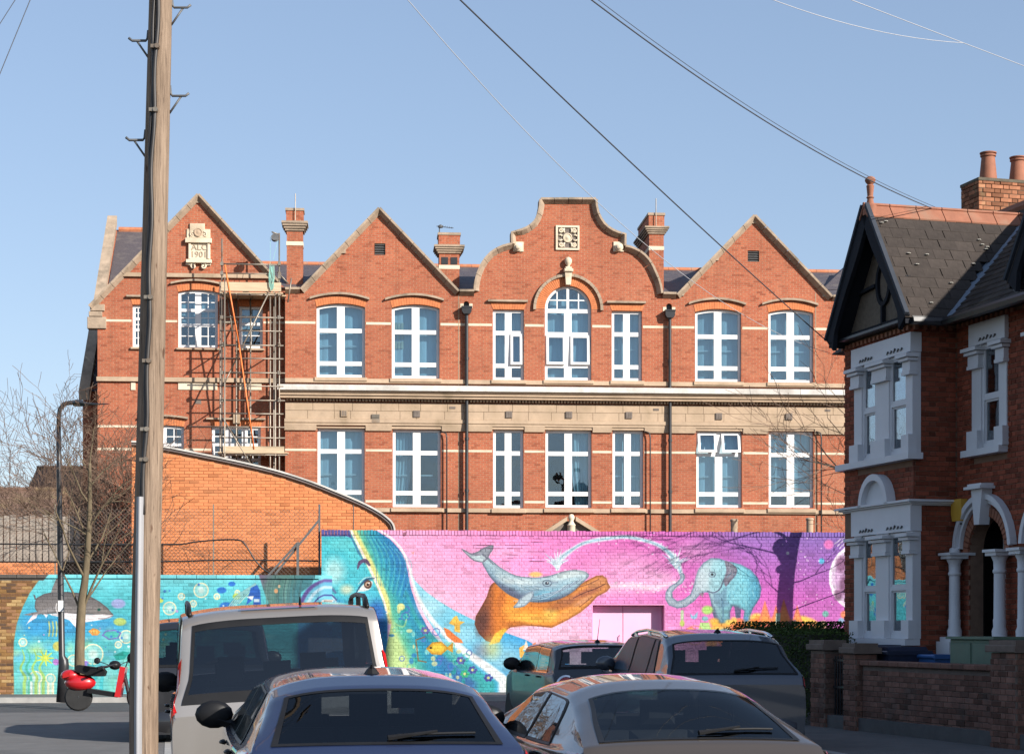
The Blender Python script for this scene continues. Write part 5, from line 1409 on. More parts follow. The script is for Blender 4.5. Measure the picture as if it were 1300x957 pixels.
for px_ in (449,):
    x = H.x(px_); mb = MB(); mb.box(x - .008, x + .008, -.012, -.004, 2, float(np.interp(x, cx_arr, cz_arr)) - .05); mb.build('movement_joint', M_['roof_edge'], hall)
# chain-link fence along the back of the low wall
fence = frame_thing('chain_link_fence', 'rusty chain-link fence with steel posts standing above the shark wall', 'fence', W)
FY = LY + .55
fz0, fz1 = zlow - .02, W.at(270, 646, FY)[1]
posts_px = [(-28, 646), (70, 640), (271, 640), (405.5, 640)]
for px_, py_ in posts_px:
    x = W.x(px_, FY); mb = MB(); w_ = .03 if px_ < 400 else .045
    mb.bar((x, FY, 1.0), (x, FY, W.at(px_, py_, FY)[1]), w_, w_, (0, 1, 0)); mb.build('post', M_['galvanised'] if px_ < 400 else M_['grey_iron'], fence)
for (a, b), (c_, d_), yy in (((405, 660), (349, 729), FY), ((378, 689), (330, 742), FY - .05)):
    p, q = W.at(a, b, yy), W.at(c_, d_, yy); mb = MB(); mb.bar((p[0], yy, p[1]), (q[0], yy, q[1]), .05, .05, (0, 1, 0)); mb.build('brace', M_['grey_iron'], fence)
x = W.x(378, FY - .05); mb = MB(); mb.bar((x, FY - .05, 1.5), (x, FY - .05, W.at(378, 688, FY)[1]), .06, .06, (0, 1, 0)); mb.build('post', M_['grey_iron'], fence)
mat('wire', (0.16, 0.13, 0.11), 0.6, 0.2, 9.0)
mb = MB(); f0, f1 = W.x(-28, FY), W.x(405, FY); hgt = fz1 - fz0; st = .095
k = f0 - hgt
while k < f1:
    for s in (0, 1):
        p = [(k, fz0), (k + hgt, fz1)] if s == 0 else [(k, fz1), (k + hgt, fz0)]
        (x0_, z0_), (x1_, z1_) = p
        if x0_ < f0: t = (f0 - x0_) / (x1_ - x0_); x0_, z0_ = f0, z0_ + (z1_ - z0_) * t
        if x1_ > f1: t = (f1 - x0_) / (x1_ - x0_); x1_, z1_ = f1, z0_ + (z1_ - z0_) * t
        if x1_ - x0_ > .02: mb.tube([(x0_, FY + .01 * s, z0_), (x1_, FY + .01 * s, z1_)], .0032, 3, False)
    k += st
mb.build('chain_link', M_['wire'], fence, kind='stuff')
for pts in ([(-28, 690), (205, 691), (245, 688), (271, 685.5), (302, 685), (312, 692), (322, 708), (334, 722), (345, 728)], [(-28, 713), (205, 712.5), (271, 711), (340, 711), (404, 712)]):
    pts = catmull(pts, 4); mb = MB(); mb.tube([(W.at(a, b, FY - .03)[0], FY - .03, W.at(a, b, FY - .03)[1]) for a, b in pts], .018, 5); mb.build('cable', M_['black_iron'], fence, smooth=True)
# vent pipes standing just behind the tall wall
for px_, top in ((932, 659.5), (1028, 658)):
    p = P(px_, top, 46.5); mb = MB(); mb.lathe([(.085, -p.z), (.085, -.05), (.10, -.04), (.10, 0), (.07, .02)], (0, 0, 0), 12)
    o = mb.build('vent_pipe', M_['tan_stone'], None, auto=40); o.location = p; tag(o, f"buff flue pipe {'above the painted elephant' if px_ < 1000 else 'beside the shadowed tree on the mural'}, poking above the pink wall", 'flue pipe', 'flue pipes behind the pink wall')
# ================================================================== terraced houses on the right
SD, SP = Vector((-.2723, .9622)), Vector((.9622, .2723))        # street direction (away from us) and the way into the houses
def uv(u, v, z=0.0): p = SP * u + SD * v; return Vector((p.x, p.y, z))
HF = Frame(*(SP * 14.3 + SD * 24.4), -74.2)
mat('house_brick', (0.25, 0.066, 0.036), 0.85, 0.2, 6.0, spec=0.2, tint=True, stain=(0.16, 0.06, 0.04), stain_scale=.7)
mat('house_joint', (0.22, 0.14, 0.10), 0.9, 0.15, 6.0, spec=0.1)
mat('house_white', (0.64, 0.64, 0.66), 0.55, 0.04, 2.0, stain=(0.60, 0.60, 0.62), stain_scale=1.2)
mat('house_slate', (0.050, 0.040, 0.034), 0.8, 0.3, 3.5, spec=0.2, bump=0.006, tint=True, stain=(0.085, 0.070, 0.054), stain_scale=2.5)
mat('lichen', (0.62, 0.60, 0.52), 0.9, 0.1, 9)
mat('barge_paint', (0.016, 0.018, 0.024), 0.8, 0.2, 3.0, spec=.15)
mat('barge_edge', (0.04, 0.047, 0.06), 0.8, 0.2, 3.0, spec=.2)
mat('roughcast', (0.14, 0.11, 0.082), 0.95, 0.2, 12.0, bump=0.006, bscale=60)
mat('lead_blue', (0.15, 0.185, 0.23), 0.5, 0.2, 3.0)
mat('terracotta', (0.275, 0.105, 0.058), 0.8, 0.2, 4.0, stain=(0.25, 0.14, 0.09), stain_scale=2.2)
mat('stock_brick', (0.29, 0.125, 0.068), 0.9, 0.3, 5.0, spec=0.15, tint=True, stain=(0.26, 0.22, 0.12), stain_scale=2.5)
mat('moss_joint', (0.10, 0.085, 0.06), 0.95, 0.3, 6.0)
mat('net_curtain', (0.50, 0.52, 0.50), 0.9, 0.15, 3, stretch=(14, 14, 1))
mat('alarm_yellow', (0.62, 0.36, 0.05), 0.45, 0.08, 3.0)
mat('door_dark', (0.03, 0.035, 0.04), 0.4, 0.2, 3.0)
BX0, BX1, BY = -3.74, -1.37, -0.72
EZ = 6.25


def sash_window(root, x0, x1, z0, z1, y, zr, curtain=True):
    """sliding sash: box frame, two sashes with a meeting rail, panes, net curtain"""
    mb = MB(); mb.prism([(x0, z0), (x1, z0), (x1, z1), (x0, z1)], y + .002, y + .06, [[(x0 + .05, z0 + .08), (x1 - .05, z0 + .08), (x1 - .05, zr - .025), (x0 + .05, zr - .025)], [(x0 + .05, zr + .025), (x1 - .05, zr + .025), (x1 - .05, z1 - .05), (x0 + .05, z1 - .05)]])
    w = mb.build('window', MATS['house_white'], root)
    for za, zb, yy in ((z0 + .07, zr - .02, .045), (zr + .02, z1 - .04, .028)):
        mb = MB(); mb.prism([(x0 + .04, za), (x1 - .04, za), (x1 - .04, zb), (x0 + .04, zb)], y + yy - .018, y + yy + .012, [[(x0 + .075, za + .05), (x1 - .075, za + .05), (x1 - .075, zb - .035), (x0 + .075, zb - .035)]]); mb.build('sash', MATS['house_white'], w)
        mb = MB(); mb.box(x0 + .07, x1 - .07, y + yy, y + yy + .005, za + .045, zb - .035); mb.build('pane', MATS['house_glass'], w)
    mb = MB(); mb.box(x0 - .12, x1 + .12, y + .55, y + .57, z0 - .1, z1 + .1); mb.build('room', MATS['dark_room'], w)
    if curtain:
        mb = MB(); folds(mb, x0 + (x1 - x0) * .42, x1 + .1, z0, z1, y + .32, .02, 14); mb.build('net_curtain', MATS['net_curtain'], w)
    return w


def surround(root, xs, zsill, zhead, ztop, y, sill_x, sill_z=None):
    """white painted pilasters with moulded capitals, a plain lintel block with drops, and a sill. xs: [(x0, x1)] openings"""
    wm = MATS['house_white']
    pil = [(xs[0][0] - .27, xs[0][0])] + [(xs[i][1], xs[i + 1][0]) for i in range(len(xs) - 1)] + [(xs[-1][1], xs[-1][1] + .20)]
    for a, b in pil:
        mb = MB(); mb.box(a, b, y - .02, y + .12, zsill, zhead + .005); p = mb.build('pilaster', wm, root)
        mb = MB()
        for k, (e, za, zb) in enumerate(((.03, -.34, -.29), (.02, -.29, -.14), (.055, -.14, -.09), (.085, -.09, -.03))):
            mb.box(a - e, b + e, y - .05 - e * 1.4, y + .05, zhead + za + .003 * k, zhead + zb)
        mb.build('capital', wm, p)
        mb = MB(); mb.box(a - .02, b + .02, y - .10, y + .05, zsill, zsill + .28); mb.build('plinth', wm, p)
    mb = MB(); mb.box(pil[0][0] - .02, pil[-1][1] + .02, y - .065, y + .12, zhead + .005, ztop); l = mb.build('lintel', wm, root)
    mb = MB()
    for a, b in xs:
        for k in range(5):
            xx = a + (b - a) * (k + .5) / 5; s_ = .035 if k != 2 else .055
            mb.tube([(xx - .03, y - .075, zhead + .05), (xx + .03, y - .08, zhead + .05 + s_)], [.006, .016], 5)
    mb.build('lintel_ornament', MATS['grey_iron'], l, kind='stuff')
    mb = MB(); mb.box(sill_x[0], sill_x[1], y - .15, y + .10, zsill - .10, zsill - .002); mb.build('window_sill', wm, root)


def build_house(name, label, n_single, seed):
    r = frame_thing(name, label, 'house', HF, 'terraced houses')
    hm, jm, wm = MATS['house_brick'], MATS['house_joint'], MATS['house_white']
    upx = [(-3.06, -2.58), (-2.13, -1.56)]; lox = [(-3.06, -2.56), (-2.14, -1.56)]
    # bodies behind the brickwork
    mb = MB(); e = .012
    def hole(a, b, c, d): return [(a, c), (b, c), (b, d), (a, d)]
    mb.prism([(BX0 + e, 0), (BX1 - e, 0), (BX1 - e, EZ), (BX0 + e, EZ)], BY + e, BY + .24, [hole(*q, 4.22, 5.76) for q in upx] + [hole(*q, 1.42, 3.06) for q in lox])
    mb.box(BX1 - .24, BX1 - e, BY + .24, 0.2, 0, EZ); mb.box(BX0 + e, BX0 + .2, BY + .24, 0.2, 0, EZ)
    AC, AZ, AR = -.47, 2.72, .52
    arch = [(AC - AR, 0.9), (AC + AR, 0.9)] + arc_pts(AC, AZ, AR, 0, 180, 14)
    mb.prism([(BX1, 0), (.475, 0), (.475, EZ), (BX1, EZ)], e, .24, [hole(-.60, -.08, 4.2, 5.78), arch])
    mb.box(-5.0, BX0, e, .24, 0, EZ)
    mb.build('wall', jm, r)
    def bay_sp(z):
        if 4.06 < z < 6.06: return [(BX0, -3.26), (-1.39, BX1)]
        if 3.04 < z < 3.55: return []
        if 1.25 < z < 3.1: return [(BX0, -3.30), (-1.39, BX1)]
        return [(BX0, BX1)]
    def main_sp(z):
        if 4.06 < z < 6.11: return [(BX1, -.86), (.10, .475)]
        if .9 < z < AZ: return [(BX1, AC - AR), (AC + AR, .475)]
        if AZ <= z < AZ + AR:
            q = math.sqrt(AR ** 2 - (z - AZ) ** 2); return [(BX1, AC - q), (AC + q, .475)]
        return [(BX1, .475)]
    n3 = n_single // 3
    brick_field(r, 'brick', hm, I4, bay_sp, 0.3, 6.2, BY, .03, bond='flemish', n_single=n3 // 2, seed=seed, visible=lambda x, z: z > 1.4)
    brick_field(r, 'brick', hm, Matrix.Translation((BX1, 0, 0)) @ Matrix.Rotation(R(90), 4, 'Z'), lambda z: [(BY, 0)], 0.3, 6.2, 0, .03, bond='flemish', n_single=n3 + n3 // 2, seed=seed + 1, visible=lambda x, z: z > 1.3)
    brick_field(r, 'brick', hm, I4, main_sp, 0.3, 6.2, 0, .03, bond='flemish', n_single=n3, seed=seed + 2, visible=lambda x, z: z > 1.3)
    brick_field(r, 'brick', hm, I4, lambda z: [(-5.0, BX0)], 0.3, 6.2, 0, .03, bond='flemish', n_single=0, seed=seed + 3)
    # windows with their white surrounds
    for q in upx: sash_window(r, q[0], q[1], 4.24, 5.76, BY, 5.02)
    for q in lox: sash_window(r, q[0], q[1], 1.44, 3.06, BY, 2.20)
    sash_window(r, -.60, -.08, 4.24, 5.78, 0, 4.98, curtain=False)
    surround(r, upx, 4.24, 5.76, 6.056, BY, (BX0 - .02, BX1 + .12))
    surround(r, lox, 1.44, 3.06, 3.45, BY, (BX0 + .15, BX1 + .02))
    surround(r, [(-.60, -.08)], 4.24, 5.78, 6.11, 0, (-.98, .12))
    # cornice over the ground-floor window, carried round the side, and its little arched pediment
    c = MB()
    for k, (o, za, zb) in enumerate(((.05, 3.452, 3.475), (.10, 3.475, 3.50), (.15, 3.50, 3.535))):
        c.box(BX0 - o + .1, BX1 + o, BY - o, BY, za + .001 * k, zb); c.box(BX1, BX1 + o, BY, 0.0, za + .001 * k, zb)
    c.build('cornice', wm, r)
    pc = -2.44
    mb = MB(); mb.prism(arc_pts(pc, 3.50, .50, 0, 180, 16) + arc_pts(pc, 3.50, .40, 180, 0, 16), BY - .15, BY)
    pd_ = mb.build('arched_pediment', wm, r); mb = MB(); mb.prism(arc_pts(pc, 3.50, .405, 0, 180, 14), BY - .06, BY - .005); mb.build('tympanum', wm, pd_)
    # dentilled brick eaves course
    mb = MB()
    x = BX0
    while x < BX1 - .05: mb.box(x, x + .07, BY - .055, BY, 6.10, 6.165); x += .14
    a = BY
    while a < -.05: mb.box(BX1, BX1 + .05, a, a + .07, 6.10, 6.165); a += .14
    x = BX1 + .1
    while x < .40: mb.box(x, x + .07, -.055, 0, 6.12, 6.185); x += .14
    mb.tv = None; mb.build('dentil', MATS['terracotta'], r, kind='stuff')
    # gable: roughcast face with a painted ring and struts, barge boards, eaves
    gx, gz, hw, gy = -2.30, 8.09, 1.31, -1.05
    mb = MB(); mb.prism([(gx - hw + .1, EZ + .0), (gx + hw - .1, EZ + .0), (gx, gz - .12)], BY - .02, BY + .1); mb.build('gable_face', MATS['roughcast'], r)
    mb = MB(); cx_, cz_ = gx + .05, 6.95
    ring = [(cx_ + .24 * math.cos(t * math.pi / 12), cz_ + .36 * math.sin(t * math.pi / 12)) for t in range(24)]; inn = [(cx_ + .175 * math.cos(t * math.pi / 12), cz_ + .29 * math.sin(t * math.pi / 12)) for t in range(24)]
    mb.prism(ring, BY - .07, BY - .02, [inn]); mb.build('timber_ring', MATS['barge_paint'], r)
    for a, b in (((cx_ - .24, BY - .045, cz_), (gx - 1.0, BY - .045, cz_ - .05)), ((cx_ + .24, BY - .045, cz_), (gx + .85, BY - .045, cz_ - .05)), ((cx_, BY - .045, cz_ + .36), (cx_, BY - .045, gz - .25)), ((cx_, BY - .045, cz_ - .36), (cx_, BY - .045, EZ)), ((gx - hw + .1, BY - .045, EZ + .05), (gx + hw - .1, BY - .045, EZ + .05))):
        mb = MB(); mb.bar(a, b, .05, .09, (0, 1, 0)); mb.build('timber_strut', MATS['barge_paint'], r)
    for s in (-1, 1):
        L = math.hypot(hw, gz - 6.19); n = 10
        up, lo = [], []
        for k in range(n + 1):
            t = k / n; x, z = gx + s * hw * t, gz - (gz - 6.19) * t
            wv = .15 + .04 * math.sin(t * math.pi * 2.0) + (.10 if k == n else 0)
            up.append((x + s * .05, z + .05)); lo.append((x - s * wv * .75, z - wv * .55))
        mb = MB(); pts = up + lo[::-1]; mb.prism(pts if s > 0 else pts[::-1], gy - .02, gy + .05); b_ = mb.build('barge_board', MATS['barge_paint'], r)
        mb = MB(); t2 = [(p[0] + s * .035, p[1] + .03) for p in up]; q = up + t2[::-1]; mb.prism(q if s < 0 else q[::-1], gy - .05, gy + .02); mb.build('barge_moulding', MATS['barge_edge'], b_)
    # gable roof: slab, slates on the slope that faces the camera, ridge tiles, finial
    yv = 1.74; mz = lambda y: EZ + .9 * (y + .3)
    mb = MB()
    for s in (-1, 1):
        A = [(gx, gy, gz - .02), (gx + s * hw, gy, 6.19), (gx + s * hw, -.35, 6.19), (gx, yv, gz - .02)]
        mb.add(A + [(p[0], p[1], p[2] - .07) for p in A], [(0, 1, 2, 3), (7, 6, 5, 4), (0, 4, 5, 1), (1, 5, 6, 2), (2, 6, 7, 3), (3, 7, 4, 0)])
    slab = mb.build('roof', MATS['house_slate'], r); slab.data.materials.clear(); slab.data.materials.append(MATS['barge_paint'])
    sl = Vector((hw, 0, 6.19 - gz)).normalized(); nrm = Vector((-sl.z, 0, sl.x)); nrm = nrm if nrm.z > 0 else -nrm
    Ls = math.hypot(hw, gz - 6.19); rows = 11; ex = Ls / rows; meshes = []
    for t in range(6):
        m = MB(); m.tv = .88 + .05 * t; m.box(0, .292, 0, ex * 1.28, 0, .012); meshes.append(m.mesh('slate', MATS['house_slate']))
    hm2 = MB(); hm2.tv = .9; hm2.box(.15, .292, 0, ex * 1.28, 0, .012); half = hm2.mesh('slate', MATS['house_slate'])
    for k in range(rows):
        y = gy - .02 - (.15 if k % 2 else 0)
        while y < 1.9:
            p = Vector((gx, y, gz)) + sl * (ex * (k + 1)) + nrm * .022
            if p.z + .10 > mz(y + .15):
                up_ = (-sl + nrm * -.022).normalized(); yy = Vector((0, 1, 0)); nn = yy.cross(up_)
                M = Matrix((( yy.x, up_.x, nn.x, p.x), (yy.y, up_.y, nn.y, p.y + rng.uniform(-.006, .006)), (yy.z, up_.z, nn.z, p.z + rng.uniform(-.004, .004)), (0, 0, 0, 1)))
                o = bpy.data.objects.new('slate', meshes[rng.randrange(6)] if y > gy - .1 else half); o.matrix_local = M; link(o, r)
            y += .30
    mb = MB()
    for k in range(16):
        d, y = rng.uniform(.3, Ls - .1), rng.uniform(-.9, 1.7); p = Vector((gx, y, gz)) + sl * d + nrm * .05
        if p.z > mz(y) + .25: mb.lathe([(.0, .012), (.03, .006), (.035, 0)][::-1], p, 6)
    mb.build('lichen_spots', MATS['lichen'], r, kind='stuff')
    y = gy - .04; k = 0
    while y < yv - .1:
        mb = MB(); ye = y + .435
        for s in (-1, 1):
            v = [(gx, yy_, gz + .075) for yy_ in (y, ye)] + [(gx + s * .15, yy_, gz - .13) for yy_ in (ye, y)]
            v2 = [(p[0] - s * .012, p[1], p[2] - .03) for p in v]
            mb.add(v + v2, [(0, 1, 2, 3), (7, 6, 5, 4), (0, 4, 5, 1), (1, 5, 6, 2), (2, 6, 7, 3), (3, 7, 4, 0)])
        mb.tube([(gx, y, gz + .075), (gx, ye, gz + .075)], .03, 6)
        mb.build('ridge_tile', MATS['terracotta'], r); y += .45
    fx = MB(); fx.lathe([(.12, -.12), (.11, .02), (.06, .06), (.045, .14), (.062, .16), (.045, .18), (.058, .32), (.062, .34), (.04, .36)], (gx, gy + .08, gz + .02), 14); f_ = fx.build('finial', MATS['terracotta'], r, auto=40)
    fx = MB(); fx.lathe([(.04, .36), (.075, .40), (.085, .43), (.07, .465), (.035, .485), (0, .495)], (gx, gy + .08, gz + .02), 14); fx.build('finial_cap', MATS['terracotta'], f_, auto=40)
    mb = MB(); mb.bar((gx + hw - .02, -.36, 6.245), (gx + .04, yv - .05, gz - .02), .30, .03, (.3, -.4, 1)); mb.build('valley_flashing', MATS['lead_blue'], r)
    # main roof in courses, ridge, gutters
    x0, x1 = -5.0, .475; yr, zr = 2.16, mz(2.16)
    mb = MB(); mb.add([(x, y, z) for x in (x0, x1) for y, z in ((-.32, EZ - .02), (yr, zr - .02), (5.52, EZ - .02))], [(0, 2, 1), (3, 4, 5), (0, 1, 4, 3), (1, 2, 5, 4), (0, 3, 5, 2)]); rf = mb.build('roof', MATS['barge_paint'], r)
    mb = MB()
    for k in range(20):
        ya, yb = -.34 + (yr + .34) * k / 20, -.34 + (yr + .34) * (k + 1.3) / 20; yb = min(yb, yr)
        x = x0 - (.15 if k % 2 else 0)
        while x < x1:
            xa, xb = max(x, x0) + .004, min(x + .296, x1) - .004
            if xb > xa + .02 and not (gx - hw - .3 < xb and xa < gx + hw + .3 and ya < yv and abs((xa + xb) / 2 - gx) < hw * (1 - (ya + .3) / (yv + .3)) - .1):
                mb.tv = rng.uniform(.75, 1.25); mb.add([(xa, ya, mz(ya) + .03), (xb, ya, mz(ya) + .03), (xb, yb, mz(yb) + .008), (xa, yb, mz(yb) + .008), (xa, ya, mz(ya) + .012), (xb, ya, mz(ya) + .012)], [(0, 1, 2, 3), (4, 5, 1, 0)])
            x += .30
    mb.build('slates', MATS['house_slate'], rf, kind='stuff')
    mb = MB(); mb.tube([(x0, yr, zr), (x1, yr, zr)], .12, 8); mb.build('ridge_tiles', MATS['terracotta'], rf)
    mb = MB(); mb.tube([(gx + hw + .02, gy + .1, 6.16), (gx + hw + .02, -.42, 6.16), (x1, -.42, 6.16)], .065, 6); mb.box(BX1, x1, -.40, .1, 6.19, 6.24); mb.box(BX1 - .05, gx + hw + .03, gy + .1, -.3, 6.19, 6.235); mb.box(gx - hw, BX0 + .05, gy + .1, -.3, 6.19, 6.235); mb.box(BX0, BX1, gy + .1, BY, 6.20, 6.24); mb.build('gutter', MATS['black_iron'], r)
    # back and end walls
    mb = MB(); mb.box(x0, x1, 5.0, 5.2, 0, EZ); mb.box(x0, x0 + .22, .24, 5.0, 0, EZ); mb.box(x1 - .1, x1, .24, 5.0, 0, EZ); mb.prism([(0, 0), (1, 0), (1, 1)], 0, .001)
    mb.v = mb.v[:-6]; mb.f = [f for f in mb.f if max(f) < len(mb.v)]; mb.m = [0] * len(mb.f); mb.build('rear_wall', hm, r)
    # porch: arch, hood, keystone, columns, recess, door
    mb = MB(); n = 22
    for i in range(n):
        a0, a1 = 180 * i / n + .8, 180 * (i + 1) / n - .8
        mb.prism(arc_pts(AC, AZ, AR + .002, a0, a1, 1) + arc_pts(AC, AZ, AR + .14, a1, a0, 1), -.02, .23)
    mb.build('porch_arch', MATS['terracotta'], r)
    mb = MB(); mb.prism(arc_pts(AC, AZ + .02, .84, 4, 176, 22) + arc_pts(AC, AZ + .02, .76, 176, 4, 22), -.11, .0); mb.prism(arc_pts(AC, AZ + .02, .755, 4, 176, 22) + arc_pts(AC, AZ + .02, .70, 176, 4, 22), -.06, .0)
    hd = mb.build('porch_hood', wm, r); mb = MB(); mb.lathe([(.07, -.06), (.09, -.02), (.08, .05), (.04, .07)], (AC - .80, -.08, AZ + .03), 10); mb.build('hood_stop', wm, hd, smooth=True)
    mb = MB(); mb.prism([(AC - .07, AZ + AR - .12), (AC + .07, AZ + AR - .12), (AC + .16, AZ + .92), (AC - .16, AZ + .92)], -.17, 0); kk = mb.build('keystone', wm, r); mb = MB(); mb.box(AC - .24, AC + .24, -.25, 0, AZ + .92, AZ + .96); mb.box(AC - .20, AC + .20, -.21, 0, AZ + .96, AZ + 1.0); mb.build('keystone_cap', wm, kk)
    for cx2 in (AC - AR - .16, AC + AR + .10):
        cb = .085; yc = -.15
        mb = MB(); mb.lathe([(cb * 1.25, 1.47), (cb * 1.3, 1.56), (cb * 1.05, 1.62), (cb * 1.1, 1.72), (cb, 1.74), (cb * .95, 2.38), (cb * 1.15, 2.40), (cb * 1.15, 2.43), (cb, 2.45), (cb * 1.05, 2.56), (cb * 1.5, 2.64)], (cx2, yc, 0), 18); cl = mb.build('column', wm, r, auto=40)
        mb = MB(); mb.box(cx2 - .15, cx2 + .15, yc - .15, .1, 2.64, 2.69); mb.box(cx2 - .18, cx2 + .18, yc - .18, .1, 2.69, 2.73); mb.build('impost', wm, cl); mb = MB(); mb.box(cx2 - .16, cx2 + .16, yc - .16, .1, 1.40, 1.47); mb.box(cx2 - .20, cx2 + .2, yc - .2, .1, .6, 1.40); mb.build('column_base', wm, cl)
    mb = MB(); mb.box(AC - AR - .02, AC - AR + .04, .24, .6, .9, 3.3); mb.box(AC + AR - .04, AC + AR + .02, .24, .6, .9, 3.3); mb.box(AC - AR, AC + AR, .24, .62, 3.26, 3.3); mb.build('porch_reveal', hm, r)
    mb = MB(); mb.prism([(AC - AR + .04, .9), (AC + AR - .04, .9), (AC + AR - .04, 3.25), (AC - AR + .04, 3.25)], .55, .65, [[(AC - AR + .12, .9), (AC + AR - .12, .9), (AC + AR - .12, 3.1), (AC - AR + .12, 3.1)]]); mb.build('door_frame', wm, r)
    mb = MB(); mb.bbox(AC - AR + .12, AC + AR - .12, .60, .66, .9, 3.1); mb.build('door', MATS['door_dark'], r)
    mb = MB(); mb.box(AC - AR - .1, AC + AR + .1, -.35, .65, 0, .9); mb.box(AC - AR + .1, AC + AR - .1, -.7, -.35, 0, .6); mb.build('doorstep', MATS['tan_stone'], r)
    return r


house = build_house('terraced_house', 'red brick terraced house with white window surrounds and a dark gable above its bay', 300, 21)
# chimney stack on the far party wall of the first house
ck = MB(); ck.box(-5.32, -4.712, 2.29, 4.0, 7.2, 9.24); chim = ck.build('chimney', MATS['moss_joint'], house)
yy0, yy1 = 2.28, 4.0
brick_field(house, 'brick', MATS['stock_brick'], Matrix.Translation((-4.70, 0, 0)) @ Matrix.Rotation(R(90), 4, 'Z'), lambda z: [(yy0, yy1)], 7.9, 9.32, 0, .04, bond='flemish', n_single=90, seed=61, tints=(.6, 1.35), proud=.008, visible=lambda x, z: x < 3.7 and z > 8.3)
brick_field(house, 'brick', MATS['stock_brick'], Matrix.Translation((0, 2.28, 0)), lambda z: [(-5.32, -4.70 - .041)], 7.9, 9.32, 0, .04, bond='flemish', n_single=40, seed=62, tints=(.6, 1.35), proud=.008, visible=lambda x, z: z > 8.3)
mb = MB(); mb.box(-5.33, -4.69, 2.27, 4.01, 9.30, 9.35); mb.build('mortar_flaunching', MATS['moss_joint'], chim)
for y_ in (2.62, 3.20):
    zt = 9.86 if y_ < 3 else 9.82
    mb = MB(); mb.lathe([(.155, 9.34), (.15, 9.42), (.115, zt - .08), (.135, zt - .07), (.135, zt - .04), (.12, zt - .03), (.145, zt - .02), (.145, zt), (.10, zt), (.09, zt - .2)], (-4.98, y_, 0), 18); mb.build('chimney_pot', MATS['terracotta'], chim, auto=45)
house2 = build_house('terraced_house', 'second terraced house, its white-edged gable and porch just showing at the right edge', 0, 31)
house2.scale = (-1, 1, 1); o2 = HF.world(.95, 0); house2.location = o2
for k, (sc, xx) in enumerate(((1, 10.95), (-1, 11.9))):  # unseen nearer houses of the row, added to cast shade on the street
    h = copy_tree(house2); h.scale = (sc, 1, 1); h.location = HF.world(xx, 0)
    h['label'] = ('third' if k == 0 else 'fourth') + ' terraced house of the shaded row, unseen, added for the shadow it casts'
x, z = HF.at(1221, 648, -.02)
mb = MB(); mb.prism([(x - .15, z - .06), (x - .11, z - .16), (x + .11, z - .16), (x + .15, z - .06), (x + .15, z + .17), (x - .15, z + .17)], -.12, -.01)
ab = mb.build('alarm_box', MATS['alarm_yellow'], None); ab.matrix_basis = house.matrix_basis.copy(); tag(ab, 'yellow burglar alarm box on the brick wall beside the white porch arch', 'alarm box')
mb = MB(); mb.box(x - .08, x + .08, -.09, -.012, z - .215, z - .165); mb.build('alarm_base', MATS['black_iron'], ab)
# ================================================================== ground, road, pavements, garden wall, hedge, bins
mat('asphalt', (0.055, 0.055, 0.058), 0.9, 0.25, 9.0, bump=0.006, bscale=90, stain=(0.085, 0.083, 0.08), stain_scale=.5)
mat('paving', (0.12, 0.115, 0.11), 0.9, 0.15, 3.0, bump=0.004, stain=(0.08, 0.078, 0.075))
mat('kerb_stone', (0.33, 0.32, 0.30), 0.85, 0.15, 4.0)
mat('earth', (0.10, 0.085, 0.06), 0.95, 0.3, 1.5)
mat('white_line', (0.72, 0.72, 0.68), 0.8, 0.12, 8.0)
mat('hedge_leaf', (0.050, 0.085, 0.022), 0.6, 0.45, 14.0, spec=0.3)
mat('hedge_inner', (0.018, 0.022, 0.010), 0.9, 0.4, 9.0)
mat('garden_brick', (0.22, 0.115, 0.085), 0.9, 0.25, 6.0, spec=0.15, tint=True, stain=(0.12, 0.09, 0.075), stain_scale=2.0)
mat('garden_joint', (0.17, 0.125, 0.10), 0.95, 0.2, 6.0)
mat('bin_navy', (0.018, 0.026, 0.055), 0.45, 0.15, 4.0)
mat('bin_blue', (0.03, 0.11, 0.30), 0.5, 0.15, 4.0)
mat('cabinet_green', (0.10, 0.16, 0.11), 0.55, 0.15, 3.0, stain=(0.07, 0.11, 0.08))
def slab(name, pts, z0, z1, m, parent=None, kind='structure'):
    mb = MB(); n = len(pts); v = [(p.x, p.y, z0) for p in pts] + [(p.x, p.y, z1) for p in pts]
    mb.add(v, [tuple(range(n - 1, -1, -1)), tuple(range(n, 2 * n))] + [(i, (i + 1) % n, (i + 1) % n + n, i + n) for i in range(n)])
    return mb.build(name, MATS[m], parent, kind=kind)
slab('ground', [Vector(q) for q in ((-900, -300, 0), (900, -300, 0), (900, 1800, 0), (-900, 1800, 0))], -.4, -.02, 'earth')
RA = R(10.3)                                          # the street runs 10 degrees left of straight ahead
S2, P2 = Vector((-math.sin(RA), math.cos(RA))), Vector((math.cos(RA), math.sin(RA)))
def uw(u, v, z=0.0): p = P2 * u + S2 * v; return Vector((p.x, p.y, z))
slab('road', [uw(.10, -12), uw(7.75, -12), uw(7.75, 38), uw(.10, 38)], -.3, 0, 'asphalt')
c0, c1, c2, c3 = W.world(-16, -2.6), W.world(26, -2.6), W.world(26, -8.5), W.world(-16, -8.5)
slab('cross_road', [c3, c2, c1, c0], -.3, .004, 'asphalt')
slab('pavement', [uw(-4.5, -12), uw(-.05, -12), uw(-.05, 34.4), uw(-4.5, 34.4)], -.2, .11, 'paving')
slab('pavement', [uw(7.90, -12), uw(16, -12), uw(16, 34.6), uw(7.90, 34.6)], -.2, .11, 'paving')
slab('pavement', [W.world(-16, -2.4), W.world(26, -2.4), W.world(26, .2), W.world(-16, .2)], -.2, .112, 'paving')
for a, b in ((-.048, .098), (7.752, 7.898)): slab('kerb', [uw(a, -12), uw(b, -12), uw(b, 34.5), uw(a, 34.5)], -.2, .115, 'kerb_stone')
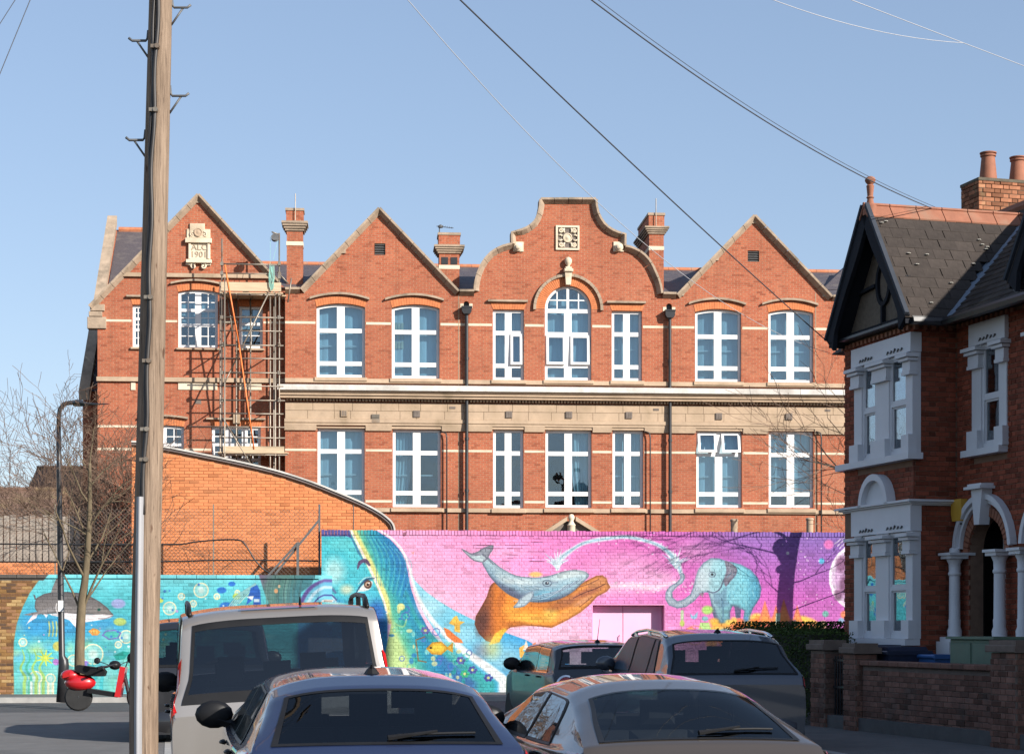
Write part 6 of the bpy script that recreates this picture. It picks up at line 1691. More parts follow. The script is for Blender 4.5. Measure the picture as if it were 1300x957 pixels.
slab('kerb', [W.world(-16, -2.6), W.world(26, -2.6), W.world(26, -2.402), W.world(-16, -2.402)], -.2, .118, 'kerb_stone')
slab('front_garden', [uv(12.3, -8), uv(14.2, -8), uv(14.2, 30), uv(12.3, 30)], -.2, .30, 'paving')
for v in range(8, 33, 3): slab('road_marking', [uw(3.9, v), uw(4.0, v), uw(4.0, v + 1.4), uw(3.9, v + 1.4)], .001, .008, 'white_line')

# garden wall with piers and gate
GY = -1.95
gw = frame_thing('garden_wall', 'low dark brick garden wall with a pier at its near end in front of the bay window', 'garden wall', HF)
gx0, gx1 = HF.x(1079, GY), HF.x(1266, GY); gz = 1.13
def pier(a, b, z):
    mb = MB(); mb.box(a + .01, b - .01, GY - .09, GY + .24, 0, z - .16); p = mb.build('pier', MATS['garden_joint'], gw)
    mb = MB(); mb.bbox(a - .05, b + .05, GY - .15, GY + .30, z - .15, z - .06, .01); mb.box(a - .01, b + .01, GY - .11, GY + .26, z - .06, z); mb.build('pier_cap', MATS['garden_joint'], p)
    brick_field(gw, 'brick', MATS['garden_brick'], I4, lambda zz: [(a, b)], .1, z - .15, GY - .10, .03, bond='flemish', n_single=0, seed=int(a * 100) % 97)
    brick_field(gw, 'brick', MATS['garden_brick'], Matrix.Translation((b, 0, 0)) @ Matrix.Rotation(R(90), 4, 'Z'), lambda zz: [(GY - .07, GY + .24)], .1, z - .15, 0, .03, bond='flemish', n_single=0, seed=3)
pa = HF.x(1063, GY); pw = .40
pier(gx0 - .02, gx0 + pw - .02, 1.38); pier(gx1, gx1 + .62, 1.45); pier(HF.x(1036, GY), HF.x(1036, GY) + .50, 1.42)
mb = MB(); mb.box(gx0 + pw, gx1, GY + .01, GY + .21, 0, gz - .075); mb.build('wall_body', MATS['garden_joint'], gw)
mb = MB(); x = gx0 + pw
while x < gx1 - .02: mb.tv = rng.uniform(.8, 1.1); mb.bbox(x + .003, min(x + .30, gx1) - .003, GY - .05, GY + .27, gz - .07, gz, .01); x += .30
mb.build('coping_tiles', MATS['garden_brick'], gw, kind='stuff')
brick_field(gw, 'brick', MATS['garden_brick'], I4, lambda z: [(gx0 + pw, gx1)], .1, gz - .075, GY, .03, bond='stretcher', n_single=110, seed=77, visible=lambda x, z: z > .75)
gate = frame_thing('garden_gate', 'dark iron garden gate between two low brick piers by the hedge', 'gate', HF)
g0, g1 = HF.x(1036, GY) + .50, gx0 - .03
mb = MB()
for z_ in (.25, .72, 1.12): mb.bar((g0, GY + .06, z_), (g1, GY + .06, z_), .03, .03)
mb.build('gate_frame', MATS['black_iron'], gate)
for k in range(7): mb = MB(); xx = g0 + (g1 - g0) * (k + .5) / 7; mb.tube([(xx, GY + .06, .15), (xx, GY + .06, 1.18)], .012, 6); mb.build('gate_bar', MATS['black_iron'], gate)
# clipped hedge beyond the gate
def leaf_mass(mb, inside, bounds, n, size, rr):
    (x0, x1), (y0, y1), (z0, z1) = bounds
    for _ in range(n):
        p = Vector((rr.uniform(x0, x1), rr.uniform(y0, y1), rr.uniform(z0, z1)))
        if not inside(p): continue
        a = Vector((rr.gauss(0, 1), rr.gauss(0, 1), rr.gauss(0, 1))).normalized(); b = a.orthogonal().normalized(); c = a.cross(b); s_ = size * rr.uniform(.6, 1.3)
        mb.tv = rr.uniform(.55, 1.5); mb.add([p - b * s_ * .45, p + c * s_ * .3, p + b * s_ * .55, p - c * s_ * .3], [(0, 1, 2, 3)])
mat('hedge_foliage', (0.042, 0.068, 0.016), 0.75, 0.4, 6.0, spec=0.12, tint=True)
hedge = frame_thing('hedge', 'clipped green hedge beside the garden gate, in front of the mural', 'hedge', HF)
hx0, hx1 = HF.x(925, GY), HF.x(1034, GY)
hb = [(hx0, hx1), (GY - .15, GY + .75), (.1, 1.62)]
rr = random.Random(5)
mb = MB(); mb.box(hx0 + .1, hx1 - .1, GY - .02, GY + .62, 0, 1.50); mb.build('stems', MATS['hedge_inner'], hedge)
mb = MB()
hedge_in = lambda p: (abs(p.y - (GY + .3)) > .30 + .08 * math.sin(p.x * 5) or p.z > 1.40 + .07 * math.sin(p.x * 3.1) + .05 * math.sin(p.x * 11) or abs(p.x - hx1) < .12) and p.z < 1.56 + .06 * math.sin(p.x * 3.1) + .05 * math.sin(p.x * 9.7)
leaf_mass(mb, hedge_in, hb, 40000, .045, rr); mb.build('foliage', MATS['hedge_foliage'], hedge, kind='stuff')
hedge_b = frame_thing('hedge', 'dark overgrown hedge top showing behind the garden gate piers', 'hedge', HF)
bx_ = (HF.x(1036, .6) - .1, HF.x(1036, .6) + .75)
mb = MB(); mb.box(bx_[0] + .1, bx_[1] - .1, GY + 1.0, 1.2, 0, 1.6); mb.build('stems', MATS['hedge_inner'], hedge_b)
mb = MB(); leaf_mass(mb, lambda p: p.z > 1.42 or p.y < GY + 1.05 or abs(p.x - (bx_[0] + bx_[1]) / 2) > .30, [(bx_[0] - .06, bx_[1] + .06), (GY + .85, 1.25), (.3, 1.72)], 24000, .05, rr); mb.build('foliage', MATS['hedge_foliage'], hedge_b, kind='stuff')

# things standing in the front garden
def on_house(name, label, cat, px, py_base, y, group=None):
    x, z = HF.at(px, py_base, y); t = frame_thing(name, label, cat, HF, group); t.location = HF.world(x, y, .30); return t
def wheelie(label, px, y, m, lid_open=0, h=1.06):
    t = on_house('wheelie_bin', label, 'wheelie bin', px, 860, y, 'wheelie bins')
    mb = MB(); v = [(sx * w_, sy * d_, z_) for z_, w_, d_ in ((.06, .23, .26), (h - .12, .29, .34)) for sx, sy in ((-1, -1), (1, -1), (1, 1), (-1, 1))]
    mb.add(v, [(3, 2, 1, 0), (4, 5, 6, 7), (0, 1, 5, 4), (1, 2, 6, 5), (2, 3, 7, 6), (3, 0, 4, 7)]); mb.build('bin_body', MATS[m], t)
    mb = MB(); mb.bbox(-.31, .31, -.38, .36, h - .12, h - .06, .015); mb.prism([(-.29, h - .06), (.29, h - .06), (.22, h), (-.22, h)], -.32, .30); mb.build('lid', MATS[m], t)
    mb = MB(); mb.tube([(-.24, .40, h - .10), (.24, .40, h - .10)], .018, 6); mb.build('handle', MATS[m], t)
    for s in (-1, 1): mb = MB(); mb.lathe([(.03, -.03), (.10, -.03), (.10, .03), (.03, .03)], (s * .24, .24, .10), 12, Matrix.Rotation(R(90), 3, 'Y')); mb.build('wheel', MATS['black_iron'], t)
    return t
wheelie('navy wheelie bin behind the garden wall, left one of two under the bay window', 1112, -1.25, 'bin_navy', h=1.05)
wheelie('navy wheelie bin behind the garden wall, right one of two under the bay window', 1143, -1.25, 'bin_navy', h=1.03)
t = on_house('recycling_box', 'blue recycling box stacked beside the green cabinet', 'recycling box', 1190, 860, -.9)
mb = MB(); mb.prism([(-.25, 0), (.25, 0), (.30, .34), (-.30, .34)], -.2, .2); mb.build('box_body', MATS['bin_blue'], t); mb = MB(); mb.bbox(-.33, .33, -.24, .24, .34, .40, .02); mb.build('lid', MATS['bin_blue'], t); t.location.z = .82
t2 = on_house('recycling_box', 'black recycling box beneath the blue one, beside the green cabinet', 'recycling box', 1190, 860, -.9); mb = MB(); mb.prism([(-.25, 0), (.25, 0), (.30, .44), (-.30, .44)], -.2, .2); mb.build('box_body', MATS['bin_navy'], t2); mb = MB(); mb.bbox(-.33, .33, -.24, .24, .44, .50, .02); mb.build('lid', MATS['bin_navy'], t2); t2.location.z = .30
xa_, xb_ = HF.x(1206, -1.55), HF.x(1264, -1.55); zt = HF.at(1235, 811, -1.55)[1]
cab = frame_thing('utility_cabinet', 'green steel utility cabinet behind the garden wall, in front of the porch columns', 'utility cabinet', HF)
mb = MB(); mb.bbox(xa_, xb_, -1.55, -1.1, .3, zt, .015); mb.build('cabinet_body', MATS['cabinet_green'], cab); mb = MB(); mb.box(xa_ - .03, xb_ + .03, -1.60, -1.06, zt, zt + .035); mb.build('lid', MATS['cabinet_green'], cab)
for k in (0, 1):
    mb = MB(); w_ = (xb_ - xa_) / 2; mb.bbox(xa_ + .03 + k * w_, xa_ + w_ - .03 + k * w_, -1.565, -1.545, .36, zt - .05, .006); mb.build('door', MATS['cabinet_green'], cab)
# ================================================================== parked vehicles
def car_paint(name, col, metal=0.0, rough=0.35): return mat(name, col, rough, 0.03, 1.0, metal=metal, coat=1.0, spec=0.5)
car_paint('paint_silver', (0.31, 0.285, 0.26), .55, .34); car_paint('paint_navy', (0.012, 0.020, 0.055)); car_paint('paint_black', (0.012, 0.012, 0.014)); car_paint('paint_grey', (0.045, 0.055, 0.075), .2); mat('paint_dark', (0.03, 0.033, 0.04), .35, .03, 1.0, coat=.35); car_paint('paint_beige', (0.085, 0.068, 0.055), .5)
car_paint('paint_red', (0.45, 0.008, 0.012))
glass_mat('car_glass', (0.42, 0.46, 0.47), 0.06, graze=.35, wavy=.15); glass_mat('car_glass_clear', (0.55, 0.62, 0.64), 0.07, graze=.22, wavy=.15)
mat('side_glass', (0.050, 0.075, 0.105), .3, .25, 1.5, spec=.08)  # opaque; the light seen in the panes is put into the colour
mat('trim_black', (0.012, 0.012, 0.013), 0.4, 0.2, 5.0, spec=.2); mat('tyre_rubber', (0.02, 0.02, 0.02), 0.85, 0.2, 9.0); mat('alloy', (0.5, 0.5, 0.5), 0.3, 0.05, 4.0, metal=.9)
mat('lamp_red', (0.42, 0.01, 0.012), 0.12, 0.1, 9.0, coat=1.0); mat('chrome', (0.75, 0.75, 0.76), 0.12, 0.02, 3.0, metal=1.0); mat('plate_yellow', (0.75, 0.52, 0.05), 0.5, 0.03, 3.0); mat('cabin', (0.03, 0.03, 0.033), 0.9, 0.3, 4.0)


class CarShape:
    def __init__(s, L, W, prof, belt, tumble=0.22, crown=0.04, z0=0.22, shoulder=0.04, nose=0.82, tail=0.93):
        s.L, s.W, s.prof, s.belt, s.tumble, s.crown, s.z0, s.sh, s.nose, s.tail = L, W, prof, belt, tumble, crown, z0, shoulder, nose, tail
    def ip(s, tab, y): return float(np.interp(y, [a for a, b in tab], [b for a, b in tab]))
    def ring(s, y):
        zt, zb = s.ip(s.prof, y), s.ip(s.belt, y)
        w = s.W / 2 * s.ip([(0, s.tail), (.12 * s.L, .985), (.3 * s.L, 1.0), (.72 * s.L, 1.0), (.9 * s.L, .95), (s.L, s.nose)], y)
        zb = min(zb, zt - .03); h = zt - zb
        wr = max(w - .05 - s.tumble * h, .3)
        g = min(1.0, h / .25)
        return [(w * .86, s.z0), (w * .965, s.z0 + .10), (w, s.z0 + .30), (w * 1.0, zb - .13), (w - .012, zb - .02), (w - .03 - s.sh * g, zb + .02 * g + .004), (wr + .015, zt - .10 * g - .004), (wr - .06 * g, zt - .022 * g), (wr * .55, zt + s.crown * .72 * g), (0, zt + s.crown * g)]
    def pt(s, y, k, side=1):
        r = s.ring(y); k = min(max(k, 0), 9); i = min(int(k), 8); t = k - i
        a, b, c, d = r[max(i - 1, 0)], r[i], r[i + 1], r[min(i + 2, 9)]
        if i == 8: d = (-r[8][0], r[8][1])
        f = lambda j: .5 * (2 * b[j] + (c[j] - a[j]) * t + (2 * a[j] - 5 * b[j] + 4 * c[j] - d[j]) * t * t + (3 * b[j] - a[j] - 3 * c[j] + d[j]) * t ** 3)
        return Vector((max(f(0), 0) * side, y, f(1)))
    def off(s, y, k, side, o):
        e = .02; a = s.pt(min(y + e, s.L), k, side) - s.pt(max(y - e, 0), k, side); b = s.pt(y, min(k + .1, 9), side) - s.pt(y, max(k - .1, 0), side)
        n = a.cross(b)
        if n.length < 1e-9: n = Vector((0, 0, 1))
        n.normalize()
        p = s.pt(y, k, side)
        if n.dot(p - Vector((0, p.y + (s.L * .5 - p.y) * .3, .7))) < 0: n = -n
        return p + n * o
    def stations(s):
        ys = sorted(set([round(a, 3) for a, b in s.prof] + [round(s.L * i / 26, 3) for i in range(27)] + [.01, .03, .07, .12, .2])); return [y for y in ys if 0 <= y <= s.L]
    def body(s, mb, holes=()):
        """holes: (y0, y1, k0) openings across the car for the rear window and the windscreen"""
        ks = sorted(set([round(i / 3, 4) for i in range(28)] + [h[2] for h in holes])); n = len(ks)
        ys = sorted(set(s.stations() + [q for h in holes for q in h[:2]])); rows = []
        for y in ys: rows.append([s.pt(y, k, 1) for k in ks] + [s.pt(y, k, -1) for k in reversed(ks[:-1])])
        kk = ks + ks[-2::-1]; b = len(mb.v); nc = len(rows[0]); fs = []
        for i in range(len(ys) - 1):
            for j in range(nc - 1):
                ym, km = (ys[i] + ys[i + 1]) / 2, (kk[j] + kk[j + 1]) / 2
                if any(h[0] < ym < h[1] and km > h[2] for h in holes): continue
                fs.append((i * nc + j, (i + 1) * nc + j, (i + 1) * nc + j + 1, i * nc + j + 1))
        mb.add([p for r in rows for p in r], fs)
        for row, fl in ((rows[0], False), (rows[-1], True)):
            n = len(row); mb.add(row, [tuple(range(n)) if fl else tuple(reversed(range(n)))])
    def frame(s, mb, y0, y1, k0, m, mk, o):
        """black edge strip round a window that runs across the car"""
        s.across(mb, y0, y0 + m, k0, o, 2, 8); s.across(mb, y1 - m, y1, k0, o, 2, 8)
        for side in (-1, 1): s.patch(mb, y0 + m, y1 - m, k0, k0 + mk, side, o, 8, 2)
    def patch(s, mb, ylo, yhi, klo, khi, side, o=.006, ny=8, nk=5):
        """ylo/yhi may be functions of k fraction"""
        rows = []
        for j in range(nk + 1):
            f = j / nk; k = klo + (khi - klo) * f; a = ylo(f) if callable(ylo) else ylo; b = yhi(f) if callable(yhi) else yhi
            rows.append([s.off(a + (b - a) * i / ny, k, side, o) for i in range(ny + 1)])
        mb.grid(rows, flip=side > 0)
    def across(s, mb, y0, y1, k0, o=.006, ny=8, nk=8):
        rows = []
        for i in range(ny + 1):
            y = y0 + (y1 - y0) * i / ny
            rows.append([s.off(y, k0 + (9 - k0) * j / nk, -1, o) for j in range(nk + 1)] + [s.off(y, 9 - (9 - k0) * j / nk, 1, o) for j in range(1, nk + 1)])
        mb.grid(rows)


def wheel(t, x, y, r=.31, m='alloy'):
    s = 1 if x > 0 else -1; Mx = Matrix.Rotation(R(90), 3, 'Y')
    mb = MB(); mb.lathe([(r * .62, -.10), (r * .95, -.10), (r, -.07), (r, .07), (r * .95, .10), (r * .62, .10)], (x, y, r), 24, Mx); w = mb.build('wheel', MATS['tyre_rubber'], t, auto=50)
    mb = MB(); mb.lathe([(r * .63, -.06), (r * .63, .085), (r * .55, .075), (r * .15, .06), (r * .12, .085), (0, .09)], (x, y, r), 20, Matrix.Rotation(R(90 * s), 3, 'Y')); mb.build('rim', MATS[m], w, auto=40)
    mb = MB(); mb.lathe([(r * 1.14, -.14), (r * 1.14, .085), (r * 1.02, .085), (r * 1.02, -.14)], (x - s * .005, y, r + .01), 24, Matrix.Rotation(R(90 * s), 3, 'Y')); mb.build('wheel_arch', MATS['trim_black'], t, auto=50)


def make_car(name, label, cat, shp, paint, loc, yaw, roll=0.0, rear=(.1, .4, 7.35), sides=(), screen=None, lights='block', rails=None, glass='car_glass', mirror_y=None, roofpaint=None, wheels=(.75, .8), wr=.31, wiper=True, plate=.55, antenna=None, lights_z=None, group='parked cars', side_glass=None):
    t = thing(name, label, cat, loc, yaw, group); t.rotation_euler = (0, roll, yaw)
    m_ = .022
    holes = [(rear[0] + m_ * .5, rear[1] - m_ * .5, round(rear[2] + .05, 3))] + ([(screen[0] + .01, screen[1] - .01, 7.25)] if screen else [])
    mb = MB(); shp.body(mb, holes); b = mb.build('body', MATS[paint], t, auto=38)
    mb = MB(); shp.frame(mb, rear[0] - .005, rear[1] + .005, rear[2], m_, .12, .006); mb.build('window_surround', MATS['trim_black'], t, smooth=True)
    mb = MB(); shp.across(mb, rear[0], rear[1], rear[2] + .03, .003, 8, 8); mb.build('rear_window', MATS[glass], t, smooth=True)
    for side in (-1, 1):
        for (a, bb, a2, b2) in sides:
            mb = MB(); shp.patch(mb, lambda f: a + (a2 - a) * f - .025, lambda f: bb + (b2 - bb) * f + .025, 4.75, 6.35, side, .005); sw = mb.build('window_surround', MATS['trim_black'] if glass == 'car_glass' else MATS['chrome'], t, smooth=True)
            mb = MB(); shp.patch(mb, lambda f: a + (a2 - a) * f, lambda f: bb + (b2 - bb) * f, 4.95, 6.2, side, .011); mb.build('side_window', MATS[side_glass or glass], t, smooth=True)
    if screen:
        mb = MB(); shp.across(mb, screen[0], screen[1], 7.2, .008); mb.build('windscreen', MATS[glass], t, smooth=True)
    if roofpaint:
        mb = MB(); shp.across(mb, rear[1] + .03, screen[0] - .03, 6.5, .006, 12, 8); mb.build('roof', MATS[roofpaint], t, smooth=True)
    W_ = shp.W / 2
    for side in (-1, 1):
        if lights == 'tall': y0, y1, k0, k1 = .015, .14, 3.4, 6.6
        elif lights == 'round': y0, y1, k0, k1 = 0, 0, 0, 0
        else: y0, y1, k0, k1 = .01, .30, 3.35, 4.5
        if lights == 'round':
            zc = lights_z; p = Vector((side * W_ * .72, .03, zc))
            mb = MB(); mb.lathe([(.135, -.02), (.145, .03), (.12, .045), (.115, .03)], p, 20, Matrix.Rotation(R(90), 3, 'X')); r_ = mb.build('tail_light', MATS['chrome'], t, auto=40)
            mb = MB(); mb.lathe([(.118, .0), (.112, .045), (.06, .06), (0, .062)], p, 20, Matrix.Rotation(R(90), 3, 'X')); mb.build('lens', MATS['lamp_red'], r_, smooth=True)
        else:
            mb = MB(); shp.patch(mb, y0, y1, k0, k1, side, .012, 5, 6); mb.build('tail_light', MATS['lamp_red'], t, smooth=True)
        for wy, wx in ((wheels[0], 0), (shp.L - wheels[1], 0)): wheel(t, side * (W_ - .11), wy, wr)
        if mirror_y:
            q0 = shp.pt(mirror_y, 5.0, side); zb = q0.z - .02; x0 = q0.x
            mb = MB(); mb.lathe([(.02, -.06), (.075, -.05), (.10, 0), (.085, .05), (.03, .075), (0, .078)], (x0 + side * .12, mirror_y, zb + .09), 14, Matrix.Scale(.55, 3, (0, 1, 0)) @ Matrix.Rotation(R(-90), 3, 'X') @ Matrix.Scale(1.35, 3, (1, 0, 0))); mr = mb.build('wing_mirror', MATS['trim_black'] if paint != 'paint_grey' else MATS[paint], t, smooth=True)
            mb = MB(); mb.tube([(x0 - side * .05, mirror_y, zb + .0), (x0 + side * .10, mirror_y, zb + .05)], .035, 6); mb.build('mirror_stalk', MATS['trim_black'], mr)
        if rails:
            mb = MB(); pts = []
            for i in range(13):
                f = i / 12; y = rails[0] + (rails[1] - rails[0]) * f; p = shp.pt(y, rails[2], side); pts.append(p + Vector((0, 0, .015 + rails[3] * min(1, 6 * min(f, 1 - f)) ** .6)))
            mb.tube(pts, .02, 8); rl = mb.build('roof_rail', MATS[rails[4]], t, smooth=True)
            for f in (.12, .5, .88):
                y = rails[0] + (rails[1] - rails[0]) * f; p = shp.pt(y, rails[2], side); mb = MB(); mb.tube([p - Vector((0, 0, .02)), p + Vector((0, 0, rails[3] + .01))], .022, 6); mb.build('rail_foot', MATS[rails[4]], rl)
        for (a, bb, a2, b2) in sides[:2]:
            p = shp.off(a + .12, 3.55, side, .012); q = shp.off(a + .30, 3.55, side, .012); mb = MB(); mb.tube([p, (p + q) / 2 + Vector((side * .02, 0, 0)), q], .014, 6); mb.build('door_handle', MATS['trim_black'] if paint != 'paint_grey' else MATS['chrome'], t, smooth=True)
    mb = MB(); n = 14
    rows = [[Vector((W_ * shp.tail * 1.0 * (j / 7 - 1), -.06 + .10 * abs(j / 7 - 1) ** 4, z_)) for j in range(15)] for z_ in (.24, .30, .46, .54)]
    rows[0] = [Vector((p.x, p.y + .05, p.z)) for p in rows[0]]; rows[3] = [Vector((p.x, p.y + .06, p.z)) for p in rows[3]]
    mb.grid(rows); mb.build('bumper', MATS['trim_black'] if lights == 'tall' else MATS[paint], t, smooth=True)
    pz = plate; mb = MB(); mb.box(-.26, .26, -.075, -.055 if pz < .6 else .03, pz - .055, pz + .055); mb.build('number_plate', MATS['plate_yellow'], t)
    if wiper:
        dy = (rear[1] - rear[0]); y = rear[0] + dy * .06
        piv, tip = shp.off(y, 9, 1, .022), shp.off(y + dy * .10, 8.3, 1, .03)
        mb = MB(); mb.tube([piv, (piv + tip) / 2 + Vector((0, -.012, 0)), tip], [.018, .012, .008], 6); w_ = mb.build('wiper', MATS['trim_black'], t)
        pts = [shp.off(y + dy * (.06 + .05 * f), 8.85 - 1.15 * f, 1, .018) for f in (0, .25, .5, .75, 1)]
        mb = MB(); mb.tube(pts, .008, 5); mb.build('blade', MATS['trim_black'], w_)
    if antenna:
        p = shp.pt(antenna, 9, 1); mb = MB(); mb.lathe([(.05, 0), (.03, .03), (.008, .05)], p, 8); mb.tube([p + Vector((0, 0, .04)), p + Vector((0, -.14, .34))] if antenna < .9 and name == 'hatchback_car' else [p, p + Vector((0, -.03, .06))], [.006, .003] if name == 'hatchback_car' else [.02, .008], 5); mb.build('antenna', MATS['trim_black'], t)
    hb_ = shp.ip(shp.belt, shp.L * .4)
    mb = MB(); mb.box(-W_ * .84, W_ * .84, .35, shp.L - 1.15, .28, hb_ - .16); mb.build('cabin_floor', MATS['cabin'], t)
    for yy, hh in ((shp.L * .27, .10), (shp.L * .50, .14)):
        for sx in ((-.42, 0, .42) if yy < shp.L * .4 else (-.38, .38)):
            mb = MB(); mb.bbox(sx - .205, sx + .205, yy, yy + .15, .45, hb_ + hh - .02, .05); st_ = mb.build('seat', MATS['cabin'], t)
            mb = MB(); mb.bbox(sx - .12, sx + .12, yy + .03, yy + .12, hb_ + hh + .02, hb_ + hh + .19, .045); mb.build('headrest', MATS['cabin'], st_)
    mb = MB(); mb.box(-W_ * .72, W_ * .72, rear[1] * .7, shp.L * .25, hb_ - .06, hb_ - .03); mb.build('parcel_shelf', MATS['cabin'], t)
    return t


def ground(px, D): p = P(px, 800, D); return (p.x, p.y, 0.0)


YAW = RA
van = CarShape(4.4, 1.91, [(0, .93), (.03, 1.02), (.20, 1.66), (.27, 1.735), (.42, 1.765), (1.6, 1.80), (2.6, 1.77), (2.9, 1.70), (3.55, 1.12), (4.2, .98), (4.4, .7)], [(0, 1.0), (3.4, 1.05), (4.4, .85)], tumble=.12, crown=.02, tail=.965)
vt = make_car('people_carrier', 'silver people carrier with black roof rails, parked behind the navy car', 'van', van, 'paint_silver', ground(371, 15.4), R(9.6), R(-3.0), rear=(.035, .205, 7.1), sides=((.35, 1.15, .42, 1.15), (1.25, 2.15, 1.25, 2.15), (2.25, 3.1, 2.25, 2.85)), screen=(2.95, 3.5), lights='tall', rails=(.35, 2.4, 7.0, .075, 'trim_black'), mirror_y=3.0)
mb = MB(); van.across(mb, .275, .33, 8.3, .018, 2, 6); mb.build('brake_light', MATS['lamp_red'], vt, smooth=True)
p = van.pt(.42, 8.6, 1); mb = MB(); mb.tube([p, p + Vector((0, -.02, .07))], [.014, .006], 5); mb.build('antenna', MATS['trim_black'], vt)
navy = CarShape(4.1, 1.76, [(0, .82), (.06, .90), (.60, 1.20), (.80, 1.255), (1.7, 1.295), (2.4, 1.25), (3.2, .92), (3.9, .80), (4.1, .62)], [(0, .88), (3.2, .90), (4.1, .75)], tumble=.44, crown=.05)
make_car('saloon_car', 'navy blue car nearest the camera, only its rounded roof in clear view', 'car', navy, 'paint_navy', ground(495, 10.9), YAW, 0, rear=(.09, .56, 7.3), sides=((.85, 1.7, 1.0, 1.7), (1.8, 2.95, 1.8, 2.45)), screen=(2.5, 3.15), mirror_y=2.75, antenna=1.0)
mini = CarShape(3.72, 1.69, [(0, .86), (.05, .93), (.16, 1.02), (.36, 1.315), (.50, 1.355), (1.5, 1.395), (2.25, 1.36), (2.75, 1.0), (3.5, .88), (3.72, .64)], [(0, .955), (2.7, .97), (3.72, .8)], tumble=.26, crown=.03, shoulder=.05, tail=.92)
make_car('hatchback_car', 'small dark hatchback with black roof, round tail lights and a whip aerial', 'car', mini, 'paint_dark', ground(772, 26.6), R(11.5), 0, rear=(.165, .36, 7.15), sides=((.55, 1.20, .62, 1.20), (1.28, 2.55, 1.28, 2.22)), screen=(2.3, 2.72), lights='round', lights_z=.80, roofpaint='paint_black', glass='car_glass_clear', mirror_y=2.45, antenna=.62, plate=.62)
suv = CarShape(4.4, 1.83, [(0, .92), (.05, 1.02), (.50, 1.42), (.72, 1.505), (1.8, 1.555), (2.6, 1.52), (2.85, 1.44), (3.5, 1.08), (4.2, .95), (4.4, .66)], [(0, 1.03), (3.5, 1.04), (4.4, .85)], tumble=.30, crown=.03, tail=.94)
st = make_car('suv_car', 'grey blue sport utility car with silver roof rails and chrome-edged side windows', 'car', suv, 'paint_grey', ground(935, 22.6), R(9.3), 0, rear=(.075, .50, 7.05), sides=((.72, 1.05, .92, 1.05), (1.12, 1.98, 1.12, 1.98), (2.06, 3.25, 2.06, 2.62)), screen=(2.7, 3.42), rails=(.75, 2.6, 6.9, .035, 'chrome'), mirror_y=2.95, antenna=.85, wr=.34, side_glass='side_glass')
low = CarShape(4.2, 1.78, [(0, .78), (.08, .85), (.9, 1.11), (1.2, 1.175), (1.9, 1.205), (2.4, 1.17), (3.2, .88), (4.0, .74), (4.2, .55)], [(0, .80), (3.2, .82), (4.2, .68)], tumble=.50, crown=.065)
make_car('low_car', 'brown car nearest on the right, its arched roof in front of the grey car', 'car', low, 'paint_beige', ground(897, 12.0), YAW, 0, rear=(.14, .92, 7.3), sides=((.95, 1.7, 1.15, 1.7), (1.8, 3.0, 1.8, 2.5)), screen=(2.5, 3.15), mirror_y=2.75)
blk = CarShape(4.5, 1.86, [(0, .95), (.05, 1.05), (.40, 1.55), (.55, 1.66), (1.8, 1.72), (2.7, 1.66), (3.5, 1.12), (4.3, 1.0), (4.5, .7)], [(0, 1.06), (3.5, 1.08), (4.5, .9)], tumble=.2, crown=.025)
make_car('black_car', 'black tall car parked beyond the wooden pole, mostly hidden by the silver people carrier', 'car', blk, 'paint_black', ground(262, 24.6), R(9.6), 0, rear=(.08, .42, 7.1), sides=((.6, 1.3, .75, 1.3), (1.4, 2.25, 1.4, 2.25), (2.35, 3.3, 2.35, 2.8)), screen=(2.8, 3.45), mirror_y=3.0, wr=.34)
# ================================================================== telegraph pole, wires, street lamp, scaffold
def wood_mat():
    m, nt, b = new_mat('pole_wood')
    tc = nt.nodes.new('ShaderNodeTexCoord'); mp = nt.nodes.new('ShaderNodeMapping'); mp.inputs['Scale'].default_value = (9, 9, .35); nt.links.new(tc.outputs['Object'], mp.inputs[0])
    c = ramp_mix(nt, noise(nt, mp.outputs[0], 4, 8, .7), (0.13, 0.09, 0.062), (0.34, 0.25, 0.18))
    mp2 = nt.nodes.new('ShaderNodeMapping'); mp2.inputs['Scale'].default_value = (22, 22, .5); nt.links.new(tc.outputs['Object'], mp2.inputs[0])
    c = ramp_mix(nt, noise(nt, mp2.outputs[0], 4, 4, .6, .60, .68), c, (0.06, 0.04, 0.03))
    mp3 = nt.nodes.new('ShaderNodeMapping'); mp3.inputs['Scale'].default_value = (6, 6, 2.2); nt.links.new(tc.outputs['Object'], mp3.inputs[0])
    c = ramp_mix(nt, noise(nt, mp3.outputs[0], 2.2, 2, .5, .70, .76), c, (0.10, 0.055, 0.035))
    nt.links.new(c, b.inputs['Base Color']); b.inputs['Roughness'].default_value = .85; b.inputs['Specular IOR Level'].default_value = .2
    bp = nt.nodes.new('ShaderNodeBump'); bp.inputs['Distance'].default_value = .012; nt.links.new(noise(nt, mp2.outputs[0], 4, 5, .6, 0, 1), bp.inputs['Height']); nt.links.new(bp.outputs[0], b.inputs['Normal'])
wood_mat()
PD = 15.3
pole = thing('telegraph_pole', 'tall weathered wooden telegraph pole with bent step irons and a cable down its front', 'telegraph pole', (P(182, 800, PD).x, PD, 0))
bx_ = P(182, 800, PD).x
def pc(py): return P(np.interp(py, [0, 867], [204.0, 182.5]), py, PD)            # centre line
def pr_(py): return np.interp(py, [0, 867], [14.6, 18.2]) / F * PD
mb = MB(); ys = list(range(-520, 1100, 40)); mb.tube([Vector((pc(y).x - bx_, 0, max(pc(y).z, -.2))) for y in ys][::-1], [pr_(y) for y in ys][::-1], 28); mb.build('trunk', MATS['pole_wood'], pole, smooth=True)
def fp(px, py, o=.0): c = pc(py); x = P(px, py, PD).x; r = pr_(py); dx = min(max(x - c.x, -r), r); return Vector((x - bx_, -math.sqrt(max(r * r - dx * dx, 0)) - o, c.z))
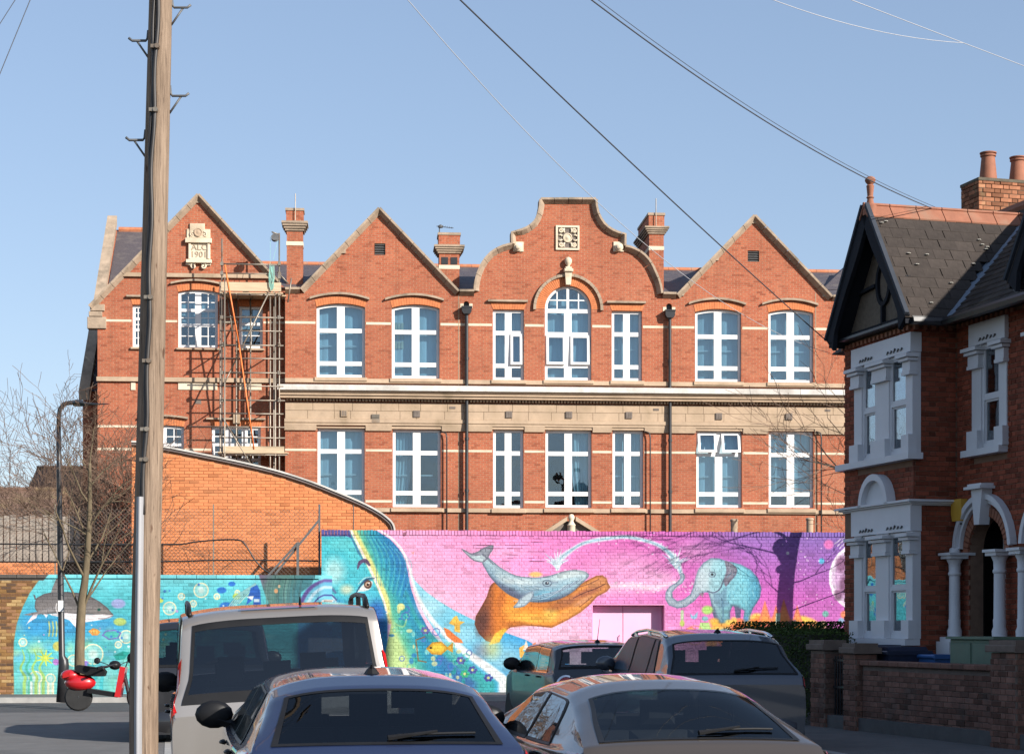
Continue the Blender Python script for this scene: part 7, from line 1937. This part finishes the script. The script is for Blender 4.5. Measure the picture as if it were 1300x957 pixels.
mat('pole_cable', (0.028, 0.024, 0.022), .5, .2, 4); mat('white_conduit', (0.30, 0.30, 0.31), .5, .06, 2.0, stain=(.24, .24, .24))
mb = MB(); mb.tube([fp(np.interp(y, [-200, 0, 200, 460, 560, 640], [206, 204, 196.5, 191.5, 188.5, 184.5]) + 1.2 * math.sin(y * .05), y, .012) for y in range(-480, 660, 14)], .017, 8); mb.build('cable', MATS['pole_cable'], pole, smooth=True)
mb = MB(); mb.tube([fp(np.interp(y, [-200, 0, 200, 460, 640], [202, 199, 194, 189.5, 183]) - 1.2 * math.sin(y * .043), y, .008) for y in range(-480, 660, 14)], .012, 8); mb.build('cable', MATS['pole_cable'], pole, smooth=True)
for y in (65, 145, 381, 461, 547, 585):
    a = fp(np.interp(y, [0, 460, 640], [202, 190, 185]), y, .035); mb = MB(); mb.box(a.x - .032, a.x + .032, a.y - .012, a.y + .05, a.z - .014, a.z + .014); mb.tube([a + Vector((.02, -.02, 0)), a + Vector((.02, .02, 0))], .02, 8); mb.build('cable_clamp', MATS['galvanised'], pole)
mb = MB(); ysr = [632, 760, 900, 1080]; n = 10
rows = []
for y in ysr:
    r = pr_(y) * 1.0; c = pc(y); row = []
    for k in range(n + 1):
        px_ = np.interp(y, [632, 867], [181.5, 179.0]) + (k / n - .5) * 10.5; q = fp(px_, y, 0); row.append(q + Vector((0, -.012 - .055 * math.sin(math.pi * k / n) ** .6, 0)))
    rows.append(row)
mb.grid(rows, flip=True); mb.add(rows[0], [tuple(range(n + 1))]); mb.build('conduit', MATS['white_conduit'], pole, smooth=True)
for y, s in ((-30, -1), (10, 1), (52, -1), (122, 1), (178, -1)):             # step irons
    c = pc(y); r = pr_(y); e = Vector((c.x - bx_ + s * r * .98, 0, c.z)); u = PD / F
    mb = MB(); mb.tube([e + Vector((0, 0, 13 * u)), e + Vector((s * 1 * u, 0, 3 * u)), e + Vector((s * 3 * u, 0, 0)), e + Vector((s * 20 * u, -.01, -.5 * u)), e + Vector((s * 24.5 * u, -.01, 3 * u))], .011, 6)
    mb.tube([e + Vector((s * 14 * u, 0, -1 * u)), e + Vector((-s * .5 * u, 0, -22 * u))], .009, 6); mb.build('step_iron', MATS['grey_iron'], pole, smooth=True)
for k in range(2):
    for s in (-1, 1): mb = MB(); c = pc(-440 - 55 * k); mb.bar((c.x - bx_ - .6, -.16, c.z), (c.x - bx_ + .6, -.16, c.z), .08, .1); 
    mb.build('crossbar', MATS['pole_wood'], pole)
top = pc(-150)
def wire(label, z, end, sag, r, m):
    """a drop wire slung from the pole head to a house or an anchor"""
    a, e = Vector((pc(-400).x, PD - .16, z)), Vector(end)
    pts = [a + (e - a) * t - Vector((0, 0, sag * 4 * t * (1 - t))) for t in [k / 36 for k in range(37)]]
    mb = MB(); mb.tube(pts, r, 4, False); tag(mb.build('overhead_wire', MATS[m], None, smooth=True), label, 'wire', 'overhead wires'); return pts
mat('wire_dark', (0.05, 0.05, 0.055), .6, .1, 2); mat('wire_pale', (0.42, 0.42, 0.43), .5, .1, 2)
ridge = P(1236, 284, 31.2)
wire('dark overhead wire sloping across the sky down to the last school window beside the house', 9.0, P(1053, 436, 30.5), .10, .0085, 'wire_dark')
wire('dark overhead wire running to the ridge of the terraced house, lower strand of the pair', 9.6, ridge, .66, .008, 'wire_dark')
wire('thinner dark overhead wire lying just above the one that runs to the terraced house ridge', 9.66, ridge + Vector((.05, .1, .05)), .66, .004, 'wire_dark')
wire('faint pale wire sloping down across the curved gable and the right-hand school chimney', 9.2, P(1053, 448, 30.5), .98, .004, 'wire_pale')
taut = wire('white taut wire crossing the slack one at the top right edge of the sky', 8.8, (7.0, 23.9, 8.5), .02, .0042, 'wire_pale')
wire('white slack wire hanging in the top right corner of the sky', 10.1, min(taut, key=lambda p: abs(CX + F * p.x / p.y - 1212)), .86, .0042, 'wire_pale')
wire('thin dark stay wire slanting across the top left corner of the sky', 9.1, (-5.7, 13.0, .1), 0, .0035, 'wire_dark')
wire('short dark stay wire cutting the very corner of the sky above the street lamp', 8.4, (-7.14, 13.0, .1), 0, .003, 'wire_dark')
# ---- street lamp
LD = 38.0
lamp = thing('street_lamp', 'slim black street lamp with a curved neck and flat lantern, left of the small tree', 'street lamp', (P(78, 800, LD).x, LD, .11))
lx = P(78, 800, LD).x; u = LD / F
def lp(px, py, y=0): q = P(px, py, LD); return Vector((q.x - lx, y, q.z - .11))
mb = MB(); mb.tube([(0, 0, 0), lp(81, 845), lp(80.5, 838), lp(78.5, 832), lp(76.5, 700), lp(75, 600), lp(74.5, 545)], [.105, .105, .10, .065, .06, .05, .045], 12); mb.build('post', MATS['black_iron'], lamp, smooth=True)
mb = MB(); mb.tube([lp(74.5, 547), lp(74.5, 530), lp(76, 519), lp(81, 513), lp(88, 511.3), lp(96, 511)], .045, 8); mb.build('neck', MATS['black_iron'], lamp, smooth=True)
mb = MB(); a = lp(94, 512)
prof_ = [(93, 508.5, 515.5), (97, 507, 516), (103, 507.5, 516), (110, 510.5, 515), (120, 511.8, 514), (138, 512.2, 513.4)]
rows = []
for px_, t_, b_ in prof_:
    A, B = lp(px_, t_), lp(px_, b_); w_ = .13 if px_ < 108 else .05 if px_ < 125 else .02
    rows.append([Vector((A.x, -w_, (A.z + B.z) / 2)), Vector((A.x, 0, A.z)), Vector((A.x, w_, (A.z + B.z) / 2)), Vector((B.x, 0, B.z)), Vector((A.x, -w_, (A.z + B.z) / 2))])
mb.grid(rows, flip=True); mb.build('lantern', MATS['black_iron'], lamp)
mb = MB(); q = lp(84.5, 773); mb.box(-.0 - .05, .05, -.075, -.055, lp(78, 776).z, lp(78, 762).z); mb.build('number_label', MATS['white_frame'], lamp)

# ---- scaffold against the left wing
sc_ = frame_thing('scaffold', 'steel tube scaffold with board platforms and orange braces against the left gable', 'scaffold', S)
OY, IY = WY - 1.15, WY - .25
def tubep(name, pts, r=.028, m='galvanised'): mb = MB(); mb.tube(pts, r, 7); return mb.build(name, MATS[m], sc_, smooth=True)
def so(px, py, y=OY): x, z = S.at(px, py, y); return Vector((x, y, z))
zg = 0.0
for px_, py_, y in ((318, 372, IY), (300, 376, IY + .1), (349.5, 372, OY - .05), (281.7, 303, OY), (285.2, 352, OY - .08), (354.5, 296, OY), (347.5, 336, IY), (343.0, 340, OY), (279.5, 358, IY)):
    t_ = so(px_, py_, y); tubep('standard', [(t_.x, y, zg), t_])
for py_, a, b in ((335.5, 284, 353), (347.3, 284, 346), (374, 277, 357), (402.8, 279, 360), (438.2, 279, 360), (473, 280, 362), (508, 281, 362), (541.5, 240, 362), (555.5, 278, 362), (577, 276, 365), (420, 279, 358), (455, 279, 360), (490, 279, 360), (525, 279, 360)):
    p, q = so(a, py_), so(b, py_); q.z = p.z; tubep('ledger', [p + Vector((0, -.05, 0)), q + Vector((0, -.05, 0))], .024)
for px_ in (283, 300, 318, 336, 353):
    for py_ in (376, 580): p = so(px_, py_); tubep('transom', [p + Vector((0, -.2, .05)), (p.x, IY + .1, p.z + .05)], .024)
for px_ in (283, 354):
    for py_ in (438.2, 508): p = so(px_, py_); tubep('transom', [p + Vector((0, -.25, .03)), (p.x, IY + .15, p.z + .03)], .024)
for a, b, y, m in (((285.5, 336), (303.5, 438), OY - .10, 'orange_tube'), ((303.5, 438), (322.5, 570), OY - .10, 'orange_tube'), ((289, 376), (296, 430), IY, 'galvanised'), ((341.5, 371), (293, 470), OY - .08, 'galvanised'), ((282.5, 530), (321, 594), OY - .08, 'galvanised'), ((293, 470), (283, 490), OY - .08, 'galvanised'), ((352, 345), (366, 360), OY - .05, 'galvanised'), ((370, 353), (365.5, 384), OY + .1, 'galvanised'), ((350, 350), (342, 368), OY - .05, 'galvanised')):
    tubep('brace', [so(*a, y), so(*b, y)], .027, m)
for y0, y1 in ((OY, IY),):
    for py_, a, b in ((372.3, 280.5, 361), (574.8, 277, 363.5)):
        for k in range(5):
            yy = OY - .05 + k * .235; p, q = so(a, py_), so(b, py_); mb = MB(); mb.box(p.x + rng.uniform(-.05, .05), q.x + rng.uniform(-.1, .1), yy, yy + .225, p.z, p.z + .038); mb.build('scaffold_board', MATS['scaffold_board'], sc_)
for a, b, t_, bt in ((281, 357, 359.6, 369.8), (283.5, 361, 567, 575.2)):
    p, q = so(a, bt), so(b, t_); mb = MB(); mb.box(p.x, q.x, OY - .10, OY - .06, p.z, q.z); mb.build('toe_board', MATS['scaffold_board'], sc_)
for px_, py_ in ((354.5, 335), (355, 348), (354.5, 352), (281.7, 335), (281.7, 347), (281.7, 403), (281.7, 438), (281.7, 473), (354.5, 403), (354.5, 438), (354.5, 473), (354.5, 508), (281.7, 508)):
    p = so(px_, py_, OY - .03); mb = MB(); mb.box(p.x - .05, p.x + .05, p.y - .06, p.y + .05, p.z - .06, p.z + .06); mb.build('coupler', MATS['galvanised'], sc_)
p = so(349, 302, OY - .12); mb = MB(); mb.lathe([(.05, -.06), (.13, -.06), (.10, -.02), (.10, .02), (.13, .06), (.05, .06)], p, 16, Matrix.Rotation(R(70), 3, 'X')); wl = mb.build('hoist_wheel', MATS['grey_iron'], sc_)
tubep('hoist_arm', [so(354.5, 298), so(345, 294.5, OY - .12)], .024); tubep('hoist_bracket', [so(346, 294.5, OY - .12), p], .016)
rope = frame_thing('rope', 'coiled green rope hanging from the top rail of the scaffold', 'rope', S)
mb = MB()
for k in range(9):
    a = so(342.5 + (k % 5) * 1.3, 337 + (k % 3), OY - .12); b = so(342.3 + ((k * 3) % 5) * 1.4, 365 + (k * 7 % 5), OY - .14 - .01 * (k % 3)); c = (a + b) / 2 + Vector((.05 * math.sin(k * 2), -.03, 0)); mb.tube([a, c, b], .011, 5)
mb.build('coil', MATS['green_rope'], rope, kind='stuff')
for a, b in (((343, 336), (343.2, 300)), ((347, 330), (352.5, 306))): mb = MB(); mb.tube([so(*a, OY - .13), so(*b, OY - .13)], .007, 4); mb.build('rope_line', MATS['green_rope'], rope)
# ================================================================== bare trees, shrubs, far left background, scooter
mat('bark', (0.20, 0.155, 0.11), .9, .3, 9.0, spec=.15, bump=.006, stretch=(2, 2, .6), stain=(.13, .12, .07), stain_scale=3); mat('bark_green', (0.14, 0.11, 0.07), .9, .3, 6.0, spec=.15, stretch=(2, 2, .5)); mat('twig', (0.16, 0.105, 0.075), .9, .3, 9.0, spec=.15); mat('bark_dark', (0.055, 0.042, 0.034), .9, .3, 6.0, spec=.15)


def grow(mb, tw, p, d, L, r, depth, rr, up=.10, spread=.75, kids=3, seg=4, twr=.010, rmin=.004, bias=None):
    pts, rs = [p.copy()], [r]; q = p.copy(); d = d.normalized(); nodes = []
    for i in range(seg):
        d = (d + Vector((rr.gauss(0, .14), rr.gauss(0, .14), rr.gauss(0, .10) + up)) + (bias * .06 if bias else Vector())).normalized()
        q = q + d * (L / seg); pts.append(q.copy()); rs.append(max(r * (1 - .62 * (i + 1) / seg), rmin)); nodes.append((q.copy(), d.copy(), rs[-1]))
    (tw if r < twr else mb).tube(pts, rs, 5 if r > .03 else 4 if r >= twr else 3, False)
    if depth <= 0: return
    for k in range(kids):
        n, nd, nr = nodes[min(len(nodes) - 1, int((k + .9) / kids * len(nodes)))]
        ax = Vector((rr.gauss(0, 1), rr.gauss(0, 1), rr.gauss(0, .6))).normalized(); nd2 = (nd + ax * spread).normalized()
        grow(mb, tw, n, nd2, L * rr.uniform(.5, .78), nr * rr.uniform(.62, .85), depth - 1, rr, up, spread, kids, max(3, seg - 1), twr, rmin, bias)


def bare_tree(name, label, cat, loc, trunk_pts, trunk_r, limbs, seed, m='bark', depth=3, group=None, twr=.012, **kw):
    t = thing(name, label, cat, loc, 0, group); rr = random.Random(seed)
    mb = MB(); mb.tube(catmull(trunk_pts, 5), list(np.interp(np.linspace(0, 1, (len(trunk_pts) - 1) * 5 + 1), np.linspace(0, 1, len(trunk_r)), trunk_r)), 12); mb.build('trunk', MATS[m], t, smooth=True)
    tw = MB()
    for (p, d, L, r) in limbs:
        mb = MB(); grow(mb, tw, Vector(p), Vector(d), L, r, depth, rr, twr=twr, **kw)
        if mb.v: mb.build('limb', MATS[m], t, smooth=True)
    if tw.v: tw.build('twigs', MATS['twig'], t, kind='stuff')
    return t


# small street tree before the shark wall
TD = 37.0; tx = P(103, 800, TD).x; u = TD / F
def tp(px, py, y=0): q = P(px, py, TD); return (q.x - tx, y, q.z - .11)
limbs = [(tp(102, 775), (-.35, .2, 1), 2.2, .045), (tp(106, 772), (.42, -.1, 1), 2.4, .05), (tp(108, 765), (.6, .3, .9), 2.0, .035), (tp(108, 735), (-.3, -.3, 1), 2.0, .05), (tp(110, 715), (.5, .1, 1), 2.0, .045), (tp(112, 690), (-.5, .2, .9), 2.0, .045), (tp(113, 670), (.55, -.2, .9), 1.9, .045), (tp(114, 640), (-.5, -.1, .8), 1.8, .04), (tp(114, 618), (.5, .25, .9), 1.5, .035), (tp(114, 600), (-.55, .1, .9), 1.6, .03), (tp(114, 590), (.1, -.1, 1), 1.4, .03), (tp(114, 655), (.8, .2, .5), 1.7, .035), (tp(112, 680), (-.85, -.2, .5), 1.8, .035)]
limbs = [(p, d, L * (.78 if p[2] < 2.6 else .60), r * .62) for p, d, L, r in limbs]
bare_tree('street_tree', 'small leafless street tree with a forked trunk in front of the painted shark', 'tree', (tx, TD, .11), [(0, 0, 0), tp(101, 845), tp(102, 800), tp(104, 765), tp(108, 735), tp(111, 700), tp(113.5, 660), tp(114, 620), tp(114, 588)], [.115, .10, .09, .085, .07, .06, .05, .04, .028], limbs, 11, 'bark_green', 4, up=.05, kids=3, spread=.8, twr=.009)
# bare shrubs and trees massed beyond the fence on the left
for k, (px_, D, h, label, seed) in enumerate(((140, 49, 5.6, 'tangled leafless bush beyond the fence, just left of the wooden pole', 3), (165, 51, 5.2, 'tangled leafless bush behind the wooden pole, lower branches spilling to its right', 4), (85, 50, 4.6, 'tangled leafless bush behind the street lamp post', 5), (40, 52, 4.6, 'thin leafless bush beyond the fence at the left edge of the picture', 6), (120, 54, 6.0, 'tall leafless shrub behind the street tree crown', 9), (60, 56, 4.8, 'wide leafless shrub in front of the brown tiled roof', 13), (215, 47.2, 3.9, 'low leafless bush leaning over the orange hall wall right of the pole', 17))):
    rr = random.Random(seed * 7); x = P(px_, 800, D).x
    if px_ == 215: x = P(196, 800, 45.1).x; D = 45.1
    n_ = 7 if px_ != 215 else 4
    limbs = [((rr.uniform(-.5, .5), rr.uniform(-.4, .4), rr.uniform(.1, .8)), (rr.uniform(-.6, .6) + (.25 if px_ == 215 else 0), rr.uniform(-.35, .35), 1), h * rr.uniform(.42, .62), .045) for _ in range(n_)]
    bare_tree('bare_bush', label, 'bush', (x, D, 0), [(0, 0, 0), (.02, 0, .4), (0, .03, .8)], [.09, .07, .05], limbs, seed, 'bark_dark', 4 if px_ != 215 else 3, 'leafless bushes beyond the fence', up=.04, kids=4, spread=.85, twr=.016, rmin=.006)
# tree on the right: its trunk stands behind the bay, its branches reach left in front of the school
RT = W.world(W.x(1101, -1.6), -1.6); 
h0 = RT
rr = random.Random(42)
tk = [(0, 0, 0), (.02, 0, 1.2), (.03, .03, 2.4), (.10, 0, 3.4), (.17, .02, 4.1), (.36, 0, 4.8), (.62, 0, 5.6)]
limbs = []
for z, d, L, r in ((4.2, (-1, -.2, .5), 2.2, .022), (4.6, (-1, .1, .55), 2.7, .04), (4.8, (-.95, -.15, .75), 2.5, .04), (5.1, (-.8, .2, .95), 2.3, .036), (5.4, (-.5, 0, 1), 2.3, .04), (4.8, (-1, .25, .35), 2.3, .030), (5.0, (-1, -.1, .15), 2.0, .026), (4.9, (.8, .2, .8), 2.0, .045), (3.6, (1, -.1, .35), 2.0, .026), (2.9, (.9, .3, .25), 1.8, .024), (5.5, (.3, .2, 1), 2.0, .05), (3.2, (-.7, -.3, .4), 1.2, .018)):
    x = np.interp(z, [q[2] for q in tk], [q[0] for q in tk]); limbs.append(((x, 0, z), d, L * .8, r * .75))
tree_r = bare_tree('pollarded_tree', 'knobbly leafless tree half hidden by the white bay window, casting a shadow on the mural', 'tree', (RT.x, RT.y, .11), tk, [.22, .17, .145, .14, .135, .11, .08], limbs, 42, 'bark_dark', 3, up=.02, kids=3, spread=.6, twr=.009, rmin=.0055)
o = MB(); o.lathe([(.04, -.22), (.10, -.12), (.13, 0), (.10, .12), (.03, .17)], (-.06, 0, 4.48), 10); o.lathe([(.03, -.10), (.08, -.03), (.07, .06), (.02, .09)], (-.04, 0, 3.95), 8); o.tube([(.15, 0, 4.1), (.0, 0, 4.3), (-.06, 0, 4.5)], [.10, .09, .06], 8); o.build('burr', MATS['bark_dark'], tree_r, smooth=True, kind='stuff')

# far left: roofs, boarded fence, brick plinth
mat('brown_tile', (0.17, 0.10, 0.07), .85, .3, 6.0, stain=(.24, .19, .08), stain_scale=1.2); mat('fence_wood', (0.28, 0.24, 0.20), .9, .3, 3.0, stretch=(6, 6, .6))
fr2 = Frame(*(W.o + W.n * 3.2), 5.5)
fen = frame_thing('board_fence', 'grey weathered board fence at the left edge, above an orange brick strip', 'fence', fr2)
xa_, xb_ = fr2.x(-20), fr2.x(98); z0_, z1_ = fr2.at(40, 713)[1], fr2.at(40, 655)[1]
x = xa_; k = 0
while x < xb_:
    mb = MB(); mb.bbox(x, x + .125, 0 + (.02 if k % 2 else 0), .04, z0_, z1_ + rng.uniform(-.04, .04), .004); mb.build('board', MATS['fence_wood'], fen); x += .155; k += 1
for z_ in (z0_ + .25, z1_ - .3): mb = MB(); mb.bar((xa_, .06, z_), (xb_, .06, z_), .04, .09); mb.build('rail', MATS['fence_wood'], fen)
pl_ = frame_thing('brick_plinth', 'low strip of orange brick wall beneath the grey board fence', 'low wall', Frame(*(W.o + W.n * 2.6), 5.5))
F3 = Frame(*(W.o + W.n * 2.6), 5.5); mb = MB(); xa2, xb2 = F3.x(-20), F3.x(78); zt2 = F3.at(40, 714)[1]; mb.box(xa2, xb2, .012, .22, 0, zt2); mb.build('wall_body', MATS['hall_joint'], pl_)
brick_field(pl_, 'brick', MATS['hall_brick'], I4, lambda z: [(xa2, xb2)], 2.55, zt2, 0, .03, n_single=120, seed=91, tints=(.75, 1.1), visible=lambda x, z: True)
def far_house(label, px0, px1, ridge, eave, D, mt, gable_side=False):
    a, b = P(px0, ridge, D), P(px1, ridge, D); zr, ze = a.z, P(px0, eave, D - 3).z
    t = thing('far_house', label, 'house', (a.x, D, 0), 0, 'roofs beyond the fence'); w = b.x - a.x
    mb = MB(); mb.add([(x, y, z) for x in (0, w) for y, z in ((-3.2, ze), (0, zr), (3.2, ze))], [(0, 2, 1), (3, 4, 5), (0, 1, 4, 3), (1, 2, 5, 4), (0, 3, 5, 2)]); rf = mb.build('roof', MATS[mt], t)
    mb = MB(); mb.tube([(0, 0, zr), (w, 0, zr)], .1, 6); mb.build('ridge_tiles', MATS['stock_brick'] if False else MATS['brown_tile'], rf)
    mb = MB(); mb.box(.1, w - .1, -2.9, 2.9, 0, ze); mb.build('wall', MATS['school_brick'], t); return t
far_house('far brown tiled roof with a mossy ridge behind the bushes, left of the school', 47, 122, 594, 650, 82, 'brown_tile')
far_house('nearer low brown roof at the left edge beyond the board fence', -30, 84, 622, 668, 60, 'brown_tile')

# red scooter parked on the pavement before the shark wall
SCD = 34.0; sx = P(120, 800, SCD).x
sco = thing('motor_scooter', 'red motor scooter with a long black seat, parked beside the small tree', 'scooter', (sx, SCD, .11), R(4))
def sp_(px, py, y=0): q = P(px, py, SCD); return Vector((q.x - sx, y, q.z - .11))
def ell(mb, c, rx, ry, rz, n=14):
    rows = []
    for i in range(9):
        a = math.pi * i / 8; rows.append([Vector((c.x + rx * math.sin(a) * math.cos(2 * math.pi * j / n), c.y + ry * math.sin(a) * math.sin(2 * math.pi * j / n), c.z - rz * math.cos(a))) for j in range(n + 1)])
    mb.grid(rows)
for px_ in (100, 178):
    c = sp_(px_, 800); mb = MB(); mb.lathe([(.14, -.05), (.22, -.05), (.25, -.02), (.25, .02), (.22, .05), (.14, .05)], (c.x, 0, .25), 20, Matrix.Rotation(R(90), 3, 'X')); w_ = mb.build('wheel', MATS['tyre_rubber'], sco, auto=40); mb = MB(); mb.lathe([(.14, -.03), (.14, .03), (.02, .05)], (c.x, 0, .25), 12, Matrix.Rotation(R(90), 3, 'X')); mb.build('rim', MATS['alloy'], w_)
mb = MB(); pts = [sp_(78, 848), sp_(82, 858), sp_(95, 856), sp_(120, 852), sp_(133, 858), sp_(137, 852), sp_(128, 846), sp_(105, 845)]
mb.prism([(p.x, p.z) for p in [sp_(98, 852), sp_(116, 858), sp_(133, 858), sp_(135, 852), sp_(131, 848), sp_(115, 845.5), sp_(100, 843.5), sp_(97, 846)]][::1], -.13, .13); mb.build('seat', MATS['trim_black'], sco)
mb = MB(); ell(mb, sp_(90, 857), .18, .14, .11); ell(mb, sp_(102, 866), .28, .15, .15); mb.build('tail_body', MATS['paint_red'], sco, smooth=True)
mb = MB(); mb.prism([(p.x, p.z) for p in (sp_(82, 854.5), sp_(91, 852), sp_(91, 858), sp_(82, 860))], -.175, -.12); mb.build('tail_light', MATS['lamp_red'], sco)
mb = MB(); mb.bar(sp_(112, 876), sp_(150, 882), .26, .08); mb.build('footboard', MATS['trim_black'], sco)
mb = MB(); mb.bar(sp_(150, 884), sp_(157, 846), .34, .10, (1, 0, 0)); mb.build('front_shield', MATS['paint_red'], sco)
mb = MB(); mb.tube([sp_(157, 852), sp_(163, 882), Vector((sp_(178, 800).x, 0, .25))], .035, 8); mb.build('fork', MATS['black_iron'], sco, smooth=True)
mb = MB(); ell(mb, sp_(145.5, 844), .11, .13, .085); mb.build('headset', MATS['trim_black'], sco, smooth=True)
for s in (-1, 1):
    a, b = sp_(147, 843, s * .1), sp_(133, 846, s * .36); mb = MB(); mb.tube([a, b], .018, 8); mb.build('handlebar', MATS['black_iron'], sco); mb = MB(); mb.tube([b, b + (b - a) * .35], .026, 8); mb.build('grip', MATS['trim_black'], sco)
    c = sp_(127 if s < 0 else 162, 838, s * .34); mb = MB(); mb.lathe([(.02, -.01), (.055, -.008), (.06, .01), (.02, .02)], c, 12, Matrix.Rotation(R(80), 3, 'X')); mm = mb.build('mirror', MATS['trim_black'], sco); mb = MB(); mb.tube([c, sp_(146, 846, s * .12)], .008, 5); mb.build('mirror_stem', MATS['black_iron'], mm)
mb = MB(); mb.tube([sp_(158, 850), sp_(166, 826)], .012, 5); mb.build('lever', MATS['black_iron'], sco)
